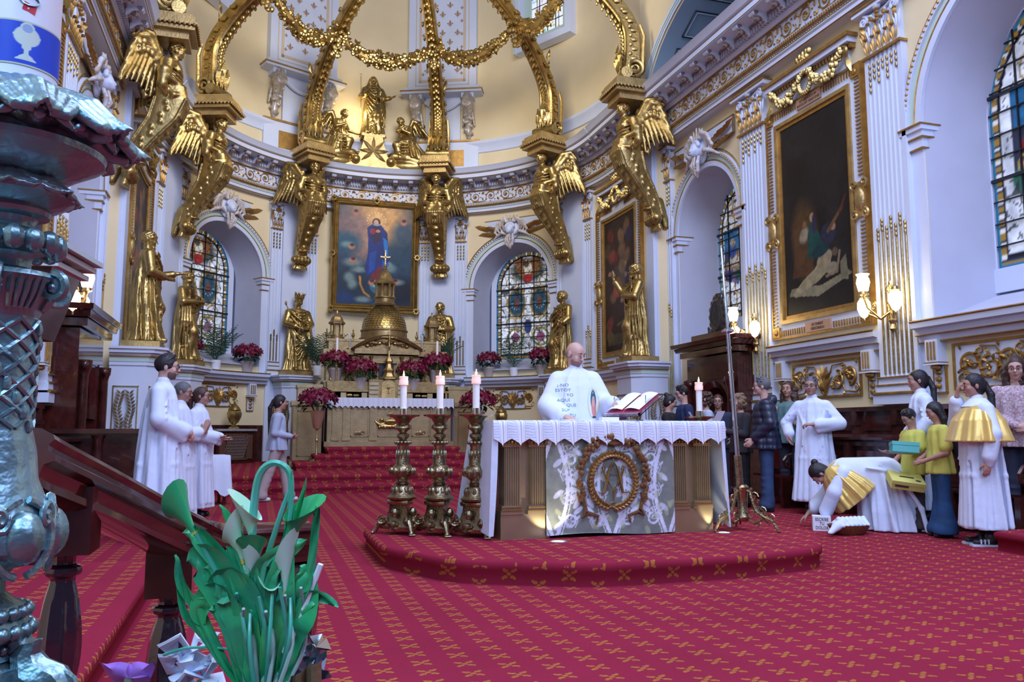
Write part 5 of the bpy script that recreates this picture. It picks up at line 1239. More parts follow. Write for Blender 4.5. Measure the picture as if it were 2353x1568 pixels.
for g in (1,-1):
    sa,sb=sy(10.88,g),sy(9.04,g); w=abs(sa-sb); h=6.02-2.68
    if g>0: big_frame('framed_painting','tall dark painting of mourners over a pale body, ribbed gilt frame, right wall',sa,sb,2.68,6.02,dark_canvas(w-.2,h-.2,'mourn'),('ET DEPOSITUM','INVOLVIT SINDONE'),('LE CHRIST','DESCENDU'))
    else: big_frame('framed_painting','tall dark painting in a ribbed gilt frame on the left wall, behind the great candlestick',sb,sa,2.68,6.02,dark_canvas(w-.2,h-.2,'a'))
    sa,sb=g*7.25,sy(15.35,g) if g>0 else -sy(15.35,1); w=abs(sb-sa)
    big_frame('framed_painting','tall brown painting in a ribbed frame behind the %s'%('statue with the raised hand' if g>0 else 'toga statue nearest on the left'),min(sa,sb),max(sa,sb),2.68,6.02,dark_canvas(w-.2,h-.2,'b'),('LOREM','') and None,None,True,True)
def virgin_painting():
    w,h=1.95,2.62; c=Canvas(w,h,150,200,(.05,.10,.16)); X=lambda u,v:(u*w,v*h)
    c.ell(X(.54,.86),(.40*w,.25*h),(.62,.42,.20),soft=.9); c.ell(X(.38,.64),(.22*w,.2*h),(.50,.33,.25),soft=.9,al=.7); c.ell(X(.15,.8),(.25*w,.15*h),(.30,.22,.22),soft=.9,al=.8); c.ell(X(.1,.62),(.2*w,.1*h),(.04,.16,.22),soft=.8); c.ell(X(.88,.75),(.15*w,.12*h),(.12,.16,.20),soft=.9); c.ell(X(.85,.5),(.25*w,.16*h),(.05,.12,.17),soft=.9)
    c.ell(X(.2,.22),(.3*w,.18*h),(.02,.06,.10),soft=.8); c.ell(X(.85,.14),(.3*w,.14*h),(.01,.02,.05),soft=.8); c.ell(X(.08,.05),(.15*w,.08*h),(.02,.08,.2),soft=.6)
    for u,v,a,b in ((.2,.42,.12,.04),(.16,.27,.07,.05),(.2,.2,.06,.05),(.28,.35,.1,.03),(.72,.38,.07,.04),(.8,.24,.1,.03),(.35,.05,.1,.03),(.68,.42,.05,.03),(.12,.6,.08,.03)): c.ell(X(u,v),(a*w,b*h),(.30,.38,.36),soft=.9,al=.8)
    c.ell(X(.535,.19),(.10*w,.075*h),(.08,.24,.30)); c.ell(X(.50,.21),(.05*w,.03*h),(.25,.5,.55),soft=.8)
    c.line([(X(.30,.28)),(X(.31,.2)),(X(.36,.12)),(X(.43,.085))],.028,(.48,.30,.06))
    c.ell(X(.51,.86),(.10*w,.065*h),(.80,.58,.30),soft=.9,al=.7)
    c.poly([X(.44,.25),X(.60,.25),X(.60,.42),X(.44,.42)],(.24,.03,.05)); 
    c.poly([X(.38,.78),X(.44,.82),X(.57,.82),X(.66,.74),X(.67,.62),X(.70,.48),X(.64,.36),X(.60,.28),X(.62,.42),X(.56,.40),X(.50,.34),X(.40,.28),X(.36,.36),X(.40,.52),X(.40,.66)],(.015,.07,.26))
    c.poly([X(.42,.52),X(.52,.56),X(.50,.36),X(.42,.32)],(.03,.14,.42),.8); c.poly([X(.60,.70),X(.66,.66),X(.68,.5),X(.62,.56)],(.05,.28,.55),.9); c.poly([X(.60,.46),X(.70,.42),X(.64,.36),X(.60,.38)],(.02,.20,.5))
    c.poly([X(.42,.74),X(.45,.80),X(.56,.80),X(.57,.66),X(.47,.62)],(.08,.03,.10)); c.ell(X(.46,.75),(.04*w,.03*h),(.35,.05,.10)); c.ell(X(.53,.755),(.03*w,.016*h),(.62,.36,.28))
    c.ell(X(.505,.845),(.055*w,.042*h),(.05,.03,.04)); c.ell(X(.50,.842),(.034*w,.032*h),(.66,.44,.34)); c.ell(X(.51,.82),(.05*w,.012*h),(.40,.42,.42))
    for k in range(12): t=PI*(k/11)*1.3-.5; c.ell((.505*w+.125*w*cos(t),.86*h+.085*h*sin(t)),(.012,.012),(.85,.8,.6))
    for u,v in ((.18,.58),(.20,.44),(.78,.24),(.46,.225),(.88,.86),(.22,.93),(.54,.235)): c.ell(X(u,v),(.045*w,.03*h),(.50,.27,.20),soft=.5); c.ell(X(u+.005,v+.018),(.03*w,.016*h),(.12,.05,.03),soft=.5)
    c.noise(.22,9,2); c.g=1.6; c.k=1.5
    r=thing('framed_painting','large gold-framed painting of a woman in a blue mantle on clouds above the high altar','painting',(X0+.14,YC+RW-.16,4.20),0); r.rotation_euler=(R_(3.5),0,0)
    W2,H2=w/2+.0,h
    c.build('canvas',lambda u,v:(u-w/2,-.10,v+.19),PAINTM,r)
    for e0,e1,y0,y1,M,nm in ((0,.06,.10,.13,GOLD,'sight_edge'),(.06,.12,.12,.16,GOLD2,'inner_moulding'),(.12,.19,.14,.22,GOLD,'outer_moulding')):
        m=MB(); z0,z1=.19,.19+h
        m.rows([[(-W2-e0,-y0,z0-e0),(-W2-(e0+e1)/2,-y1,z0-(e0+e1)/2),(-W2-e1,-y0,z0-e1),(-W2-e1,0,z0-e1)],[(-W2-e0,-y0,z1+e0),(-W2-(e0+e1)/2,-y1,z1+(e0+e1)/2),(-W2-e1,-y0,z1+e1),(-W2-e1,0,z1+e1)],
                [(W2+e0,-y0,z1+e0),(W2+(e0+e1)/2,-y1,z1+(e0+e1)/2),(W2+e1,-y0,z1+e1),(W2+e1,0,z1+e1)],[(W2+e0,-y0,z0-e0),(W2+(e0+e1)/2,-y1,z0-(e0+e1)/2),(W2+e1,-y0,z0-e1),(W2+e1,0,z0-e1)],[(-W2-e0,-y0,z0-e0),(-W2-(e0+e1)/2,-y1,z0-(e0+e1)/2),(-W2-e1,-y0,z0-e1),(-W2-e1,0,z0-e1)]])
        m.build(nm,M,r,smooth=0)
    m=MB()
    for x in (-W2-.15,0,W2+.15):
        for z in (.04,.19+h/2,.19+h+.15):
            if x==0 and abs(z-.19-h/2)<.1: continue
            for k in range(8): m.ball((x+.06*cos(k*.8),-.19,z+.06*sin(k*.8)),(.035,.03,.035),5,4)
    o=m.build('frame_ornament',GOLD,r)
    m=MB(); m.b(-W2-.1,W2+.1,-.09,.0,.08,.3+h); m.build('backing',DARKW,r,smooth=0)
virgin_painting()
# ---------------- wall lamps ----------------
LAMPG=mat('lit_opal_glass',(1,.95,.8),.3,emit=(1,.86,.55),es=5.5)
def sconce(s,lab):
    r=thing('wall_lamp',lab,'wall lamp',W(s,.12,2.42),Wf(s)[1],'three-light wall lamps on the pilasters')
    m=MB(); m.lathe([(.02,-.1),(.05,-.06),(.03,0),(.06,.05),(.045,.2),(.07,.26),(.03,.34),(.05,.42),(.015,.5)],(0,-.03,.0),10); 
    for k in range(8): m.ball((.03*cos(k),-.06,.40+.02*k),(.035,.03,.035),5,4)
    m.build('back_plate',BRASS,r)
    for x,y,z,up in ((-.30,-.22,.22,0),(.02,-.30,.24,0),(-.16,-.34,.48,1)):
        if x==.02: x,y=.26,-.22
        a=MB(); zz=z+(.16 if not up else -.08)
        a.tube([(0,-.05,.18),(x*.4,y*.5,.08),(x*.8,y*.9,.16 if not up else .22),(x,y,zz)],[.02,.018,.016,.02],7); a.tube([(x*.6+p,y*.7,.25+q) for p,q in spiral(0,0,.06,1.2,0,1,12)],.010,5)
        a.lathe([(.02,zz-.02),(.06,zz),(.05,zz+.04),(.015,zz+.06)],(x,y,0),10); arm=a.build('arm',BRASS,r)
        b=MB()
        if up: b.lathe([(.035,zz+.03),(.06,zz+.05),(.085,zz+.16),(.075,zz+.21),(.06,zz+.235),(.085,zz+.27)],(x,y,0),14,lob=7,la=.05)
        else: b.lathe([(.01,zz-.27),(.045,zz-.24),(.085,zz-.14),(.08,zz-.06),(.055,zz-.02)],(x,y,0),14,lob=7,la=.05); 
        b.build('glass_shade',LAMPG,arm)
        if not up: f=MB(); f.ball((x,y,zz-.29),(.015,.015,.03),6,4); f.build('finial',BRASS,arm)
    point('bulb',(.0,-.42,.35),14,(1,.80,.48),.12,r)
sconce(sy(8.4,1),'three-light brass wall lamp on the pilaster right of the tall dark painting')
sconce(sy(11.44,1),'three-light brass wall lamp on the pilaster beside the dark wooden doorcase')
sconce(sy(11.44,-1),'three-light brass wall lamp on the left wall beside the candlestick'); 
# ---------------- high altar ----------------
def high_altar():
    r=thing('high_altar','golden high altar with a scaled dome, turrets and white lace cloth on red steps','altar',(X0,17.25,.72))
    A=mat('high_altar_gold',(.44,.33,.17),.38,.65,var=.25,vscale=6,bump=.2,bscale=30); B_=mat('altar_bronze_gold',(.38,.26,.11),.38,.7,var=.35,vscale=8,bump=.3,bscale=26)
    m=MB(); m.b(-1.32,1.32,0,.9,0,.97); m.b(-1.38,1.38,-.05,.9,0,.10); m.b(-1.36,1.36,-.06,.5,.93,1.0); m.build('table',A,r,smooth=0)
    for k,(x0,x1) in enumerate(((-1.22,-1.08),(-1.0,-.86),(-.44,-.30),(-.64,-.56),(.30,.44),(.56,.64),(.86,1.0),(1.08,1.22))):
        if k in (3,5): continue
        m=MB(); m.b(x0,x1,-.04,0,.14,.86); m.b(x0-.015,x1+.015,-.05,0,.12,.18); m.b(x0-.015,x1+.015,-.05,0,.80,.86)
        for j in range(4): m.b(x0+.02+.028*j,x0+.035+.028*j,-.046,-.03,.2,.78)
        m.build('pilaster_strip',A,r,smooth=0)
    for x0,x1 in ((-.84,-.46),(-.27,.27),(.46,.84)):
        m=MB(); 
        for q in ((x0,x0+.02,.2,.8),(x1-.02,x1,.2,.8),(x0,x1,.2,.22),(x0,x1,.78,.8)): m.b(q[0],q[1],-.02,0,q[2],q[3])
        if x1-x0<.45:
            for g in (-1,1): m.tube([((x0+x1)/2+g*(.06+p),-.03,.28+q) for p,q in spiral(0,0,.045,1.2,0,g,10)],.012,5)
            m.ball(((x0+x1)/2,-.03,.29),(.05,.03,.045),8,5)
        m.build('front_panel',A,r,smooth=0)
    b=Blob((-.42,-.16,.35),(.42,.06,.78),.012); b.chain([(-.32,-.02,.52),(-.22,-.05,.44),(0,-.06,.42),(.22,-.05,.44),(.32,-.02,.52)],.035,.02); b.ell((.02,-.06,.53),(.17,.05,.055),.03); b.ell((-.19,-.06,.56),(.05,.04,.035),.02); b.chain([(.1,-.06,.5),(.2,-.06,.47)],.02); b.chain([(-.1,-.06,.5),(-.2,-.06,.47)],.02)
    for k in range(9): b.ell((-.24+.06*k,-.07,.40+.01*(k%2)),.03,.01)
    b.cap((0,-.05,.6),(0,-.05,.74),.012,.012,.005); b.cap((-.05,-.05,.69),(.05,-.05,.69),.012,.012,.005); b.build('lamb_relief',GOLD,r)
    # lace cloth
    m=MB(); nx=120; top=[(-1.36+2.72*i/nx,-.09,1.02) for i in range(nx+1)]; back=[(x,.48,1.02) for x,_,_ in top]
    bot=[(x,-.10-.008*sin(i*.9),.80+.045*abs(sin(i*PI/5))) for i,(x,_,_) in enumerate(top)]; m.rows([back,top,bot])
    m.rows([[(1.37,-.09,1.02),(1.37,.48,1.02)],[(1.385,-.10,.10),(1.385,.48,.10)]]); m.rows([[(-1.37,-.09,1.02),(-1.37,.48,1.02)],[(-1.385,-.10,.10),(-1.385,.48,.10)]]); m.build('altar_cloth',lace_mat('lace_small',.105,.2),r)
    # gradines
    m=MB(); m.b(-1.35,1.35,.50,1.5,1.0,1.20); m.b(-1.38,1.38,.48,1.5,1.17,1.21); m.b(-1.35,1.35,.75,1.5,1.2,1.40); m.b(-1.38,1.38,.73,1.5,1.38,1.42); m.build('gradine',B_,r,smooth=0)
    for x in (-1.2,-.95,-.5,.5,.95,1.2): m=MB(); m.b(x-.06,x+.06,.485,.5,1.04,1.15); m.build('inlay',A,r,smooth=0)
    for x in (-.75,.75): m=MB(); [leaf(m,x+.03*k*g,1.095,0 if g>0 else PI,.09,.05,.48,.02) for k in range(3) for g in (-1,1)]; m.build('leaf_ornament',GOLD,r,smooth=0)
    m=MB(); m.b(-.42,.42,.40,.9,1.0,1.44); 
    m.build('tabernacle_block',B_,r,smooth=0)
    for g in (-1,1):
        for k in range(4): m=MB(); m.b(g*.31-.10,g*.31+.10,.375,.40,1.03+.095*k,1.09+.095*k); m.build('tabernacle_band',ALTG,r,smooth=0)
    m=MB(); P=[(-.15,0)]+[(-.15*cos(PI*k/10),.27+.15*sin(PI*k/10)) for k in range(11)]+[(.15,0)]; m.prism(P,-.0,.05,M=Matrix(((1,0,0),(0,0,-1),(0,1,0))),c=(0,.4,1.02)); d=m.build('tabernacle_door',GOLD2,r,smooth=0)
    m=MB(); m.b(-.05,.05,.34,.36,1.10,1.13); m.lathe([(.03,1.13),(.008,1.16),(.008,1.22),(.035,1.25),(.035,1.27)],(0,.345,0),8); m.build('chalice_relief',GOLD,d)
    # retable
    m=MB(); m.b(-1.3,1.3,.85,1.5,1.4,2.02); m.b(-.62,.62,.72,1.5,1.4,2.02); m.b(-1.38,1.38,.72,1.5,2.0,2.12); m.b(-.72,.72,.58,1.5,2.02,2.14); m.b(-1.26,1.26,.85,1.5,2.1,2.34); m.b(-1.30,1.30,.83,1.5,2.31,2.36); m.build('retable',B_,r,smooth=0)
    for g in (-1,1):
        for x in (.56,.34,.85,1.2): 
            m=MB(); m.lathe([(.045,1.44),(.04,1.47),(.028,1.50),(.025,1.9),(.035,1.93),(.05,1.98)],(g*x,.66 if x<.6 else .80,0),10); m.build('colonnette',GOLD,r)
        m=MB(); m.tube([(g*.45+.07*cos(t),.70,1.80+.07*sin(t)) for t in np.linspace(0,2*PI,13)],.012,5); m.build('roundel',GOLD,r)
    m=MB(); m.b(-.17,.17,.70,.715,1.45,1.8); m.build('niche',BLACK,r,smooth=0); m=MB(); m.prism([(-.24,1.82),(.24,1.82),(0,1.95)],-.72,-.62,M=Matrix(((1,0,0),(0,0,-1),(0,1,0))),c=(0,0,0)); m.build('niche_pediment',B_,r,smooth=0)
    # curved pediment
    m=MB(); n=16; P=[(-.78+1.56*k/n,2.14+.30*(1-((k-n/2)/(n/2))**2)) for k in range(n+1)]
    m.rows([[(x,.56,z-.07) for x,z in P],[(x,.50,z) for x,z in P],[(x,.60,z+.01) for x,z in P],[(x,1.2,z+.01) for x,z in P]]); m.rows([[(x,.66,2.12) for x,z in P],[(x,.66,z-.05) for x,z in P]]); m.build('pediment',B_,r)
    m=MB()
    for g in (-1,1):
        for k in range(5): m.ball((g*(.08+.09*k),.63,2.28-.02*k),(.05,.04,.035),6,4); leaf(m,g*(.2+.08*k),2.24,0 if g>0 else PI,.12,.06,.62,.04)
    m.ball((0,.62,2.30),(.08,.05,.07),8,6); m.build('pediment_carving',GOLD,r)
    # drum, dome of overlapping scales
    cy=1.15; m=MB(); m.lathe([(.57,2.30),(.57,2.42),(.53,2.44),(.52,2.56),(.54,2.58),(.54,2.61),(.51,2.62)],(0,cy,0),40); m.build('drum',B_,r,smooth=30)
    m=MB(); m.lathe([(.50*cos(t),2.60+.62*sin(t)) for t in np.linspace(0,1.40,14)],(0,cy,0),40); m.build('dome',GOLD2,r)
    sc_=MB(); 
    for j in range(15):
        t0=.02+j*.092; R0=.505*cos(t0); z0=2.60+.625*sin(t0); n=max(10,int(2*PI*R0/.085))
        for k in range(n):
            a=2*PI*(k+.5*(j%2))/n; t1=t0+.125
            P=[]
            for da,tt,rr in ((-.5,t1,0),(.5,t1,0),(.5,t0+.04,.010),(.25,t0,.014),(-.25,t0,.014),(-.5,t0+.04,.010)):
                R1=(.503+rr)*cos(tt)+.0; aa=a+da*2*PI/n*.96; P.append((R1*cos(aa),cy+R1*sin(aa),2.60+(.622+rr)*sin(tt)))
            if sin(a)>.35: continue
            sc_.add(P,[(0,1,2,3,4,5)])
    o=sc_.build('dome_scales',GOLD,r,smooth=0); o['kind']='stuff'
    m=MB(); m.lathe([(.24,3.18),(.26,3.22),(.22,3.26),(.22,3.34),(.25,3.36),(.25,3.38)],(0,cy,0),16); m.lathe([(.15,3.38),(.15,3.68)],(0,cy,0),8); m.lathe([(.25,3.68),(.26,3.72),(.20,3.76),(.17,3.82),(.14,3.92),(.08,3.98),(.04,4.02),(.05,4.06),(.02,4.12)],(0,cy,0),16,lob=8,la=.04); m.ball((0,cy,4.12),(.045,.045,.045)); m.build('lantern',B_,r)
    for k in range(8): m=MB(); m.lathe([(.035,3.38),(.022,3.42),(.02,3.62),(.035,3.68)],(.205*cos(k*PI/4+.39),cy+.205*sin(k*PI/4+.39),0),8); m.build('lantern_column',GOLD,r)
    m=MB(); m.b(-.014,.014,cy-.012,cy+.012,4.12,4.46); m.b(-.10,.10,cy-.012,cy+.012,4.32,4.348)
    for p in ((-.1,4.334),(.1,4.334),(0,4.47)): m.ball((p[0],cy,p[1]),(.026,.02,.026),6,4)
    m.build('cross',GOLD,r)
    for g in (-1,1):
        X=g*1.08; m=MB(); m.lathe([(.17,2.34),(.17,2.40),(.14,2.42),(.14,2.46)],(X,1.0,0),12); m.lathe([(.08,2.46),(.08,2.70)],(X,1.0,0),6); m.lathe([(.17,2.70),(.175,2.74),(.14,2.77),(.12,2.84),(.07,2.90),(.025,2.93),(.03,2.96),(.012,3.02)],(X,1.0,0),12,lob=6,la=.06); m.ball((X,1.0,3.03),(.022,.022,.03)); t=m.build('turret',B_,r)
        for k in range(6): m=MB(); m.lathe([(.025,2.46),(.016,2.49),(.015,2.66),(.025,2.70)],(X+.13*cos(k*PI/3),1.0+.13*sin(k*PI/3),0),7); m.build('turret_column',GOLD,t)
        for x in (.72,1.28): m=MB(); m.lathe([(.03,2.36),(.015,2.40),(.04,2.45),(.03,2.49),(.012,2.53),(.018,2.56),(.004,2.60)],(g*x if x<1 else g*1.3,.95,0),8); m.build('finial',GOLD,r)
        # side blocks
        m=MB(); m.b(*sorted((g*1.42,g*2.0)),.1,1.4,-.42,.92); m.b(*sorted((g*1.38,g*2.04)),.06,1.4,.85,.95); m.b(*sorted((g*1.36,g*2.06)),.05,1.4,-.42,-.3); m.b(*sorted((g*1.4,g*1.9)),.6,1.4,.95,1.3); m.b(*sorted((g*1.38,g*1.92)),.58,1.4,1.25,1.32); w_=m.build('side_pedestal',A,r,smooth=0)
        m=MB(); 
        for q in ((1.5,1.52,-.2,.75),(1.9,1.92,-.2,.75),(1.5,1.92,-.2,-.18),(1.5,1.92,.73,.75)): m.b(*sorted((g*q[0],g*q[1])),.08,.1,q[2],q[3])
        m.build('panel_moulding',B_,w_,smooth=0)
    # base towards the wall
    m=MB(); m.b(-1.3,1.3,.5,3.2,-.3,1.4); m.build('core',B_,r,smooth=0)
def lace_mat(name,period,drop,vert=True):
    if name in MATS: return MATS[name]
    m=bpy.data.materials.new(name); m.use_nodes=True; nt=m.node_tree; N=nt.nodes; L=nt.links; B=N['Principled BSDF']; B.inputs['Roughness'].default_value=.9
    tc=N.new('ShaderNodeTexCoord'); sp=N.new('ShaderNodeSeparateXYZ'); L.new(tc.outputs['Object'],sp.inputs[0])
    def M(op,a,b=None):
        n=N.new('ShaderNodeMath'); n.operation=op
        for i,v in enumerate((a,b)):
            if v is None: continue
            if isinstance(v,(int,float)): n.inputs[i].default_value=v
            else: L.new(v,n.inputs[i])
        return n.outputs[0]
    u=M('MULTIPLY',M('SUBTRACT',M('FRACT',M('DIVIDE',M('ADD',sp.outputs['X'],sp.outputs['Y']),period)),.5),period); au=M('ABSOLUTE',u)
    line=M('LESS_THAN',M('ABSOLUTE',M('SUBTRACT',au,period*.40)),period*.035); line2=M('LESS_THAN',M('ABSOLUTE',M('SUBTRACT',au,period*.30)),period*.02)
    w=N.new('ShaderNodeTexWave'); w.wave_type='RINGS'; w.inputs['Scale'].default_value=14; w.inputs['Distortion'].default_value=5; w.inputs['Detail'].default_value=2; L.new(tc.outputs['Object'],w.inputs['Vector'])
    lead=M('LESS_THAN',au,period*.24)
    pat=M('MAXIMUM',M('MAXIMUM',line,line2),M('MULTIPLY',lead,M('MULTIPLY',w.outputs['Fac'],.55)))
    mx=N.new('ShaderNodeMix'); mx.data_type='RGBA'; L.new(pat,mx.inputs['Factor']); mx.inputs['A'].default_value=(.50,.53,.70,1); mx.inputs['B'].default_value=(.92,.93,.98,1); L.new(mx.outputs['Result'],B.inputs['Base Color'])
    MATS[name]=m; return m
high_altar()
def crucifix(loc,label):
    r=thing('crucifix',label,'crucifix',loc); m=MB(); m.lathe([(.20,0),(.20,.03),(.13,.06),(.09,.14),(.12,.2),(.07,.26),(.05,.34),(.09,.40),(.06,.46),(.03,.5)],n=12,lob=6,la=.08); m.build('foot',GOLD2,r)
    m=MB(); m.b(-.015,.015,-.012,.012,.5,1.10); m.b(-.17,.17,-.012,.012,.92,.95); m.build('cross',GOLD2,r,smooth=0)
    b=Blob((-.2,-.08,.62),(.2,.03,1.02),.008); b.ell((0,-.03,.97),(.025,.028,.032),.01); b.cap((0,-.03,.93),(0,-.03,.80),.03,.022,.01); b.chain([(0,-.03,.92),(-.08,-.03,.93),(-.15,-.02,.94)],.012,.01); b.chain([(0,-.03,.92),(.08,-.03,.93),(.15,-.02,.94)],.012,.01); b.chain([(-.01,-.03,.80),(.0,-.05,.72),(0,-.03,.65)],[.022,.018,.012],.01); b.build('corpus',GOLD,r)
crucifix((X0+.02,17.72,2.17),'gold crucifix on a footed base in the middle of the high altar')
FLAME=mat('candle_flame',(1,.6,.2),.5,emit=(1,.62,.22),es=28); WARMWAX=mat('glowing_wax',(.96,.72,.62),.5,emit=(1,.42,.30),es=.35); GLASS=mat('clear_glass',(1,1,1),.03,trans=1)
# tall altar candlesticks
for k,(x,h,zz,y) in enumerate(((-1.10,1.02,1.92,17.85),(-.80,.92,2.14,18.1),(.83,.92,2.14,18.1),(1.13,1.02,1.92,17.85))):
    tall=k in (0,3)
    r=thing('altar_candlestick',['slim brass candlestick with a white candle, far left on the high altar','slim brass candlestick with a glass tube, left of the altar dome','slim brass candlestick with a glass tube, right of the altar dome','slim brass candlestick with a white candle, far right on the high altar'][k],'candlestick',(X0+x,y,zz),0,'slim candlesticks on the high altar')
    m=MB(); m.lathe([(.12,0),(.10,.04),(.05,.09),(.03,.13),(.05,.17),(.02,.22),(.02,.5),(.035,.53),(.018,.57),(.016,h*.72),(.04,h*.75),(.075,h*.78),(.075,h*.80),(.015,h*.80)],n=10,lob=3 if tall else 0,la=.1); m.build('stem',GOLD2,r)
    m=MB(); m.lathe([(.028,h*.80),(.028,h*.80+.33)],n=10); m.build('candle' if tall else 'glass_tube',WAX if tall else mat('thin_glass',(.9,.92,.95),.1,trans=.8),r)
# ---------------- potted plants ----------------
RED1=mat('poinsettia_red',(.24,.006,.045),.5,col2=(.10,.002,.02),vscale=24); RED2=mat('poinsettia_pink',(.42,.04,.10),.45); LEAFG=mat('dark_green_leaf',(.02,.09,.045),.45,col2=(.01,.04,.02),vscale=12)
def bract_mesh():
    m=MB()
    for ring,(n,L,tl) in enumerate(((6,.105,.15),(5,.075,.6),(4,.045,1.0))):
        m.mi=1 if ring==2 else 0
        for k in range(n):
            a=2*PI*k/n+ring*.5; c,s=cos(a),sin(a); ct,st=cos(tl),sin(tl); P=[]
            for t,w in ((0,0),(.45,.34),(.8,.22),(1.05,0)):
                for g in ((-1,1) if w else (0,)):
                    r0=L*t; e=L*w*g; zz=r0*st+.01*ring-.03*t*t*(1 if ring==0 else 0)+(-.008 if g else 0); P.append((r0*ct*c-e*s,r0*ct*s+e*c,zz))
            m.add(P,[(0,1,3,4,2),(3,5,4)]) if False else m.add(P,[(0,1,2),(1,3,4,2),(3,5,4)])
    me=m.mesh('bract',0); me.materials.append(RED1); me.materials.append(RED2); return me
BR=bract_mesh()
def foliage_mesh(seed,R0,h,n=46):
    q=random.Random(seed); m=MB()
    for k in range(n):
        a=q.random()*6.28; e=q.uniform(-.5,.6); d=Vector((cos(a)*cos(e),sin(a)*cos(e),sin(e))); p=d*R0*q.uniform(.45,.95); p.z=p.z*.6+h; u=d.cross(Vector((0,0,1))).normalized()*.05; t=p+d*.11+Vector((0,0,-.04))
        m.add([p-d*.02,p+d*.04+u,t,p+d*.04-u],[(0,1,2,3)])
    for k in range(7): m.tube([(0,0,h-.32),(R0*.4*cos(k),R0*.4*sin(k),h)],.008,4)
    return m
def poinsettia(loc,R0,label,group,pot='terra',seed=1,h=.42):
    r=thing('potted_poinsettia',label,'plant',loc,seed*1.3,group); q=random.Random(seed)
    if pot:
        m=MB(); m.lathe([(.10,0),(.15,.22),(.165,.24),(.165,.28),(.15,.28),(.14,.24)],n=16); m.build('pot',mat('beige_pot',(.45,.38,.36),.7) if pot=='terra' else mat('gold_paper_pot',(.55,.38,.25),.35,.5,bump=.4,bscale=20),r)
    foliage_mesh(seed,R0,h).build('leaves',LEAFG,r,smooth=0)
    n=int(26*(R0/.33)**1.5)
    for k in range(n):
        z=(k+.5)/n*.95; a=k*2.4; rr=math.sqrt(1-z*z) if z<1 else 0; d=Vector((rr*cos(a),rr*sin(a),z+.08)).normalized(); p=Vector((d.x*R0,d.y*R0,h+.03+d.z*R0*.72))
        o=objm('flower',BR,r,p); o.rotation_euler=d.to_track_quat('Z','Y').to_euler(); o.scale=(q.uniform(.85,1.2),)*3
    return r
PG='poinsettias with deep red bracts around the sanctuary'
def wp(s,n,z): return W(s,n,z)
poinsettia(wp(-5.05,.02,2.44),.27,'dark red poinsettia on the left window ledge, close behind the reed-bearing statue',PG,seed=1)
poinsettia(wp(-3.25,.05,2.44),.33,'dark red poinsettia in a beige pot at the right end of the left window ledge',PG,seed=2)
poinsettia(wp(3.35,.02,2.44),.30,'dark red poinsettia in a beige pot at the left end of the right window ledge',PG,seed=3)
poinsettia(wp(4.95,.02,2.44),.33,'dark red poinsettia at the right end of the right window ledge, behind the priest',PG,seed=4)
for x,y,z,R0,lab,sd in ((-1.10,18.05,2.14,.32,'dark red poinsettia at the far left on the high altar',5),(-.58,17.85,1.92,.36,'dark red poinsettia with green leaves, left of the altar crucifix',6),(.58,17.85,1.92,.34,'dark red poinsettia just right of the altar crucifix',7),(1.14,18.05,2.14,.34,'dark red poinsettia at the far right on the high altar',8)):
    poinsettia((X0+x,y,z),R0,lab,PG,seed=sd,h=.40)
for x,lab,sd in ((-1.58,'bright red poinsettia in a tall brass flower stand left of the high altar',11),(1.70,'bright red poinsettia in a brass flower stand right of the high altar, beyond the candles',12)):
    z=.44; st=thing('flower_stand','tall brass flower stand '+('left' if x<0 else 'right')+' of the high altar table','flower stand',(X0+x,16.35,z),0,'brass flower stands')
    m=MB(); m.lathe([(.14,0),(.12,.03),(.04,.06),(.02,.1),(.02,.4),(.035,.42),(.018,.46),(.018,.62),(.05,.66)],n=12); m.build('stem',BRASS,st); m=MB(); m.lathe([(.05,.64),(.08,.68),(.135,.95),(.15,1.0),(.13,1.0)],n=18,lob=9,la=.03); m.build('cup',mat('copper_gold',(.56,.42,.28),.3,.6),st)
    poinsettia((X0+x,16.35,z+.80),.36,lab,PG,pot=None,seed=sd,h=.34)
def frond_mesh(L=.8):
    m=MB(); P=[Vector((0,.42*L*(t**1.6),L*(t-.18*t*t))) for t in [i/12 for i in range(13)]]; m.tube(P,[.007*(1-.8*i/12) for i in range(13)],4)
    for i in range(2,13):
        for g in (-1,1):
            p=P[i]; l=.30*L*sin(PI*(.12+.8*i/13))+.03; d=Vector((g*.8,.25,.62)).normalized(); e=p+d*l+Vector((0,0,-.25*l)); w=Vector((0,.3,1)).normalized()*.011
            m.add([p,p+d*l*.5+w,e,p+d*l*.5-w],[(0,1,2,3)])
    me=m.mesh('frond',0); me.materials.append(mat('palm_green',(.03,.10,.07),.5,col2=(.015,.06,.03),vscale=10)); return me
FR=frond_mesh()
def palm(loc,label,s=1.0,seed=1,n=15):
    r=thing('potted_palm',label,'plant',loc,seed,'small potted palms around the sanctuary'); q=random.Random(seed)
    m=MB(); m.lathe([(.09,0),(.115,.2),(.12,.24),(.105,.24)],n=16); m.build('pot',mat('white_ceramic',(.78,.80,.90),.3),r)
    for k in range(n):
        o=objm('frond',FR,r,(0,0,.2)); o.rotation_euler=(R_(q.uniform(-30,4)),0,k*2.4); o.scale=(s*q.uniform(.9,1.1),)*2+(s*q.uniform(.85,1.25),)
    return r
palm(wp(-4.22,.08,2.44),'potted palm in a white pot in the middle of the left window ledge',1.15,1)
palm(wp(-1.72,1.02,2.40),'potted palm in a white pot in front of the crowned statue',1.15,2,18)
palm(wp(2.12,1.06,2.40),'dense potted palm in a white pot in front of the statue with folded arms',1.1,3,24)
palm(wp(4.12,.08,2.44),'thin potted palm in a white pot in the middle of the right window ledge',1.0,4,10)
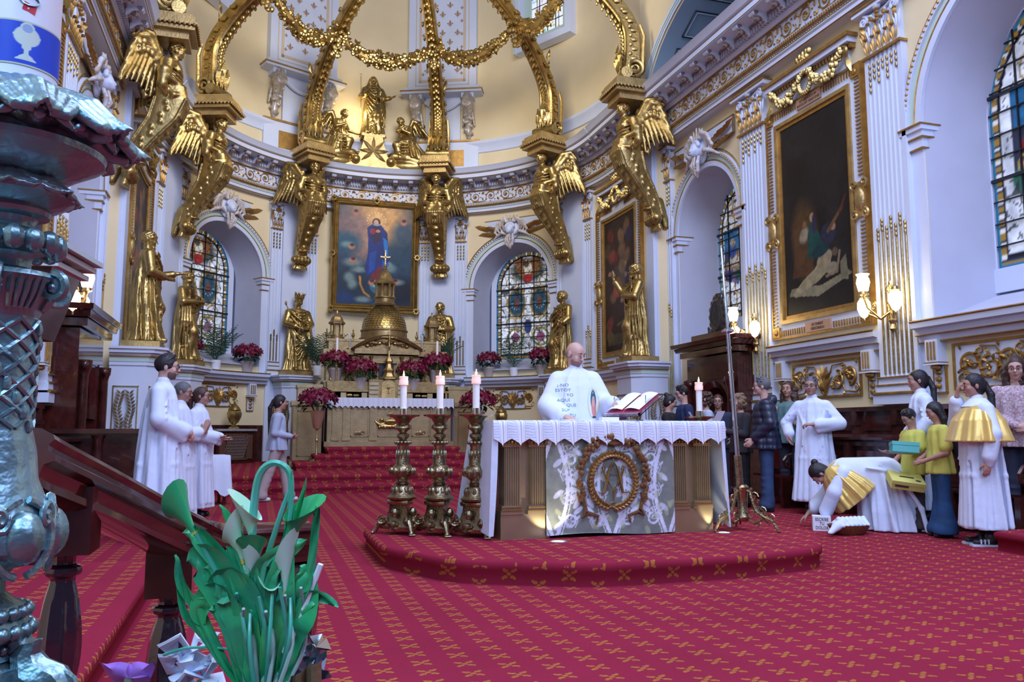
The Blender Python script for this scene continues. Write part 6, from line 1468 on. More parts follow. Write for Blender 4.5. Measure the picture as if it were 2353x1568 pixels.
# ---------------- apse dado, cabinets, urns ----------------
for g in (1,-1):
    s=g*WINS[0][0]; m=MB(T=W)
    for i in range(6): a=s-1.32+2.64*i/6; m.b(a,a+2.64/6,-.02,.05,.3,1.18)
    m.build('wood_dado',DARKW,apse,smooth=0)
    p=W(s,.45,.3); r=thing('radiator_cabinet','dark latticed cabinet with a pale stone top under the %s apse window'%('right' if g>0 else 'left'),'cabinet',p,Wf(s)[1],'latticed cabinets')
    m=MB(); m.b(-.58,.58,-.2,.3,0,.74); m.build('body',DARKW,r,smooth=0); m=MB(); m.b(-.62,.62,-.24,.32,.74,.79); m.build('top',mat('grey_marble',(.42,.42,.46),.3,var=.3,vscale=15),r,smooth=0)
    m=MB()
    for k in range(14):
        for q in (-1,1): x=-.3+.6*k/13; m.tube([(x-.09*q,-.215,.12),(x+.09*q,-.215,.64)],.007,4)
    o=m.build('lattice',mat('brown_lattice',(.16,.10,.07),.5),r); o['kind']='stuff'
    m=MB(); 
    for q in ((-.5,-.34,.1,.66),(.34,.5,.1,.66),(-.34,.34,.64,.68),(-.34,.34,.08,.12)): m.b(q[0],q[1],-.22,-.2,q[2],q[3])
    m.build('frame',mat('brown_wood',(.12,.06,.04),.4),r,smooth=0)
    u=thing('brass_urn','polished brass urn standing on the %s latticed cabinet'%('right' if g>0 else 'left'),'urn',W(s-.12*g,.45,1.09),0,'brass urns')
    m=MB(); m.lathe([(.13,0),(.12,.03),(.04,.07),(.04,.10),(.10,.15),(.155,.27),(.165,.36),(.14,.41),(.145,.43),(.13,.44)],n=18,lob=9,la=.03); m.build('body',GOLD,u); m=MB(); m.lathe([(.14,.44),(.11,.50),(.06,.55),(.02,.58),(.03,.61),(.005,.65)],n=18); m.build('lid',GOLD,u)
# ---------------- free-standing altar ----------------
def columnpair(r,x,g):
    m=MB(); m.b(x-.21,x+.21,-.02,.34,0,.20); m.build('plinth',ALTG,r,smooth=0)
    m=MB(); m.b(x-.17,x+.17,.03,.30,.20,.83); m.build('core',ALTG,r,smooth=0)
    for k,dx in enumerate((-.115,.115)):
        m=MB(); m.box((x+dx,.04,.215),(.19,.14,.03)); m.box((x+dx,.04,.242),(.175,.13,.024)); m.box((x+dx,.04,.262),(.165,.12,.016)); nf=7
        prof=[(-.075,.06)]
        for j in range(nf): c=-.068+.136*(j+.5)/nf; prof+=[(c-.007,-.06),(c-.004,-.047),(c+.004,-.047),(c+.007,-.06)]
        prof+=[(.075,-.06),(.075,.06)]; m.rows([[(x+dx+p,.04+q,.27) for p,q in prof],[(x+dx+p,.04+q,.745) for p,q in prof]])
        m.box((x+dx,.04,.755),(.165,.13,.02)); m.box((x+dx,.04,.785),(.16,.12,.035),taper=1.12); m.box((x+dx,.04,.82),(.20,.15,.03)); m.build('column',ALTG,r,smooth=0)
        e=MB(); [e.ball((x+dx-.06+.03*j,-.035,.785),(.012,.012,.016),5,4) for j in range(5)]; 
        for z in (.232,.256,.768): e.b(x+dx-.09,x+dx+.09,-.036,-.028,z-.004,z+.004)
        o=e.build('gilt_detail',GOLD,r); o['kind']='stuff'
def free_altar():
    r=thing('altar','free-standing gold altar with fluted column pairs and a laurel monogram on a brocade front','altar',(2.88,6.38,.17))
    columnpair(r,-.78,-1); columnpair(r,.75,1)
    m=MB(); m.b(-1.0,1.0,-.04,.62,.83,.94); m.build('mensa',ALTG,r,smooth=0); m=MB(); m.b(-.95,.95,.28,.58,.05,.83); m.build('back_body',mat('dark_brown_wood',(.08,.06,.05),.6),r,smooth=0)  # back body in one even dark brown
    # brocade frontal : colour painted on cloth
    w,h=1.18,.80; c=Canvas(w,h,170,116,(.20,.215,.20)); c.noise(.25,5,1); P=(.66,.68,.84)
    for cx in (w*.06,w*.5,w*.94):
        for g in (-1,1):
            pts=[(cx+g*(.02+.10*abs(sin(PI*t))),h*t*1.0) for t in np.linspace(0,1,24)]; c.line(pts,.016,P); c.line([(x+g*.035,y) for x,y in pts],.004,P)
    for cx in (w*.28,w*.72):
        for cy in (h*.45,): 
            c.ell((cx,cy),(.045,.075),P); c.ell((cx,cy),(.035,.06),(.34,.35,.38))
            for k in range(5): c.line([(cx-.035,cy-.04+.02*k),(cx+.035,cy-.05+.026*k)],.003,P)
        for g in (-1,1):
            for k in range(5):
                a=g*(.5+.5*k); c.ell((cx+.10*sin(a),h*.45+.13*cos(a)),(.05,.022),P,a=PI/2-a,al=.85)
            c.ring((cx+g*.11,h*.78),.04,.009,P); c.ring((cx+g*.12,h*.15),.045,.009,P); c.ell((cx+g*.05,h*.85),(.05,.02),P,g*.6); c.ell((cx+g*.05,h*.25),(.05,.02),P,-g*.6)
    for cx in (w*.02,w*.5,w*.98):
        for k in range(6): c.ell((cx+(.08*(-1)**k),h*(.1+.16*k)),(.05,.022),P,(-1)**k*.7,al=.8)
    for cx in (w*.17,w*.39,w*.61,w*.83):
        for j in range(4):
            cy=h*(.14+.24*j)+(.05 if int(cx*10)%2 else 0)
            for k in range(6): a=k*1.05+j; c.ell((cx+.032*cos(a),cy+.032*sin(a)),(.022,.009),P,a=a,al=.8)
            c.ell((cx,cy),(.012,.012),(.34,.36,.34)); c.ring((cx,cy),.052,.0035,P,.8)
            for g in (-1,1): c.line([(cx+g*.05,cy-.05),(cx+g*.075,cy),(cx+g*.05,cy+.06)],.0045,P,.8); c.ell((cx+g*.08,cy+.03),(.025,.010),P,g*.8,al=.8)
    c.noise(.25,22,8)
    q=np.random.default_rng(3)
    for k in range(26): c.ell((w*q.random(),h*q.random()),(.035,.02),(.42,.46,.28),q.random()*3,al=.55)
    c.build('brocade_frontal',lambda u,v:(u-w/2-.015,-.035-.006*sin(u*9)*(1-v/h)-.012*(1-v/h),v+.02+.012*sin(u*5)*(v<.01)),vmat('brocade',.8,0,.2),r)
    # wreath + monogram
    WG=mat('antique_gilt_wreath',(.42,.24,.09),.42,.6,var=.4,vscale=20); b=MB(); z0=.46; X=-.01
    for k in range(44):
        a=-PI/2+2*PI*k/44; rr=.205; x,z=X+rr*cos(a),z0+rr*1.08*sin(a); t=a+PI/2 if cos(a)>0 else a-PI/2
        for d in (-.55,.55): leaf(b,x,z,t+d,.062,.03,-.06,.02)
        b.ball((x,-.058,z),(.012,.01,.012),5,4)
    b.build('laurel_wreath',WG,r,smooth=0)
    m=MB(); q=random.Random(2)
    for g in (-1,1):
        for k in range(11):
            a=PI*.42-k*.17; rr=.31; x,z=X+g*rr*cos(a)*.98,z0+.02+rr*1.12*sin(a)
            for j in range(5): m.ball((x+q.gauss(0,.014),-.065-q.random()*.02,z+q.gauss(0,.016)),(.022,.02,.024),6,4)
        m.tube([(X+g*.27,-.06,z0-.16),(X+g*.25,-.06,z0-.24),(X+g*.28,-.06,z0-.29),(X+g*.33-g*.1,-.06,z0-.26),(X+g*.14,-.06,z0-.29),(X+g*.16,-.06,z0-.36)],[.015,.018,.014,.016,.014,.006],6)
        m.tube([(X+g*.28,-.06,z0-.1),(X+g*.29,-.065,z0-.17)],.03,7)
    m.ball((X,-.06,z0+.37),(.07,.03,.055),10,6); m.tube([(X-.09,-.06,z0+.33),(X,-.07,z0+.31),(X+.09,-.06,z0+.33)],.02,6)
    o=m.build('rose_garland',mat('dark_gilt',(.30,.16,.07),.42,.6,var=.4,vscale=25),r); 
    m=MB(); F=lambda pts,rd:m.tube([(X+p,-.065,z0+q) for p,q in pts],rd,6,flat=.6)
    for g in (-1,1):
        F([(g*.005,.15),(g*.03,.12),(g*.045,.08),(g*.085,-.10)],[.012,.013,.017,.020]); F([(g*.085,-.10),(g*.13,-.10),(g*.14,-.085)],[.012,.011,.006])
        F([(g*.085,.13),(g*.10,.115),(g*.095,.08),(g*.04,-.02),(0,-.09)],[.008,.013,.012,.010,.009]); F([(g*.085,.13),(g*.075,.10),(g*.085,.06),(g*.07,0)],[.006,.008,.009,.010])
    F([(0,.17),(0,.19)],[.008,.003]); F([(0,-.08),(0,-.12),(0,-.17)],[.014,.010,.004]); F([(-.03,.055),(.03,.055)],.007)
    m.build('monogram',GOLD,r); m=MB(); m.tube([(X+.028*cos(t),-.06,z0-.20+.02*sin(t)) for t in np.linspace(0,2*PI,14)],.007,5); m.build('ring',WG,r)
    # cloths
    ct=thing('altar_cloth','white lace cloth with a pointed scalloped edge over the free-standing altar','cloth',(2.88,6.38,.17))
    m=MB(); L=1.07; D0=-.075; D1=.66; n=168; zt=.965
    rows=[[(-L+2*L*i/n,D1,zt) for i in range(n+1)],[(-L+2*L*i/n,D0+.01,zt) for i in range(n+1)],[(-L+2*L*i/n,D0-.004,zt-.012) for i in range(n+1)]]
    for t in (.3,.6,1.0):
        row=[]
        for i in range(n+1):
            x=-L+2*L*i/n; ph=(i%12)/12; s_=abs(ph-.5)*2; dz=.150+.045*(1-s_)**1.0+ (.012 if ph in(.5,) else 0)
            row.append((x,D0-.006-.010*t*sin(i*PI/6)-.01*t,zt-dz*t))
        rows.append(row)
    m.rows(rows)
    m.build('lace_top',lace_mat('lace_large',2*1.07/14,.2),ct,smooth=60)
    for g in (-1,1):
        m=MB(); rows=[]
        for t in np.linspace(0,1,9):
            rows.append([(g*(L+.02*t*(1+.5*sin(j*.9))+.12*t*j/14),D0+.02+(D1-D0-.02)*j/14-.02*t*(j==0),zt-.93*t+.02*sin(j*.5)*t) for j in range(15)])
        m.rows(rows); 
        rows=[]   # strip folded over the front corner
        for t in np.linspace(0,1,9): rows.append([(g*(L-.0+.035*t),D0+.02-.02*t,zt-.93*t),(g*(L-.045-.01*sin(3*t)+.05*t),D0-.0-.03*t,zt-.92*t)])
        m.rows(rows); m.build('side_drop',ALB,ct,smooth=60)
free_altar()
for x,y in ((2.42,6.12),(3.98,6.22)):
    r=thing('floor_spotlight','small round recessed spotlight in the dais, at the foot of the %s column pair'%('left' if x<3 else 'right'),'floor light',(x-.12,y,.17),0,'recessed floor spotlights')
    m=MB(); m.lathe([(.07,0),(.07,.006),(.055,.010),(.045,.004)],n=20); m.build('rim',mat('steel',(.6,.62,.65),.25,.9),r); m=MB(); m.lathe([(.045,.002),(.045,.006)],n=16); m.build('lens',mat('lit_lens',(1,.95,.8),.3,emit=(1,.92,.72),es=4),r)
    l=bpy.data.lights.new('spot','SPOT'); l.energy=7; l.color=(1,.88,.6); l.spot_size=R_(75); l.shadow_soft_size=.02; o=bpy.data.objects.new('spot',l); COL.objects.link(o); o.parent=r; o.location=(0,0,.02); o.rotation_euler=(R_(180-38),0,0)
# book rest, missal, papers
r=thing('book_stand','clear acrylic book stand on the altar','book stand',(3.16,6.55,1.137),R_(-72)); ACR=mat('acrylic',(.97,.98,1),.02,trans=1)
m=MB(); Mx=rotM('X',R_(32)); m.box((0,.02,.13),(.46,.34,.008),M=Mx); m.box((0,-.13,.05),(.46,.02,.03),M=Mx); m.build('rest',ACR,r,smooth=0)
for x in (-.2,.2): m=MB(); m.b(x-.004,x+.004,-.02,.16,0,.22); m.build('side',ACR,r,smooth=0)
m=MB(); m.b(-.22,.22,-.16,.16,0,.006); m.build('base',ACR,r,smooth=0)
r=thing('missal','open missal with a red cover resting on the acrylic stand','book',(3.16,6.55,1.137),R_(-72))
for g in (-1,1):
    m=MB(); n=8; rows=[[(g*(.012+.19*k/n),y,.028*sin(PI*(.15+.75*k/n))+.012) for k in range(n+1)] for y in (-.13,.15)]; rows=[[tuple(Mx@Vector(p)+Vector((0,.02,.145))) for p in q] for q in rows]; m.rows(rows); m.build('pages',mat('page_white',(.85,.84,.86),.8),r)
m=MB(); m.box((0,.01,.142),(.42,.30,.012),M=Mx); m.build('cover',mat('wine_cover',(.40,.05,.12),.5),r,smooth=0)
m=MB(); m.ball((.03,.09,.20),(.025,.02,.03),7,5); m.tube([(.03,.08,.19),(.02,-.05,.12),(-.1,-.12,.06)],.006,4); m.build('ribbon',mat('red_ribbon',(.6,.01,.03),.5),r)
r=tag((lambda m:m.build('paper',mat('page_white',(.85,.84,.86),.8)))((lambda m:(m.box((2.62,6.66,1.143),(.30,.21,.006),M=rotM('Z',.2)),m)[1])(MB())),'white sheet of paper under the priest\'s hand on the altar','paper')
r=tag((lambda m:m.build('small_white_box',mat('page_white',(.85,.84,.86),.8),smooth=0))((lambda m:(m.box((2.92,6.50,1.152),(.16,.07,.03)),m)[1])(MB())),'small white box lying on the altar edge beside the book stand','box')
m=MB(); m.lathe([(.05,0),(.05,.01),(.012,.03),(.012,.10),(.05,.15),(.058,.20),(.05,.20)],(3.30,6.86,1.137),12); tag(m.build('golden_chalice',GOLD),'small golden vessel behind the open missal','chalice')
# ---------------- tall candlesticks ----------------
BR2=mat('old_brass',(.42,.34,.20),.22,.95,var=.5,vscale=18,bump=.35,bscale=70)
def big_stick(loc,label,rz=0):
    r=thing('standing_candlestick',label,'candlestick',loc,rz,'tall brass candlesticks around the altar'); tri=lambda z0,z1,r0,r1:None
    m=MB()
    def tri(P,k=3):
        rows=[]
        for z,R0,cc in P:
            row=[]
            for j in range(24):
                a=2*PI*j/24; f=cos(PI/3)/cos(((a+PI/2)%(2*PI/3))-PI/3); row.append((R0*(f*cc+(1-cc)*.72)*cos(a),R0*(f*cc+(1-cc)*.72)*sin(a),z))
            rows.append(row)
        m.rows(rows,True)
    tri([(.05,.20,.7),(.08,.21,.8),(.12,.17,.9),(.18,.135,.9),(.24,.115,.9),(.29,.11,.9),(.30,.15,.5),(.325,.16,.4),(.34,.15,.4),(.355,.12,.4)])
    m.build('triangular_base',BR2,r)
    m=MB(); m.lathe([(.12,.35),(.13,.37),(.10,.40),(.095,.44),(.075,.48),(.05,.50),(.07,.515),(.05,.53),(.05,.55),(.085,.585),(.10,.63),(.095,.66),(.075,.69),(.06,.70),(.055,.78),(.047,.88),(.055,.91),(.075,.925),(.06,.94),(.03,.955),(.055,.985),(.055,1.01),(.03,1.03),(.045,1.05),(.075,1.075),(.07,1.10),(.05,1.12),(.075,1.17),(.11,1.19),(.14,1.195),(.145,1.21),(.03,1.215)],n=24,lob=12,la=.02); m.build('stem',BR2,r)
    m=MB()
    for k in range(12): 
        a=2*PI*k/12; m.ball((.10*cos(a),.10*sin(a),.63),(.022,.022,.045),6,4); m.ball((.082*cos(a),.082*sin(a),.43),(.022,.022,.05),6,4); m.ball((.062*cos(a),.062*sin(a),.925),(.018,.018,.02),5,4); m.ball((.055*cos(a),.055*sin(a),.80),(.01,.01,.05),5,4)
    o=m.build('chased_ornament',BR2,r); o['kind']='stuff'
    for k in range(3):
        a=PI/2+2*PI*k/3+PI; c,s=cos(a),sin(a); m=MB()
        m.tube([(c*.12,s*.12,.14),(c*.17,s*.17,.13),(c*.20,s*.20,.09),(c*.22,s*.22,.045),(c*.235,s*.235,.02)],[.04,.035,.025,.018,.024],8)
        for q in (-1,0,1): m.ball((c*.25-s*.016*q,s*.25+c*.016*q,.014),(.018,.014,.014),6,4)
        for q in (-1,1): m.tube([(c*(.165+.05*p)-s*.032*q+c*u,s*(.165+.05*p)+c*.032*q+s*u,.14+v) for p,(u,v) in [(0,w) for w in spiral(0,0,.045,1.4,PI/2,-1,14)]],.010,5)
        m.build('lion_foot',BR2,r)
        a+=PI; c,s=cos(a),sin(a); m=MB(); m.ball((c*.095,s*.095,.22),(.035,.035,.05),8,6); m.ball((c*.12,s*.12,.11),(.05,.05,.035),8,5); [leaf(m,c*.11,.1,t,.06,.03,s*.11-.01,.02) for t in (-.8,-1.57,-2.3)]; m.build('cartouche',BR2,r)
    m=MB(); m.lathe([(.037,1.205),(.037,1.275),(.032,1.275)],n=16); m.build('socket',mat('chrome_gold',(.75,.68,.55),.12,1),r)
    m=MB(); m.lathe([(.030,1.27),(.030,1.56)],n=20); ca=m.build('candle',WAX,r)
    m=MB(); m.lathe([(.040,1.52),(.041,1.565),(.037,1.575),(.040,1.605),(.036,1.61),(.028,1.60)],n=20); m.build('candle_top',WARMWAX,ca)
    m=MB(); m.tube([(0,0,1.595),(0,0,1.617)],.0025,4); m.build('wick',BLACK,ca)
    m=MB(); m.lathe([(.001,1.612),(.008,1.622),(.009,1.63),(.004,1.65),(.0008,1.672)],n=8); m.build('flame',FLAME,ca)
    point('flame_light',(0,0,1.70),1.2,(1,.6,.3),.01,r)
    return r
big_stick((1.20,7.03,.17),'tall brass candlestick with a lit candle, leftmost of the three beside the altar',.2).scale=(1.0,1.0,.84)
big_stick((1.49,6.86,.17),'tall brass candlestick with a lit candle, middle one of the three left of the altar',.1).scale=(1,1,.84)
big_stick((1.76,6.66,.17),'tall brass candlestick with a lit candle, touching the left end of the altar cloth',.15).scale=(1,1,.84)
big_stick((4.12,7.02,.17),'tall brass candlestick with a lit candle at the right end of the altar',.4).scale=(1,1,.84)
# processional staff in a scrolled tripod
def staff():
    r=thing('processional_staff','tall silver staff standing in a brass socket with scrolled tripod legs','staff',(4.13,6.34,.17)); SIL=mat('silver',(.62,.66,.76),.16,1,bump=.1,bscale=8)
    tilt=Vector((-.055,-.0,1)).normalized(); P=lambda t:tuple(tilt*t)
    m=MB(); m.tube([P(.12),P(.66)],.032,14); m.build('socket_tube',BR2,r)
    m=MB(); m.tube([P(.66),P(1.78)],[.021,.018],14); 
    for t in (.9,1.15,1.4,1.62): m.tube([P(t),P(t+.015)],.026,14)
    m.build('staff_tube',SIL,r); m=MB(); m.tube([P(1.76),P(1.775),P(1.79),P(1.81)],[.03,.06,.055,.02],16); m.build('collar',SIL,r)
    m=MB(); m.tube([P(1.8),P(2.55)],[.012,.010],10); m.build('upper_staff',SIL,r)
    m=MB(); m.lathe([(.045,.08),(.06,.12),(.04,.16),(.05,.36),(.06,.38),(.04,.40)],n=12); m.build('hub',BR2,r)
    for k in range(3):
        a=R_(-60+120*k+8); c,s=cos(a),sin(a); m=MB(); f=lambda pts:[(c*p,s*p,q) for p,q in pts]
        m.tube(f([(.03,.36),(.07,.34),(.09,.26),(.12,.18),(.19,.13),(.26,.10),(.31,.02)]),[.016,.018,.016,.018,.017,.014,.012],7); m.tube(f([(.02,.12),(.10,.07),(.18,.11),(.24,.06)]),[.012,.014,.012,.008],6)
        for p,q,rr in ((.10,.30,.045),(.17,.18,.04),(.08,.14,.045),(.25,.13,.03),(.13,.06,.03)): m.tube(f([(p+u,q+v) for u,v in spiral(0,0,rr,1.3,k,1,12)]),.007,5)
        for p,q in ((.08,.36),(.14,.26),(.20,.16),(.15,.10),(.27,.09)): m.ball((c*p,s*p,q),(.016,.016,.02),6,4)
        m.ball((c*.315,s*.315,.012),(.016,.016,.014),6,4); m.build('scroll_leg',BR2,r)
staff()
# ---------------- choir stalls ----------------
def stalls(g):
    X=lambda d:X0+g*(5.28-d); side_='right' if g>0 else 'left'; y0,y1=(3.2 if g>0 else 6.3),11.05
    lo=lambda a,b:(min(a,b),max(a,b))
    r=thing('choir_stalls','dark mahogany wall panelling and seats of the back row along the %s wall'%side_,'stalls',(0,0,0))
    m=MB(); m.b(*lo(X(.0),X(.06)),y0,y1,0,1.34); m.b(*lo(X(0),X(.12)),y0,y1,1.31,1.37); m.b(*lo(X(0),X(.09)),y0,y1,.95,1.0); m.build('back_panel',DARKW,r,smooth=0)
    k=0; y=y0
    while y<y1:
        m=MB(); m.b(*lo(X(.05),X(.13)),y,y+.09,0,1.31); m.box((X(.10),y+.045,1.15),(.12,.12,.05)); m.box((X(.10),y+.045,.98),(.13,.13,.06)); m.b(*lo(X(.05),X(.50)),y+.02,y+.07,0,.62); m.build('stall_division',DARKW,r,smooth=0)
        if y+.7<y1:
            m=MB(); m.b(*lo(X(.05),X(.075)),y+.16,y+.66,1.05,1.25); m.b(*lo(X(.05),X(.075)),y+.16,y+.66,.55,.90); m.build('raised_panel',REDW,r,smooth=0)
            m=MB(); m.b(*lo(X(.05),X(.45)),y+.09,y+.72,.42,.46); m.build('seat',REDW,r,smooth=0)
        y+=.75
    m=MB(); m.b(*lo(X(0),X(.55)),y0,y1,0,.08); m.build('plinth',DARKW,r,smooth=0)
    r=thing('choir_desk','dark mahogany front desk with a bench and scrolled ends before the %s stalls'%side_,'stalls',(0,0,0))
    m=MB(); m.b(*lo(X(.62),X(.68)),y0,y1-.6,0,.95); m.box((X(.64),(y0+y1-.6)/2,.97),(.30,y1-.6-y0,.03),M=rotM('Y',-g*.12)); m.b(*lo(X(.72),X(.735)),y0,y1-.6,.86,.91); m.build('desk_panel',DARKW,r,smooth=0)
    y=y0
    while y<y1-.7:
        m=MB(); m.b(*lo(X(.72),X(1.12)),y,y+.06,0,.42); m.b(*lo(X(.72),X(.80)),y,y+.06,.42,.90); m.tube([(X(.78+.16+p),y+.03,.60+q) for p,q in [( .0,.12),(.08,.10),(.13,.04),(.12,-.04),(.06,-.06),(.05,0),(.09,.02)]],.026,6); m.build('bench_end',DARKW,r)
        m=MB(); m.b(*lo(X(.74),X(.98)),y+.06,y+.9,.40,.435); m.build('bench_seat',REDW,r,smooth=0)
        m=MB(); m.b(*lo(X(.72),X(.732)),y+.15,y+.80,.5,.8); m.build('raised_panel',REDW,r,smooth=0)
        y+=.9
stalls(1); stalls(-1)
# wooden stall block at the left, behind the servers
r=thing('stall_end','dark mahogany stall front behind the tall server in white on the left','stalls',(-1.95,7.2,0)); m=MB(); m.b(-.45,.95,2.6,2.7,0,1.02); m.b(-.5,1.0,2.5,2.78,1.02,1.07); m.build('front',DARKW,r,smooth=0)
for x in (-.4,.28,.9): m=MB(); m.lathe([(.05,0),(.05,.5),(.07,.55),(.05,.6),(.05,.95),(.07,1.0)],(x,2.56,0),10); m.build('post',DARKW,r)
# ---------------- people ----------------
SK=lambda n,c:mat('skin_'+n,c,.5,var=.12,vscale=14)
SK1=SK('fair',(.60,.36,.30)); SK2=SK('tan',(.46,.25,.19)); SK3=SK('warm',(.52,.30,.24))
HAIRB=mat('hair_black',(.012,.010,.014),.4,bump=.6,bscale=90); HAIRN=mat('hair_brown',(.055,.025,.02),.4,bump=.6,bscale=90); HAIRG=mat('hair_grey',(.12,.12,.14),.5,bump=.6,bscale=90); HAIRL=mat('hair_dark_blond',(.22,.15,.10),.5,bump=.6,bscale=80)
EYEW=mat('eye_white',(.40,.36,.36),.3); EYED=mat('eye_dark',(.02,.012,.01),.2); LIP=mat('lips',(.42,.16,.15),.5); SHOE=mat('black_shoe',(.02,.02,.024),.4)
def hair_mesh(c,s,M,style,m_,seed=1):
    c=np.array(c,float); lo=c-.42*s; lo[2]=c[2]-(.75 if style in('long','pony','braid','longcurl') else .3)*s; b=Blob(lo,c+.34*s,.0075)
    E=lambda p,r,k=.01,op=1:b.ell(c+M@(np.array(p)*s),np.array(r)*s,k,op,M=M)
    P=lambda *p:c+M@(np.array(p)*s)
    full=style not in('short','crop')
    E((0,.02,.034),(.083,.103,.098)); 
    if full: E((0,.045,-.02),(.078,.075,.09),.02)
    E((0,-.115,-.035),(.070,.085,.092),.012,-1)
    if not full: E((0,-.01,-.135),(.11,.13,.095),.01,-1); E((0,.0,.0),(.0,.0,.0)) if 0 else None
    q=np.random.default_rng(seed)
    if style=='short':
        for i in range(26): a=i*2.4; t=.25+.75*(i/26); b.cap(P(.07*cos(a)*math.sqrt(1-t*t*.8),.015+.08*sin(a)*math.sqrt(1-t*t*.8),.035+.085*t),P(.075*cos(a)*math.sqrt(1-t*t*.8)+.01,-.01+.09*sin(a)*math.sqrt(1-t*t*.8),.05+.088*t),.015*s,.010*s,.006) if .015+.08*sin(a)>-.05 else None
    if style in('long','longcurl'):
        L=.52 if style=='long' else .36
        for g in (-1,-.5,0,.5,1):
            b.chain([P(g*.06,.06-.03*abs(g),.02),P(g*.085,.075-.035*abs(g),-.12),P(g*.10,.10-.08*abs(g),-.12-L*.5),P(g*.09,.10-.10*abs(g),-.12-L)],[.04*s,.04*s,.034*s,.018*s],.02)
        if style=='longcurl':
            for i in range(60): a=q.random()*6.28; z=-q.random()*.3; b.ell(P(.11*cos(a),.06+.06*sin(a),z),.03*s,.008)
        E((0,-.13,-.06),(.058,.08,.12),.01,-1)
    if style in('pony','braid'):
        b.ell(P(0,.12,.02),(.03*s,)*3,.01); b.chain([P(0,.12,.02),P(.02,.16,-.10),P(.04,.15,-.28),P(.05,.14,-.42 if style=='pony' else -.6)],[.026*s,.036*s,.03*s,.010*s],.01)
    if style=='bun': E((0,.10,.10),(.04,.04,.04),.006)
    if style=='curly':
        for i in range(90):
            z=q.random()*1.7-.9; a=q.random()*6.28; rr=math.sqrt(max(1-z*z,0)); p=(.095*rr*cos(a),.03+.105*rr*sin(a),.0+.13*z)
            if p[1]>-.045: b.ell(P(*p),.026*s,.006)
    return b.mesh('hair',m_)
def face_bits(r,c,s,M,glasses,hairm,mouth=0):
    c=np.array(c,float); P=lambda *p:tuple(c+M@(np.array(p)*s)); Mm=Matrix(M.tolist())
    m=MB()
    for g in (-1,1): m.ball(P(g*.029,-.0845,.004),(.0115*s,.0085*s,.0058*s),8,6,M=Mm)
    m.mi=1
    for g in (-1,1): m.ball(P(g*.029,-.0915,.004),(.0058*s,.003*s,.0062*s),7,5,M=Mm)
    o=m.build('eyes',[EYEW,EYED],r)
    m=MB()
    for g in (-1,1): m.tube([P(g*.012,-.094,.026),P(g*.030,-.095,.032),P(g*.048,-.084,.026)],[.0035*s,.0045*s,.002*s],5)
    m.build('eyebrows',hairm,r)
    m=MB(); m.tube([P(-.022,-.089,-.057),P(0,-.098,-.0545),P(.022,-.089,-.057)],[.002*s,.0045*s,.002*s],5); m.tube([P(-.018,-.088,-.063),P(0,-.096,-.0655),P(.018,-.088,-.063)],[.002*s,.005*s,.002*s],5)
    if mouth: m.mi=1; m.ball(P(0,-.095,-.060),(.012*s,.004*s,.008*s),7,5,M=Mm)
    m.build('lips',[LIP,EYED],r)
    if glasses:
        m=MB()
        for g in (-1,1):
            m.tube([P(g*.031+.022*cos(t),-.101,.004+.017*sin(t)) for t in np.linspace(0,2*PI,13)],.0018*s,4); m.tube([P(g*.053,-.10,.008),P(g*.078,-.05,.010),P(g*.080,.01,.004)],.0018*s,4)
        m.tube([P(-.009,-.102,.008),P(.009,-.102,.008)],.0018*s,4); m.build('glasses',mat('glasses_frame',(.03,.02,.03),.3),r)
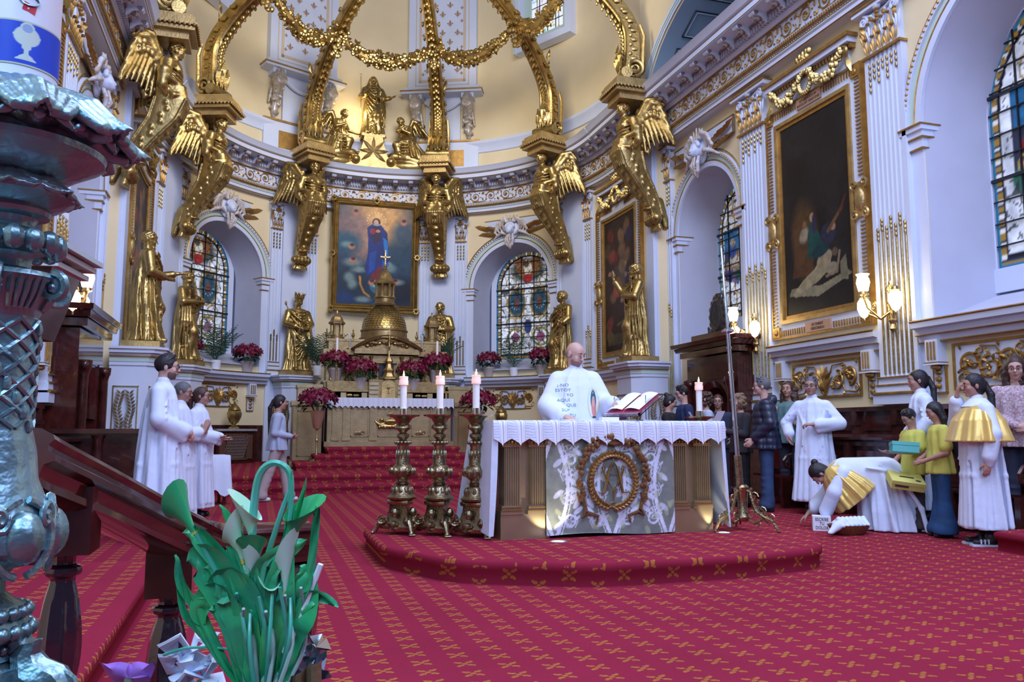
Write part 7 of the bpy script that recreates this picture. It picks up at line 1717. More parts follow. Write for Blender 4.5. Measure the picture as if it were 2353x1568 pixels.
def person(label,loc,rz,h=1.72,skin=SK2,hair='short',hairm=HAIRB,hd=(0,0,0),arms=None,cloth='alb',cols=None,glasses=0,beard=0,group=None,res=.0092,lean=(0,0),mouth=0,legs=None,hemz=.12,extra=None,shoes=True,hshift=(0,0,0)):
    s=h/1.72; r=thing('person',label,'person',loc,rz,group); S=lambda p:np.array(p,float)*s
    hc=S((0,-.035,1.605))+np.array(hshift)*s; M=RM(*hd)
    arms=arms or [((-.24,.02,1.14),(-.20,-.14,.98),(.2,-.6,-.7),(1,0,0),.5),((.24,.02,1.14),(.20,-.14,.98),(-.2,-.6,-.7),(-1,0,0),.5)]
    pts=[hc]+[S(a[1]) for a in arms]+[S(a[0]) for a in arms]
    lo=np.minimum.reduce(pts)-.24; hi=np.maximum.reduce(pts)+.24; lo[2]=min(lo[2],1.1*s); 
    b=Blob(lo,hi,res); head(b,hc,s*1.0,M,neck=tuple(S((0,.01,1.38))),k=.010,mouth=mouth)
    b.ell(S((0,.01,1.34)),S((.14,.08,.10)),.03)
    for g,(el,wr,hd_,hn,cu) in zip((-1,1),arms):
        b.chain([S((g*.15,.01,1.36)),S(el)],[.045*s,.040*s],.02); b.cap(S(el),S(wr),.038*s,.026*s,.015); hand(b,S(wr),hd_,hn,s*1.0,cu,thumb=-g)
    b.build('body',skin,r)
    if hair!='bald': objm('hair',hair_mesh(hc,s,M,hair,hairm,int(h*100)),r)
    else:
        b=Blob(hc-.2*s,hc+.2*s,.006); b.ell(hc+M@S((0,.022,-.005)),S((.0765,.094,.062)),.005,M=M); b.ell(hc+M@S((0,-.09,-.02)),S((.085,.09,.12)),.01,-1,M=M); b.build('hair',mat('stubble',(.25,.17,.16),.7),r)
    if beard:
        b=Blob(hc-.2*s,hc+.2*s,.006); E=lambda p,q,k=.005,op=1:b.ell(hc+M@S(p),S(q),k,op,M=M)
        E((0,-.0245,-.056),(.0578,.0615,.062)); E((0,-.063,-.094),(.0215,.0195,.019)); E((0,-.07,-.012),(.050,.06,.040),.005,-1); E((0,.05,-.06),(.09,.07,.09),.005,-1); E((0,-.098,-.058),(.02,.014,.008),.003,-1)
        b.build('beard',mat('beard_stubble',(.13,.075,.065),.8) if hairm is HAIRB else mat('beard_shadow',(.24,.14,.12),.7),r)
    face_bits(r,hc,s,M,glasses,hairm if hair!='bald' else HAIRN,mouth)
    cols=cols or {}
    T=cols.get('top',ALB)
    lx,ly=lean
    def blobfor(z0,z1,pad=.45): return Blob(np.array((-pad-.1,-pad-.15,z0))*s,np.array((pad+.1,pad,z1))*s,res+.0045)
    if cloth in('alb','cape'):
        b=blobfor(hemz-.05,1.52); w=cols.get('w',1)
        zz=[hemz,.35,.7,.95,1.15,1.30,1.40,1.455]
        robe(b,[z*s for z in zz],S([.265*w,.25*w,.225*w,.20*w,.185*w,.178,.14,.075]),S([.22*w,.205*w,.185*w,.17*w,.155*w,.135,.11,.075]),cx=S([lx,lx*.9,lx*.6,lx*.3,0,0,0,0]),cy=S([ly,ly*.9,ly*.6,ly*.3,0,0,0,.0]),amp=.016*s,n=7,ph=h*10,tw=.8,k=.02)
        b.cap(S((-.14,.01,1.360)),S((.14,.01,1.360)),.062*s,.062*s,.05); b.cap(S((0,.0,1.42)),S((0,-.005,1.475)),.068*s,.064*s,.015)
        for g,a in zip((-1,1),arms):
            sh=S((g*.17,.01,1.36)); el,wr=S(a[0]),S(a[1]); cu=el+(wr-el)*.80; b.cap(sh,el,.066*s,.068*s,.035); b.cap(el,cu,.066*s,.070*s,.02); b.cap(el+S((0,0,-.03)),cu+S((0,0,-.085)),.055*s,.032*s,.04)
            for k in range(3): t=.3+.25*k; p=sh+(el-sh)*t; b.cap(p+S((-.05*g,-.06,.02)),p+S((g*.05,-.075,-.05)),.014*s,.010*s,.015)
        for k in range(5):
            x=.15-.07*k; b.chain([S((x*.9,.12,1.20)),S((x*1.2+lx*.5,.175-abs(x)*.2+ly*.5,.7)),S((x*1.4+lx,.205-abs(x)*.3+ly,.2))],[.010*s,.020*s,.026*s],.025)
        for g in (-1,1):
            for k in range(3): b.chain([S((g*.16,-.06,1.30-.03*k)),S((g*(.10-.03*k),-.145,1.12-.06*k)),S((g*(.12-.03*k),-.17,.85-.05*k))],[.008*s,.012*s,.006*s],.018)
        for k in range(6):
            x=-.16+.065*k; b.chain([S((x*.6,-.13,1.15)),S((x*.9+lx*.5,-.185+abs(x)*.3+ly*.5,.7)),S((x*1.15+lx,-.215+abs(x)*.35+ly,.2))],[.010*s,.018*s,.024*s],.03)
        if extra: extra(b,s)
        b.build('alb',T,r)
    if cloth=='cape':
        b=Blob(S((-.42,-.42,.98)),S((.42,.38,1.52)),.0095)
        robe(b,[.98*s+.05,1.1*s,1.25*s,1.36*s,1.43*s],S([.345,.33,.285,.215,.11]),S([.29,.27,.225,.16,.10]),amp=.014*s,n=10,ph=1,tw=.2,k=.01,ampz=[1,.9,.6,.2,0])
        b.ell(S((0,0,.93)),S((.295,.255,.17)),.01,-1); b.build('gold_cape',GOLDCL,r)
        b=Blob(S((-.2,-.2,1.35)),S((.2,.2,1.52)),.006); b.fn(S((-.2,-.2,1.36)),S((.2,.2,1.5)),lambda X,Y,Z:np.maximum(np.abs(np.sqrt(X*X+(Y*1.05)**2)-(.075+(1.475-Z/s)*.85)*s)-.008,np.abs(Z-1.43*s)-.045*s),.0); b.build('white_collar',ALB,r)
    if cloth in('tee','jacket','shirt'):
        b=blobfor(.78,1.50); jk=cloth=='jacket'; q=1.14 if jk else 1.0; z0=.80 if cloth!='shirt' else .82
        robe(b,[z*s for z in (z0,.95,1.1,1.25,1.36,1.43)],S([.20*q,.195*q,.18*q,.185*q,.17*q,.08]),S([.165*q,.15*q,.13*q,.13*q,.115*q,.075]),amp=.010*s,n=7,ph=h*9,tw=2,k=.02)
        b.cap(S((-.15,.01,1.365)),S((.15,.01,1.365)),.06*s*q,.06*s*q,.04)
        for g,a in zip((-1,1),arms):
            sh=S((g*.17,.01,1.365)); el,wr=S(a[0]),S(a[1])
            if cloth=='tee': b.cap(sh,sh+(el-sh)*.75,.070*s,.080*s,.02)
            else: b.cap(sh,el,.072*s*q,.060*s*q,.02); b.cap(el,el+(wr-el)*.9,.058*s*q,.045*s*q,.015)
        if jk:
            b.warp(lambda X,Y,Z:-.008*np.abs(np.sin(Z*PI/(.085*s)))+0*X+0*Y)
            b.ell(S((0,.09,1.43)),S((.12,.07,.08)),.02)
        if extra: extra(b,s)
        b.build('jacket' if jk else 't_shirt' if cloth=='tee' else 'shirt',T,r)
    if cloth in('tee','jacket','shirt') or legs:
        L=legs or [((-.09,0,.50),(-.10,0,.09)),((.09,0,.50),(.10,0,.09))]
        fl=cols.get('flare',.075); b=Blob(S((-.42,-.45,.03)),S((.42,.42,1.0)),res+.0055)
        b.ell(S((0,0,.90)),S((.155,.115,.10)),.03)
        for g,(kn,an) in zip((-1,1),L):
            b.cap(S((g*.085,0,.88)),S(kn),.095*s,.072*s,.04); b.cap(S(kn),S(an)+S((0,0,0)),.070*s,fl*s,.02); b.cap(S(an)+S((0,0,.05)),S(an)+S((0,-.02,-.0)),fl*s,(fl+.012)*s,.02)
            for k in range(4): b.ell(S(kn)+(S(an)-S(kn))*(.2+.22*k)+S((0,-.03,0)),S((.06,.05,.018)),.02)
        b.build('jeans' if cols.get('jeans') else 'trousers',cols.get('legs',mat('dark_trousers',(.02,.025,.05),.8)),r)
    if shoes:
        L=legs or [((-.09,0,.5),(-.10,0,.09)),((.09,0,.5),(.10,0,.09))]
        for g,(kn,an) in zip((-1,1),L):
            if cloth in('alb','cape'): kn,an=((g*.09+lx,ly,.5),(g*.09+lx,ly,.1))
            b=Blob(S(an)-.24,S(an)+.24,.011); b.cap(S(an)+S((0,.03,-.055)),S(an)+S((0,-.13,-.062)),.040*s,.034*s,.02); b.cap(S(an),S(an)+S((0,.02,-.05)),.045*s,.045*s,.02); b.warp(lambda X,Y,Z:np.maximum((S(an)[2]-.098*s)-Z,0)*50)
            o=b.build('shoe',cols.get('shoes',SHOE),r)
            if cols.get('stripe'):
                m=MB(); 
                for k in range(3): m.box(tuple(S(an)+S((g*.035,-.03-.035*k,-.05))),(.02*s,.012*s,.045*s))
                m.box(tuple(S(an)+S((0,-.05,-.088))),(.085*s,.26*s,.02)); m.build('white_stripes_and_sole',ALB,o,smooth=0)
    return r
# image positions turned into floor positions (camera model of this scene)
_f=np.array([sin(R_(17.348))*cos(R_(6.354)),cos(R_(17.348))*cos(R_(6.354)),sin(R_(6.354))]); _r=np.array([cos(R_(17.348)),-sin(R_(17.348)),0]); _u=np.cross(_r,_f)
def at(px,py,Z): v=(_f+_r*(px-1176.5)/1850-_u*(py-784)/1850)*Z; return float(v[0]),float(v[1]),float(v[2]+CZ)
def fl_(px,Z,py=930,z=0): p=at(px,py,Z); return (p[0],p[1],z)
H=PI/2
CLASP=lambda z=1.02,y=-.24,x=0:[((-.25,.0,1.12),(-.07+x,y,z),(.8,-.3,-.5),(.3,.9,0),.9),((.25,.0,1.12),(.07+x,y,z),(-.8,-.3,-.5),(-.3,.9,0),.9)]
person('tall bearded black-haired man in a white alb, nearest of three servers on the left',fl_(372,7.9),H*1.0,1.79,SK1,'short',HAIRB,(0,.05,0),CLASP(.98,-.26),glasses=1,beard=1,res=.0075)
person('grey-haired man with glasses in a white alb, palms pressed together in prayer',fl_(414,9.1),H*.85,1.59,SK2,'crop',HAIRG,(0,.15,0),[((-.24,-.06,1.10),(-.03,-.30,1.12),(.05,-.35,1),(1,0,0),.05),((.24,-.06,1.10),(.03,-.30,1.12),(-.05,-.35,1),(-1,0,0),.05)],glasses=1)
person('brown-haired woman in a white alb holding out her hands beside the small white table',fl_(458,10.0),H*.8,1.58,SK2,'pony',HAIRN,(.05,.05,0),[((-.23,-.04,1.10),(-.06,-.32,1.06),(.3,-1,-.2),(.2,0,1),.15),((.23,-.04,1.10),(.08,-.30,1.04),(-.3,-1,-.2),(-.2,0,1),.15)],glasses=1)
HOOD=mat('grey_sweatshirt',(.40,.46,.62),.9,bump=.1,bscale=90); PINKT=mat('pinkish_beige_track_pants',(.40,.30,.31),.85)
g_=person('girl with a long dark braid, grey sweatshirt and beige striped pants, walking right',fl_(640,12.2),H*1.0,1.58,SK2,'braid',HAIRB,(.1,.05,0),[((-.20,.05,1.10),(-.10,-.22,1.05),(.8,-.5,0),(0,.7,.7),.7),((.20,.02,1.10),(.06,-.26,1.03),(-.8,-.5,0),(0,.7,.7),.7)],'shirt',dict(top=HOOD,legs=PINKT,flare=.085,shoes=mat('pale_shoe',(.60,.58,.62),.5)),legs=[((-.09,.10,.50),(-.09,.24,.10)),((.09,-.12,.50),(.09,-.20,.09))])
m=MB(); 
for x in (.0,.022): m.tube([(.152,.02+x,.82),(.150,-.075+x,.45),(.165,-.18+x,.12)],.005,4)
m.build('side_stripes',ALB,g_)
# the priest
TEAL=mat('teal_embroidery',(.10,.20,.22),.6)
def conform(o,target,off=.003,world=False):
    from mathutils.bvhtree import BVHTree
    tm=target.data; bv=BVHTree.FromPolygons([v.co.copy() for v in tm.vertices],[tuple(p.vertices) for p in tm.polygons])
    M=Matrix.LocRotScale(o.location,o.rotation_euler,o.scale); y0=None
    for v in o.data.vertices:
        p=M@v.co; h=bv.ray_cast(Vector((p.x,-2,p.z)),Vector((0,1,0)))
        if h[0] is not None: v.co=M.inverted()@Vector((p.x,h[0].y-off,p.z))
def pr():
    loc=fl_(1322,7.72,z=.17); h=1.745; s=h/1.72
    def ex(b,s):   # wide chasuble over the arms
        zz=[.45,.8,1.0,1.15,1.28,1.37,1.43]; robe(b,[z*s for z in zz],np.array([.255,.265,.27,.26,.225,.175,.09])*s,np.array([.24,.23,.215,.19,.16,.125,.08])*s,cy=-.02,amp=.014,n=8,ph=2.2,tw=.6,k=.03)
        for g,(wx,wy,wz) in ((-1,(-.16,-.33,1.0)),(1,(.30,-.32,1.10))):
            b.chain([np.array(p)*s for p in ((g*.17,0,1.32),(g*.26,-.06,1.10),(wx+g*.02,wy+.10,wz+.01))],[.08,.095,.070],.04); b.chain([np.array(p)*s for p in ((g*.27,-.02,1.08),(g*.27,-.08,.90),(wx+g*.06,wy+.14,wz-.09))],[.07,.04,.03],.05)
    r=person('bald priest in a white embroidered chasuble standing behind the altar, looking down at the missal',loc,-.25,h,SK1,'bald',HAIRN,(.70,.34,0),[((-.27,-.05,1.08),(-.13,-.36,.985),(.5,-.8,-.25),(.2,.2,-1),.35),((.27,-.08,1.12),(.31,-.40,1.10),(.35,-.9,-.1),(.1,0,-1),.4)],'alb',dict(w=1.05),beard=1,res=.0065,extra=ex,hshift=(0,-.005,-.018))
    alb=[c for c in r.children if c.name.startswith('alb')][0]
    # embroidered lines of text on the chest; letters follow the cloth front
    for i,(t,x) in enumerate((('¿-NO',-.13),('ESTOY',-.13),('YO',-.07),('AQUÍ',-.13),('QUE',-.06),('SOY',-.12),('TU',-.05),('MADRE ?',-.09))):
        o=text(t,.040,TEAL,r,(x*s-.005,-.5,(1.275-.047*i)*s),name='embroidered_words',sx=1.2,ext=0); conform(o,alb)
    c=Canvas(.12,.29,48,110,(.70,.72,.62)); c.ell((.06,.145),(.058,.142),(.62,.62,.42),soft=.1); c.ell((.06,.145),(.050,.130),(.72,.74,.60),soft=.1)
    c.ell((.06,.17),(.030,.10),(.02,.13,.22),soft=.1); c.ell((.06,.10),(.024,.09),(.62,.24,.22),soft=.1); c.ell((.06,.16),(.017,.05),(.66,.34,.30),soft=.1); c.ell((.06,.245),(.015,.018),(.02,.10,.18),soft=.1); c.ell((.058,.243),(.009,.012),(.45,.25,.17),soft=.2); c.ell((.06,.18),(.010,.008),(.5,.3,.2)); c.ell((.06,.015),(.02,.01),(.08,.06,.06))
    o=c.build('embroidered_image',lambda u,v:((u+.085)*s,-.5,(.975+v)*s),vmat('embroidery',.8,0,.2),r,lambda u,v:((u-.06)/.058)**2+((v-.145)/.143)**2<1); conform(o,alb)
    return r
priest=pr()
# people in and before the right-hand stalls
SH=lambda n,c,**k:mat(n,c,.85,**k)
PAPER=mat('page_white',(.85,.84,.86),.8)
holdp=[((-.20,-.04,1.10),(-.05,-.30,1.16),(.3,-.7,.5),(.5,.5,.5),.6),((.20,-.04,1.10),(.08,-.30,1.15),(-.3,-.7,.5),(-.5,.5,.5),.6)]
CG='singers standing behind the altar on the right'
def sheet(r,x=.02,y=-.38,z=1.22,m_=None): m=MB(); m.box((x,y,z),(.20,.005,.27),M=rotM('X',-.5)); m.build('paper_sheet',m_ or mat('lilac_sheet',(.42,.38,.50),.8),r,smooth=0)
a=person('woman with a dark bun and glasses in a black top, leftmost singer, reading a sheet',fl_(1536,12.6),.9,1.60,SK3,'bun',HAIRB,(.2,.3,0),holdp,'shirt',dict(top=SH('black_top',(.015,.015,.02))),1,group=CG,mouth=1); sheet(a)
person('young man with black hair and glasses in a navy sweater, second singer from the left',fl_(1572,12.9),-1.75,1.76,SK1,'short',HAIRB,(0,.25,0),None,'shirt',dict(top=SH('navy_sweater',(.015,.03,.10))),1,group=CG)
person('woman with dark curly hair in a pale blue blouse, third singer from the left',fl_(1622,12.2),-1.95,1.63,SK3,'curly',HAIRN,(0,.05,0),None,'shirt',dict(top=SH('pale_blue_blouse',(.42,.48,.62))),1,group=CG,mouth=1)
person('woman with glasses half hidden behind the lit candle at the altar\'s right end',fl_(1650,13.0),-.6,1.62,SK2,'pony',HAIRN,(0,0,0),None,'shirt',dict(top=SH('dark_blue_top',(.02,.03,.07))),1,group=CG)
a=person('woman with wavy grey-blond hair and a dark vest, just right of the silver staff',fl_(1700,11.3),-1.6,1.56,SK1,'curly',HAIRL,(.1,.2,0),holdp,'shirt',dict(top=SH('charcoal_vest',(.03,.03,.04)),legs=SH('black_slacks',(.012,.012,.02))),0,group=CG); sheet(a,0,-.36,1.20)
person('grey-haired man in a quilted navy jacket and jeans, standing in profile',fl_(1757,10.7),-2.1,1.75,SK1,'short',HAIRG,(0,.0,0),[((-.24,.04,1.12),(-.16,-.16,.92),(0,-.7,-.7),(1,0,0),.6),((.24,.04,1.12),(.16,-.16,.92),(0,-.7,-.7),(-1,0,0),.6)],'jacket',dict(top=mat('quilted_navy',(.018,.025,.055),.35,bump=.1,bscale=20),legs=mat('blue_jeans',(.03,.07,.17),.85,var=.4,vscale=8)),1)
person('woman with wavy brown hair and a teal blouse behind the man in the quilted jacket',fl_(1813,11.4,z=.08),-.95,1.66,SK2,'longcurl',HAIRN,(0,-.05,0),[((-.22,-.04,1.12),(-.12,-.26,1.22),(.2,-.5,.8),(.6,.5,0),.5),((.22,.0,1.12),(.14,-.2,1.1),(-.3,-.6,.5),(-.6,.5,0),.5)],'shirt',dict(top=SH('teal_blouse',(.10,.19,.20))),0,mouth=1)
person('man with dark hair and glasses in a white alb, one fist held at his waist',fl_(1866,10.35),-.75,1.73,SK2,'short',HAIRG,(-.15,-.02,0),[((-.33,.02,1.14),(-.28,-.06,.98),(0,-.4,-1),(1,0,0),.8),((.33,-.02,1.14),(.02,-.26,1.12),(-1,-.1,0),(0,.2,-1),1.15)],'alb',dict(w=1.02),1,res=.0075,mouth=1,hemz=.16)
CG2='children in yellow T-shirts'
YEL=mat('yellow_t_shirt',(.62,.60,.12),.85,bump=.1,bscale=60)
person('girl with a dark ponytail in a white alb standing among the right stalls',fl_(2118,8.75,z=.10),-2.15,1.60,SK2,'pony',HAIRB,(.05,.05,0),None,'alb',dict(w=.85))
bo=person('boy in glasses and yellow T-shirt carrying a turquoise and a yellow box',fl_(2092,8.55),-1.75,1.27,SK2,'short',HAIRB,(0,.55,0),[((-.22,-.02,1.10),(-.10,-.34,.90),(.2,-1,0),(.1,0,1),.3),((.22,-.04,1.12),(.06,-.40,1.12),(-.2,-1,.1),(0,0,1),.3)],'tee',dict(top=YEL,legs=SH('grey_brown_trousers',(.07,.055,.06))),1,group=CG2)
gi=person('girl with long straight dark hair in a yellow T-shirt and wide blue jeans',fl_(2152,8.15),-2.0,1.33,SK2,'long',HAIRB,(.05,.35,0),[((-.24,-.02,1.08),(-.05,-.24,.98),(.7,-.5,-.3),(0,1,0),.7),((.24,.0,1.08),(.12,-.26,.96),(-.6,-.7,-.2),(0,.7,0),.8)],'tee',dict(top=YEL,legs=mat('wide_blue_jeans',(.02,.085,.24),.85,var=.4,vscale=8),flare=.135,jeans=1),0,group=CG2)
text('SOLOS',.06,mat('red_print',(.60,.05,.06),.7),gi,(-.12,-.105,.98),rot=(PI/2,0,-.35),name='shirt_print') if 0 else None
person('standing girl in a gold satin cape over a white alb, covering her mouth',fl_(2246,7.55),-2.0,1.575,SK2,'pony',HAIRB,(.05,.05,0),[((-.27,-.12,1.22),(-.06,-.17,1.50),(.25,.1,1),(.2,.9,0),.45),((.27,.02,1.12),(.25,-.04,.84),(0,-.15,-1),(-1,0,0),.5)],'cape',dict(stripe=1,w=.9),res=.007,hemz=.17)
FLOR=mat('floral_blouse',(.62,.55,.60),.85,col2=(.30,.14,.18),vscale=55)
person('woman with long dark hair and a speckled blouse at the right edge',fl_(2338,8.0,z=.08),-.75,1.70,SK1,'longcurl',HAIRN,(-.15,.12,0),[((-.26,.0,1.12),(-.02,-.22,1.02),(1,-.1,-.1),(0,1,0),.3),((.25,.0,1.12),(.08,-.22,1.0),(-1,-.1,0),(0,1,0),.3)],'shirt',dict(top=FLOR),1)
person('dark-haired child glimpsed between the priest and the open missal',fl_(1410,14.0),.1,1.62,SK3,'long',HAIRB,(0,.1,0),None,'shirt',dict(top=SH('dark_purple_top',(.10,.03,.10))))
# the girl bending to the floor
def bender():
    r=thing('person','girl in a gold satin cape and white alb crouching and reaching to the floor','person',fl_(1975,8.75),-2.1)
    hc=np.array((0,-.44,.58)); M=RM(0,1.15,0); b=Blob((-.35,-.75,-.02),(.35,.1,.85),.0075)
    head(b,hc,.95,M,neck=(0,-.24,.66)); b.ell((0,-.18,.62),(.13,.10,.08),.03)
    for g,wr in ((-1,(-.16,-.56,.13)),(1,(.10,-.44,.12))): b.chain([(g*.14,-.24,.60),(g*.17,-.34,.38),wr],[.04,.036,.024],.02); hand(b,wr,(0,-.6,-.5),(0,.5,-1),.9,.5,thumb=-g)
    b.build('body',SK2,r); objm('hair',hair_mesh(hc,.95,M,'bun',HAIRB,3),r); face_bits(r,hc,.95,M,0,HAIRB)
    b=Blob((-.45,-.55,0),(.45,.62,.86),.0115)
    robe(b,[0.01,.2,.45,.6,.72],[.30,.28,.23,.20,.13],[.30,.29,.24,.20,.13],cy=[.27,.25,.22,.20,.18],amp=.022,n=11,ph=1,tw=1,k=.06)
    b.cap((0,.22,.58),(0,-.18,.60),.19,.16,.06); b.cap((0,-.05,.50),(0,-.20,.30),.10,.10,.05)
    for g,wr in ((-1,(-.16,-.50,.20)),(1,(.10,-.40,.20))): b.chain([(g*.15,-.22,.60),(g*.18,-.32,.40),wr],[.075,.075,.075],.03)
    for k in range(7): x=-.2+.065*k; b.chain([(x,.0,.66),(x*1.2,.3,.62),(x*1.4,.5,.25),(x*1.5,.54,.03)],[.012,.018,.024,.024],.03)
    b.build('alb',ALB,r)
    b=Blob((-.4,-.4,-.45),(.4,.4,.08),.010); robe(b,[-.40,-.28,-.15,-.05,.03],[.30,.285,.24,.19,.10],[.27,.25,.20,.15,.09],amp=.013,n=10,tw=.3,k=.01,ampz=[1,.9,.6,.3,0]); b.ell((0,0,-.47),(.27,.235,.17),.01,-1)
    o=b.build('gold_cape',GOLDCL,r); o.location=(0,-.33,.64); o.rotation_euler=(R_(42),0,0)
    m=MB(); m.tube([(.10*cos(t),-.30+.09*sin(t)*.6,.66+.06*sin(t)) for t in np.linspace(0,2*PI,14)],.028,6); m.build('white_collar',ALB,r)
bender()
# things on the floor and in the children's hands
p=fl_(1876,8.7); r=thing('white_box','small white cardboard box lettered in brown, on the carpet by the crouching girl','box',p,-.6); m=MB(); m.b(-.09,.09,-.09,.09,0,.15); m.build('carton',mat('white_card',(.75,.76,.85),.8),r,smooth=0)
for i,t in enumerate(('ESCRIBE','TU','DOLOR')): text(t,.046,mat('brown_print',(.12,.04,.05),.7),r,(0,-.0915,.105-.043*i),sx=.8)
p=fl_(1938,8.35); r=thing('wicker_basket','low brown basket heaped with white towels, on the carpet in front of the crouching girl','basket',p); m=MB(); m.lathe([(.13,0),(.15,.01),(.20,.09),(.205,.10),(.19,.10),(.14,.02)],n=20); o=m.build('basket',mat('wicker',(.20,.07,.03),.6,var=.3,vscale=40,bump=.8,bscale=60),r); o.scale=(1.15,.8,1)
b=Blob((-.38,-.2,.02),(.3,.2,.22),.009); b.ell((0,0,.11),(.19,.13,.045),.02)
for k in range(7): b.chain([(-.16+.05*k,-.12,.10),(-.12+.05*k,0,.155),(-.10+.05*k,.10,.11)],[.018,.024,.016],.012)
b.chain([(-.12,-.05,.12),(-.22,-.08,.09),(-.31,-.10,.035)],[.05,.04,.025],.02); b.build('towels',ALB,r)
def boxthing(name,label,loc,rot,d,col,lid,txt=None):
    r=thing(name,label,'box',loc); r.rotation_euler=rot; m=MB(); m.b(-d[0]/2,d[0]/2,-d[1]/2,d[1]/2,0,d[2]); m.build('carton',col,r,smooth=0); m=MB(); m.b(-d[0]/2-.004,d[0]/2+.004,-d[1]/2-.004,d[1]/2+.004,d[2]-.03,d[2]+.006); l=m.build('lid',lid,r,smooth=0)
    if txt:
        m=MB(); m.b(-.07,.07,-.015,.01,d[2]+.006,d[2]+.008); m.build('slot',EYED,l,smooth=0); m=MB(); m.ball((.10,-.06,d[2]+.007),(.03,.02,.002),8,4); m.b(-d[0]/2+.03,0,-d[1]/2-.006,-d[1]/2-.004,.03,.05); m.build('dark_print',mat('dark_lettering',(.05,.03,.03),.6),l)
p=at(2077,1030,8.28); boxthing('turquoise_box','turquoise cardboard box held out by the boy in the yellow T-shirt',(p[0],p[1],p[2]-.05),(R_(-8),R_(4),-.55),(.25,.17,.10),mat('turquoise_card',(.10,.45,.42),.6),mat('turquoise_card',(.10,.45,.42),.6))
p=at(2078,1106,8.3); boxthing('yellow_box','flat yellow cardboard box with a slot, held low by the boy in the yellow T-shirt',(p[0],p[1],p[2]-.04),(R_(24),R_(8),-.45),(.32,.24,.085),mat('yellow_card',(.62,.58,.14),.6),mat('yellow_card_lid',(.66,.62,.17),.6),1)
# small side table on the left
p=fl_(486,11.7); r=thing('side_table','small table under a lace-edged white cloth behind the left servers','table',p,.25); m=MB(); m.b(-.22,.22,-.2,.2,.66,.69); m.build('table_top',DARKW,r,smooth=0)
for x in (-.19,.19):
    for y in (-.17,.17): m=MB(); m.b(x-.02,x+.02,y-.02,y+.02,0,.66); m.build('leg',DARKW,r,smooth=0)
ct=thing('table_cloth','white cloth with a ragged lace edge draped over the small side table','cloth',p,.25); m=MB(); rows=[]; n=48
for k,(e,z) in enumerate(((0,.70),(.005,.69),(.03,.45),(.05,.12))):
    row=[]
    for i in range(n):
        a=2*PI*i/n; q=max(abs(cos(a)),abs(sin(a))); R1=(.24+e+(.015*sin(i*1.9) if k>1 else 0)); zz=z+(.10*sin(i*.55)**2+.20*(i%24<5) if k==3 else 0); row.append((R1*cos(a)/q,R1*.95*sin(a)/q,zz))
    rows.append(row)
m.rows(rows,True,False); m.add(rows[0],[tuple(range(n))]); m.build('cloth',ALB,ct,smooth=60)
r=thing('white_case','white square box with a flared lid on the small side table','box',(p[0]-.08,p[1],.705),.2); m=MB(); m.b(-.12,.12,-.10,.10,0,.27); m.build('body',mat('white_card',(.75,.76,.85),.8),r,smooth=0); m=MB(); m.box((0,0,.29),(.26,.24,.03),taper=1.08); m.build('lid',mat('white_card',(.75,.76,.85),.8),r,smooth=0)
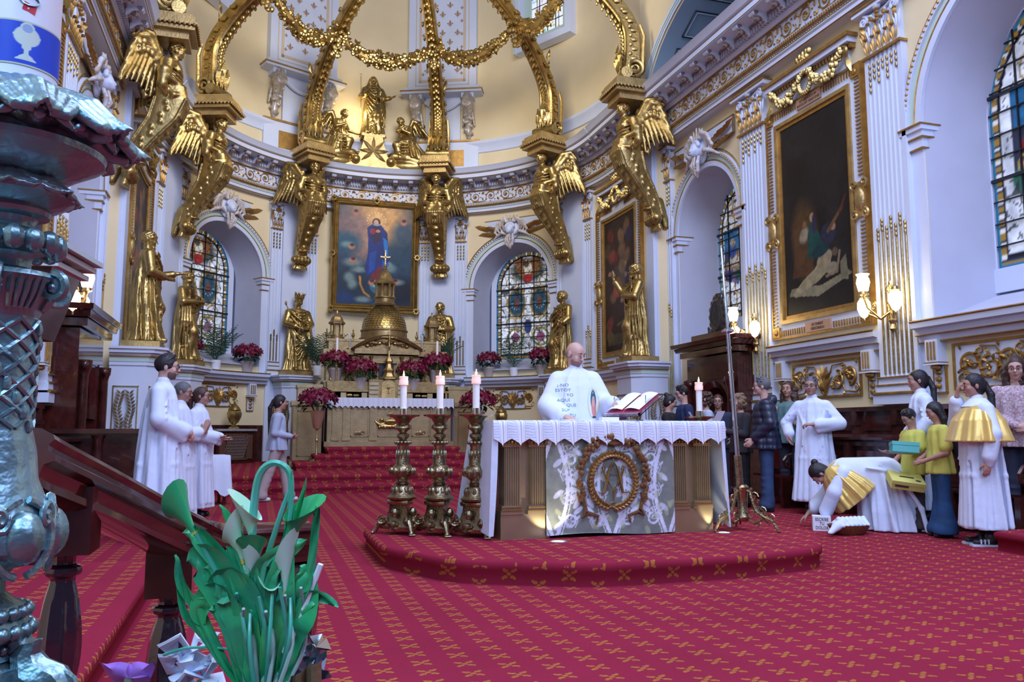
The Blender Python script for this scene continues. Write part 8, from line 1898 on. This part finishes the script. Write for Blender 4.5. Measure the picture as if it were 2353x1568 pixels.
# ---------------- foreground: great candlestick with the paschal candle ----------------
PEW=mat('pewter_silver',(.30,.47,.52),.33,.82,var=.5,vscale=9,bump=.4,bscale=40)
def zat(py,Z=.93): return at(0,py,Z)[2]
def great_stick():
    c=at(-2,784,.93); cx,cy=c[0],c[1]; q=.93/1850
    r=thing('great_candlestick','large ornate silvery candlestick in the left foreground, carrying the decorated candle','candlestick',(cx,cy,0))
    L=lambda pts:[(x*q,zat(y)) for x,y in pts][::-1]
    m=MB(); m.lathe(L([(70,172),(86,176),(88,186),(84,192),(88,240),(200,330),(196,345),(150,372),(122,392),(95,400),(84,408)]),n=48); m.build('drip_pan',PEW,r)
    m=MB(); m.lathe(L([(84,406),(110,412),(140,428),(136,446),(110,462),(86,470),(90,478),(86,488),(62,494),(56,505),(56,516),(60,520),(64,524),(104,540),(108,556),(96,570),(62,578),(58,584),(54,590),(54,612),(70,620),(116,628),(124,640),(108,658),(92,690),(82,712),(76,728)]),n=48,lob=0); m.build('knops',PEW,r)
    m=MB(); m.lathe(L([(76,726),(74,740),(76,980),(82,1004),(90,1040),(96,1100),(120,1160),(138,1215),(136,1255),(110,1285),(60,1300),(44,1320),(46,1350),(66,1368),(88,1380),(94,1392),(88,1402),(98,1418),(102,1432),(96,1444),(80,1450),(74,1470),(84,1492)]),n=32); m.build('shaft',PEW,r)
    m=MB(); m.lathe([(.30,.02),(.30,.06),(.24,.10),(.17,.20),(.13,.30)]+[(a,b) for a,b in L([(84,1490),(110,1510),(130,1560),(150,1640)]) if b>.34],n=6); m.build('foot',PEW,r,smooth=0)
    m=MB()      # lozenge strapwork on the shaft
    R0=lambda y:.0395; y0,y1=735,985; n=7
    for d in (-1,1):
        for k in range(8):
            m.tube([(.0392*cos(a),.0392*sin(a),zat(y0+(y1-y0)*t)) for t in np.linspace(0,1,22) for a in [2*PI*k/8+d*t*2*PI*.62]],.0028,5)
    m.build('lozenge_strapwork',PEW,r)
    m=MB()
    for k in range(24): a=2*PI*k/24; m.ball((.0395*cos(a),.0395*sin(a),zat(756+32*(k%8))),(.005,.005,.009),6,4)
    o=m.build('rosettes',PEW,r); o['kind']='stuff'
    for y,rr,n,s in ((556,106*q,16,.0115),(1392,92*q,22,.0075),(1432,100*q,22,.0085),(1470,76*q,20,.006)):
        m=MB(); z=zat(y)
        for k in range(n): a=2*PI*k/n; m.ball((rr*cos(a),rr*sin(a),z),(s,s,s*(1.3 if n==16 else 1)),8,6)
        o=m.build('gadroon_ring',PEW,r); o['kind']='stuff'
    # acanthus crown of the pan, one leaf shared
    b=Blob((.02,-.07,-.09),(.19,.07,.08),.0028); 
    for j in range(-3,4):
        a=abs(j); b.chain([(.042,j*.008,.016-.002*a),(.070,j*.0135,.030-.003*a),(.100,j*.0125,.020-.006*a),(.126,j*.008,-.002-.005*a),(.150-.007*a,j*.003,-.012-.003*a)],[.011,.0105,.009,.0065,.0025],.0015)
    for g in (-1,1):
        b.chain([(.052+.017*cos(t),g*.040,.002+.017*sin(t)) for t in np.linspace(-.5,5.6,14)],[.0075-.0003*q_ for q_ in range(14)],.0015)
        b.chain([(.045,g*.05,.012),(.075,g*.055,.004),(.098,g*.046,-.016),(.105,g*.036,-.024)],[.008,.0085,.006,.003],.002)
    b.ell((.055,0,-.002),(.045,.045,.022),.004); b.chain([(.04,0,-.005),(.08,0,-.012),(.12,0,-.020)],[.02,.016,.006],.008)
    lf=b.mesh('acanthus_leaf',PEW); z=zat(268)
    for k in range(9): objm('acanthus_leaf',lf,r,(0,0,z),(0,0,2*PI*k/9-.42))
    for k in range(7): objm('acanthus_leaf',lf,r,(0,0,zat(425)),(0,0,2*PI*k/7-.42),(.54,.8,.45))
    m=MB()
    for k in range(6):
        a=2*PI*k/6-.35; c_,s_=cos(a),sin(a); m.tube([(c_*(.060+u),s_*(.060+u),zat(660)+v) for u,v in spiral(0,0,.017,1.6,PI/2,-1,22)],[.0055*(1-.4*i/22) for i in range(23)],6); m.ball((c_*.060,s_*.060,zat(660)),(.006,.006,.006),8,6)
        for q9 in (-2,-1,0,1,2): aa=a+.52+q9*.15; m.tube([(cos(aa)*.058,sin(aa)*.058,zat(640)),(cos(aa)*.052,sin(aa)*.052,zat(675)),(cos(aa)*.043,sin(aa)*.043,zat(712))],[.0045,.004,.002],5)
    o=m.build('volutes',PEW,r); o['kind']='stuff'
    m=MB()
    for k in range(6):
        a=2*PI*k/6+.33
        for sg in (-1,1):
            m.tube([((.062+.008*(1-((z_)**2)))*cos(a+x_),(.062+.008*(1-z_**2))*sin(a+x_),zat(1225)+.042*z_) for x_,z_ in [(sg*(.52*sin(t)),cos(t)) for t in np.linspace(.15,PI-.2,12)]],.0045,6)
            m.tube([((.068)*cos(a+sg*.40+x_*9),(.068)*sin(a+sg*.40+x_*9),zat(1180)+z_) for x_,z_ in spiral(0,0,.016,1.4,0,sg,16)],.004,6)
    o=m.build('strapwork',PEW,r); o['kind']='stuff'
    m=MB()
    for k in range(6): a=2*PI*k/6+.33; m.ball((.062*cos(a),.062*sin(a),zat(1225)),(.022,.022,.030),14,10)
    o=m.build('bosses',PEW,r); o['kind']='stuff'
    m=MB()
    for k in range(6):
        a=2*PI*k/6+.33
        for j in range(-3,4): aa=a+j*.11; m.tube([(.045*cos(a+j*.09),.045*sin(a+j*.09),zat(1110)),(.055*cos(aa),.055*sin(aa),zat(1165)),(.066*cos(aa),.066*sin(aa),zat(1195))],[.002,.004,.003],5)
    o=m.build('palmette_rays',PEW,r); o['kind']='stuff'
    for k in range(3):
        a=-.30+2*PI*k/3; m=MB(); f=lambda pts:[(cos(a)*x*q,sin(a)*x*q,zat(y)) for x,y in pts]
        m.tube(f([(70,1470),(100,1440),(118,1455),(108,1480),(120,1520),(165,1545),(190,1570),(198,1600)]),[.010,.014,.012,.016,.022,.024,.02,.014],8); m.tube([(p[0]+cos(a)*u,p[1]+sin(a)*u,p[2]+v) for p in f([(176,1560)]) for u,v in spiral(0,0,.022,1.4,0,1,16)],.006,6); m.build('scroll_foot',PEW,r)
    # candle
    t=thing('paschal_candle','large white candle with a blue chalice band, standing in the great candlestick','candle',(cx,cy,0)); Rr=83*q
    z0,z1=zat(178),zat(178)+.75
    m=MB(); m.lathe([(Rr,z0),(Rr,z1)],n=48); m.build('wax_column',mat('white_wax',(.80,.80,.86),.4),t)
    w=2*PI*Rr; zb0,zb1=zat(148),zat(40); h=zb1-zb0; cc=Canvas(w,h,220,70,(.015,.06,.55)); A0=-PI/2+.42
    for v in (.0,h): cc.line([(0,v),(w,v)],.0022,(.55,.55,.40))
    u0=w*.5; S_=(.62,.68,.60)
    cc.ell((u0,h*.66),(.0135,.012),S_,soft=.1); cc.poly([(u0-.0145,h*.70),(u0+.0145,h*.70),(u0+.012,h*.58),(u0-.012,h*.58)],S_); cc.line([(u0,h*.5),(u0,h*.24)],.0025,S_); cc.ell((u0,h*.42),(.005,.004),S_); cc.poly([(u0-.012,h*.12),(u0+.012,h*.12),(u0+.003,h*.26),(u0-.003,h*.26)],S_); cc.ell((u0,h*.84),(.0075,.0072),S_,soft=.1); cc.ell((u0,h*.84),(.0055,.0052),(.3,.4,.6),soft=.1)
    T=lambda u,v:((Rr+.0006)*cos(A0+(u-u0)/Rr),(Rr+.0006)*sin(A0+(u-u0)/Rr),zb0+v)
    cc.build('blue_band',T,vmat('candle_print',.45,0,.4),t)
    m=MB(); P=[(u0+x,h+z) for x,z in ((-.007,.014),(.006,.010),(.008,.020),(-.005,.024))]; m.add([T(u,v) for u,v in P],[(0,1,2,3)]); m.build('red_mark',mat('red_ribbon',(.6,.01,.03),.5),t,smooth=0)
    m=MB(); m.tube([T(u0+.010*cos(a),h+.026+.006*sin(a)) for a in np.linspace(0,2*PI,12)],.0012,4); m.build('ring_mark',PEW,t)
great_stick()
# ---------------- polished rail with balusters ----------------
def rail():
    r=thing('stair_rail','polished mahogany stair rail with carved balusters curving down in the left foreground','railing',(0,0,0))
    key=[at(40,1040,1.30),at(85,1062,1.36),at(250,1138,1.62),at(400,1212,1.88),at(455,1232,1.98),at(520,1243,2.04),at(600,1240,2.10),at(700,1234,2.18)]
    P=[Vector(p) for p in catmull(key,6)]
    prof=[(-.050,.030),(-.054,.022),(-.046,.012),(-.046,.004),(-.060,-.004),(-.060,-.014),(-.044,-.020),(-.040,-.040),(-.050,-.046),(-.050,-.058),(-.030,-.066),(.030,-.066),(.050,-.058),(.050,-.046),(.040,-.040),(.044,-.020),(.060,-.014),(.060,-.004),(.046,.004),(.046,.012),(.054,.022),(.050,.030),(.030,.040),(0,.043),(-.030,.040)]
    rows=[]
    for i,p in enumerate(P):
        t=(P[min(i+1,len(P)-1)]-P[max(i-1,0)]).normalized(); s=t.cross(Vector((0,0,1))).normalized(); u=s.cross(t); rows.append([p+s*a+u*b for a,b in prof])
    m=MB(); m.rows(rows,True); m.build('handrail',REDW,r,smooth=30)
    def bal(px,Z,ztop,f):
        b=at(px,1200,Z); m=MB(); zt=ztop; m.lathe([(q*f,y) for q,y in catmull([(.05,0.0),(.045,.10),(.026,.14),(.034,.20),(.042,.27),(.038,.335),(.026,.375),(.036,.385),(.036,.40),(.024,.41),(.030,.44),(.042,.49),(.044,.54),(.036,.60),(.026,.635),(.026,.645),(.036,.652),(.036,.664),(.024,.67),(.026,.69),(.034,.715)],3)],(b[0],b[1],zt-.72),32,lob=10,la=.045); 
        z=zt-.72
        m.lathe([(.05,0),(.05,z+.02)],(b[0],b[1],0),12) if z>.05 else None
        o=m.build('baluster',mat('dark_carved_wood',(.022,.008,.016),.12,coat=1.0,bump=.2,bscale=45),r)
        k=MB(); k.box((b[0],b[1],zt+.03),(.10,.10,.12)); k.build('rail_block',REDW,r,smooth=0)
    bal(152,1.47,.86,.80); bal(398,1.90,.70,1.0)
    b=at(688,1200,2.17); m=MB(); m.lathe([(.05,.0),(.05,.45),(.035,.47),(.05,.52),(.055,.58),(.04,.62),(.05,.64),(.055,.66),(.045,.70)],(b[0],b[1],0),16,lob=8,la=.04); m.build('newel',mat('dark_carved_wood',(.022,.008,.016),.12,coat=1.0,bump=.2,bscale=45),r)
rail()
# lectern head behind the candlestick
r=thing('lectern','tall dark wooden lectern with pale striped mouldings, behind the great candlestick','lectern',at(-25,1100,2.15)[:2]+(0,),R_(-8)); m=MB(); m.box((0,0,.17),(.26,.26,.06)); m.b(-.03,.03,-.03,.03,.2,1.34); m.b(-.15,.15,-.15,.15,.0,.15); m.build('post',DARKW,r,smooth=0)
m=MB(); m.box((.045,0,1.40),(.13,.16,.20),tx=1.85,ty=1.3); m.build('head',DARKW,r,smooth=0)
for k,(w,z) in enumerate(((.30,1.515),(.33,1.535),(.27,1.49))): m=MB(); m.box((.045,0,z),(w,w*.85,.014)); m.build('moulding',mat('pale_moulding',(.50,.62,.62),.3),r,smooth=0)
# ---------------- calla lilies ----------------
CG1=mat('calla_green',(.03,.46,.13),.35,col2=(.015,.26,.14),vscale=16,coat=.3); CG3=mat('stem_green',(.05,.38,.20),.4,col2=(.08,.45,.36),vscale=14,coat=.3); SPW=mat('spathe_white',(.62,.82,.66),.4,col2=(.30,.72,.38),vscale=16)
def lilies():
    r=thing('potted_calla_lilies','green calla lilies with pale funnel flowers in a foil-wrapped pot, lower left foreground','plant',at(590,1640,1.12)[:2]+(0,)); o0=Vector(r.location)
    A=lambda px,py,dz=0:Vector(at(px,py,1.12+dz))-o0
    def stem(pts,w=.0045,m_=CG3,name='stem'):
        P=catmull([A(*p) for p in pts],5); m=MB(); n=len(P); m.tube(P,[w*(1-.35*i/n) for i in range(n)],6); return m.build(name,m_,r)
    def leafb(pts,wd,name='leaf',m_=CG1,fold=.35):
        P=[Vector(p) for p in catmull([A(*p) for p in pts],5)]; n=len(P)-1; rows=[]
        for i,p in enumerate(P):
            t=(P[min(i+1,n)]-P[max(i-1,0)]).normalized(); side=t.cross(Vector(_f.tolist())).normalized(); up=side.cross(t); w=wd*(sin(PI*min(1,(i/n)*.94+.06))**.7)*(1 if i<n else .02)
            rows.append([p+side*w*a+up*(-abs(a)*w*fold)+up*.004*sin(i*.8+a*3) for a in (-1,-.6,-.25,0,.25,.6,1)])
        m=MB(); m.rows(rows); o=m.build(name,m_,r,smooth=70); return o
    def calla(base,tip,R0,m_=SPW,turn=0,point=.6):
        b,t=A(*base),A(*tip); ax=(t-b); Lh=ax.length; ax.normalize(); s=ax.cross(Vector(_f.tolist())).normalized(); u=s.cross(ax); m=MB(); rows=[]
        for i in range(11):
            k=i/10; rad=R0*.66*(.10+.22*k+.68*k**3.2); row=[]
            for j in range(17):
                a=2*PI*j/16*1.04+turn; lip=(1+cos(a-turn-PI))*.5; rr=rad*(1+.25*lip*k**4); h=Lh*(k+point*lip*k**5*.6); row.append(b+ax*h+(s*cos(a)+u*sin(a))*rr+ax*(-.5*R0*k**6*(1-lip)))
            rows.append(row)
        m.rows(rows); f=m.build('flower',m_,r,smooth=70)
        q=MB(); q.tube([b+ax*Lh*.25,b+ax*Lh*.8],[.004,.003],6); q.build('spadix',mat('spadix_yellow',(.7,.5,.05),.5),f)
    B_=[(560+9*k,1600,.02*((k*7)%5-2)) for k in range(14)]
    # tall stems with flowers
    stem([(575,1600),(555,1440),(500,1320),(450,1225)],.006); calla((462,1250),(408,1160),.030,CG1,.6,.8)
    stem([(580,1600),(590,1400),(585,1260)],.006); calla((587,1275),(570,1180),.026,SPW,PI,1.1)
    stem([(600,1600),(585,1450),(560,1310)]); calla((566,1320),(538,1222),.026,SPW,.3,.9)
    stem([(600,1600),(600,1450),(592,1340)],.006); calla((594,1345),(580,1250),.028,CG1,1.5,.5)
    stem([(610,1600),(622,1440),(640,1300)]); calla((636,1300),(690,1180),.030,CG1,-.6,.7)
    stem([(620,1600),(635,1500),(655,1400)]); calla((655,1405),(657,1290),.022,mat('bud_pale',(.50,.74,.60),.4),.5,1.2)
    stem([(585,1600),(580,1450),(570,1370)]); calla((572,1370),(578,1290),.020,mat('bud_pale',(.50,.74,.60),.4),2.0,1.0)
    stem([(605,1600),(625,1450),(628,1385)]); calla((628,1390),(622,1335),.022,SPW,-2.0,1.4)
    stem([(570,1600),(577,1300),(585,1150),(600,1085),(632,1064),(664,1085),(668,1150),(655,1240),(615,1300)],.0060)
    stem([(590,1600),(600,1350),(640,1200),(665,1130)],.005)
    # leaves
    for pts,w in (([(580,1600),(540,1480),(485,1330),(470,1310)],.010),([(590,1560),(545,1400),(480,1290),(430,1290),(400,1300)][:4],.03),([(580,1580),(565,1440),(530,1330),(470,1305)],.024),([(570,1590),(545,1460),(505,1370),(462,1395),(468,1440)],.020),
                  ([(595,1580),(570,1420),(530,1340),(472,1385)],.030),([(600,1590),(585,1500),(540,1400),(455,1375)],.022),([(630,1590),(655,1450),(690,1390),(712,1310)],.032),([(625,1590),(650,1440),(700,1330),(690,1300)],.014),([(640,1590),(670,1440),(720,1370),(778,1395)],.012),
                  ([(600,1560),(600,1400),(620,1300),(705,1240)],.020),([(620,1590),(640,1400),(660,1250),(672,1080)],.0065),([(650,1590),(705,1350),(728,1200),(726,1160)],.006),([(560,1590),(470,1430),(420,1340),(403,1275)],.008),([(565,1590),(480,1480),(425,1400),(404,1290)],.006),
                  ([(610,1590),(600,1480),(560,1330),(520,1255),(380,1215)][:4],.018),([(590,1580),(600,1420),(560,1260),(505,1160)],.012),([(640,1590),(640,1380),(680,1200),(704,1098)],.005),([(600,1600),(560,1380),(470,1240),(420,1225)],.016),([(615,1600),(640,1450),(650,1330),(660,1230)],.022)):
        leafb(pts,w)
    for k in range(22): x=540+7.5*k; stem([(575+3*k,1610,.03*sin(k*2)),(x+4*sin(k),1480,.03*sin(k)),(x-8+12*sin(k*3),1380+30*sin(k*5),.03*cos(k))],.0035,CG3 if k%3 else mat('pale_stem',(.30,.45,.40),.5))
    stem([(375,1506),(430,1490),(500,1490),(560,1502),(592,1540)],.0022); 
    o=stem([(655,1500),(690,1420),(737,1297)],.006,mat('white_stick',(.72,.78,.84),.5),'stick')
    # pot and wrap
    zc=A(600,1600).z; m=MB(); m.lathe([(.055,zc-.16),(.085,zc-.02),(.088,zc)],tuple(Vector((A(600,1600).x,A(600,1600).y,0))),18); m.build('pot',BLACK,r)
    q=random.Random(3); FO=mat('crumpled_foil',(.70,.74,.82),.18,1)
    m=MB(); rows=[]
    c=A(680,1540,.03)
    for i in range(9):
        rows.append([c+Vector((((j/9)-.5)*.085+q.gauss(0,.004),(q.random()-.5)*.03,((i/8)-.5)*.085*(1-.3*abs(j/9-.3))+q.gauss(0,.004)+.012)) for j in range(10)])
    m.rows(rows); m.build('silver_foil',FO,r,smooth=0)
    m=MB(); rows=[]
    for i in range(6): rows.append([A(655+12*j,1600-8*i-6*j*(i/5)+q.gauss(0,3),-.01+.01*sin(j*2)) for j in range(8)])
    m.rows(rows); m.build('brown_paper_wrap',mat('brown_paper',(.16,.10,.05),.6,bump=.4),r,smooth=0)
    for (px,py) in ((440,1500),(425,1545),(470,1560)):
        c=A(px,py,.02); m=MB()
        for k in range(3): a=k*2.1+px; m.tube([c,c+Vector((.025*cos(a),-.01,.020*sin(a)+.01)),c+Vector((.034*cos(a+.5),.0,.028*sin(a+.5))),c+Vector((.02*cos(a+1.1),.01,.02*sin(a+1.1))),c],[.006,.013,.015,.012,.005],8,flat=.35)
        m.build('white_ribbon_loop',ALB,r)
    b=A(600,1640); st=thing('plant_stand','dark wooden plant stand under the calla lilies','stand',r.location); m=MB(); m.lathe([(.13,0),(.12,.03),(.03,.05),(.03,zc-.19),(.11,zc-.18),(.11,zc-.16)],(A(600,1600).x,A(600,1600).y,0),16); m.build('pedestal',DARKW,st)
    # purple calla
    r2=thing('purple_calla','purple calla lily with open petals at the lower left of the flower pot','flower',r.location); PUR=mat('purple_petal',(.26,.10,.55),.4,col2=(.45,.22,.70),vscale=30)
    m=MB(); c=A(302,1552); s=Vector(_r.tolist())
    for a,l,w in ((2.75,.045,.016),(.45,.036,.018),(1.6,.016,.014),(-.1,.028,.012)):
        d=Vector((s.x*cos(a),s.y*cos(a),sin(a))); n=Vector(_f.tolist()).cross(d).normalized(); rows=[]
        for i in range(7): t=i/6; w2=w*sin(PI*(.2+.8*t))*(1-.2*t)+.0005; rows.append([c+d*l*t+n*w2*e+Vector((0,0,.006*t*t-.01*abs(e)*t))-Vector(_f.tolist())*.01*(1-abs(e)) for e in (-1,-.5,0,.5,1)])
        m.rows(rows)
    m.build('petals',PUR,r2,smooth=70); m=MB(); m.tube([c,A(296,1600),A(330,1680),A(560,1700)],[.010,.006,.005,.005],8); m.build('throat',mat('pale_stem',(.30,.45,.40),.5),r2)
lilies()
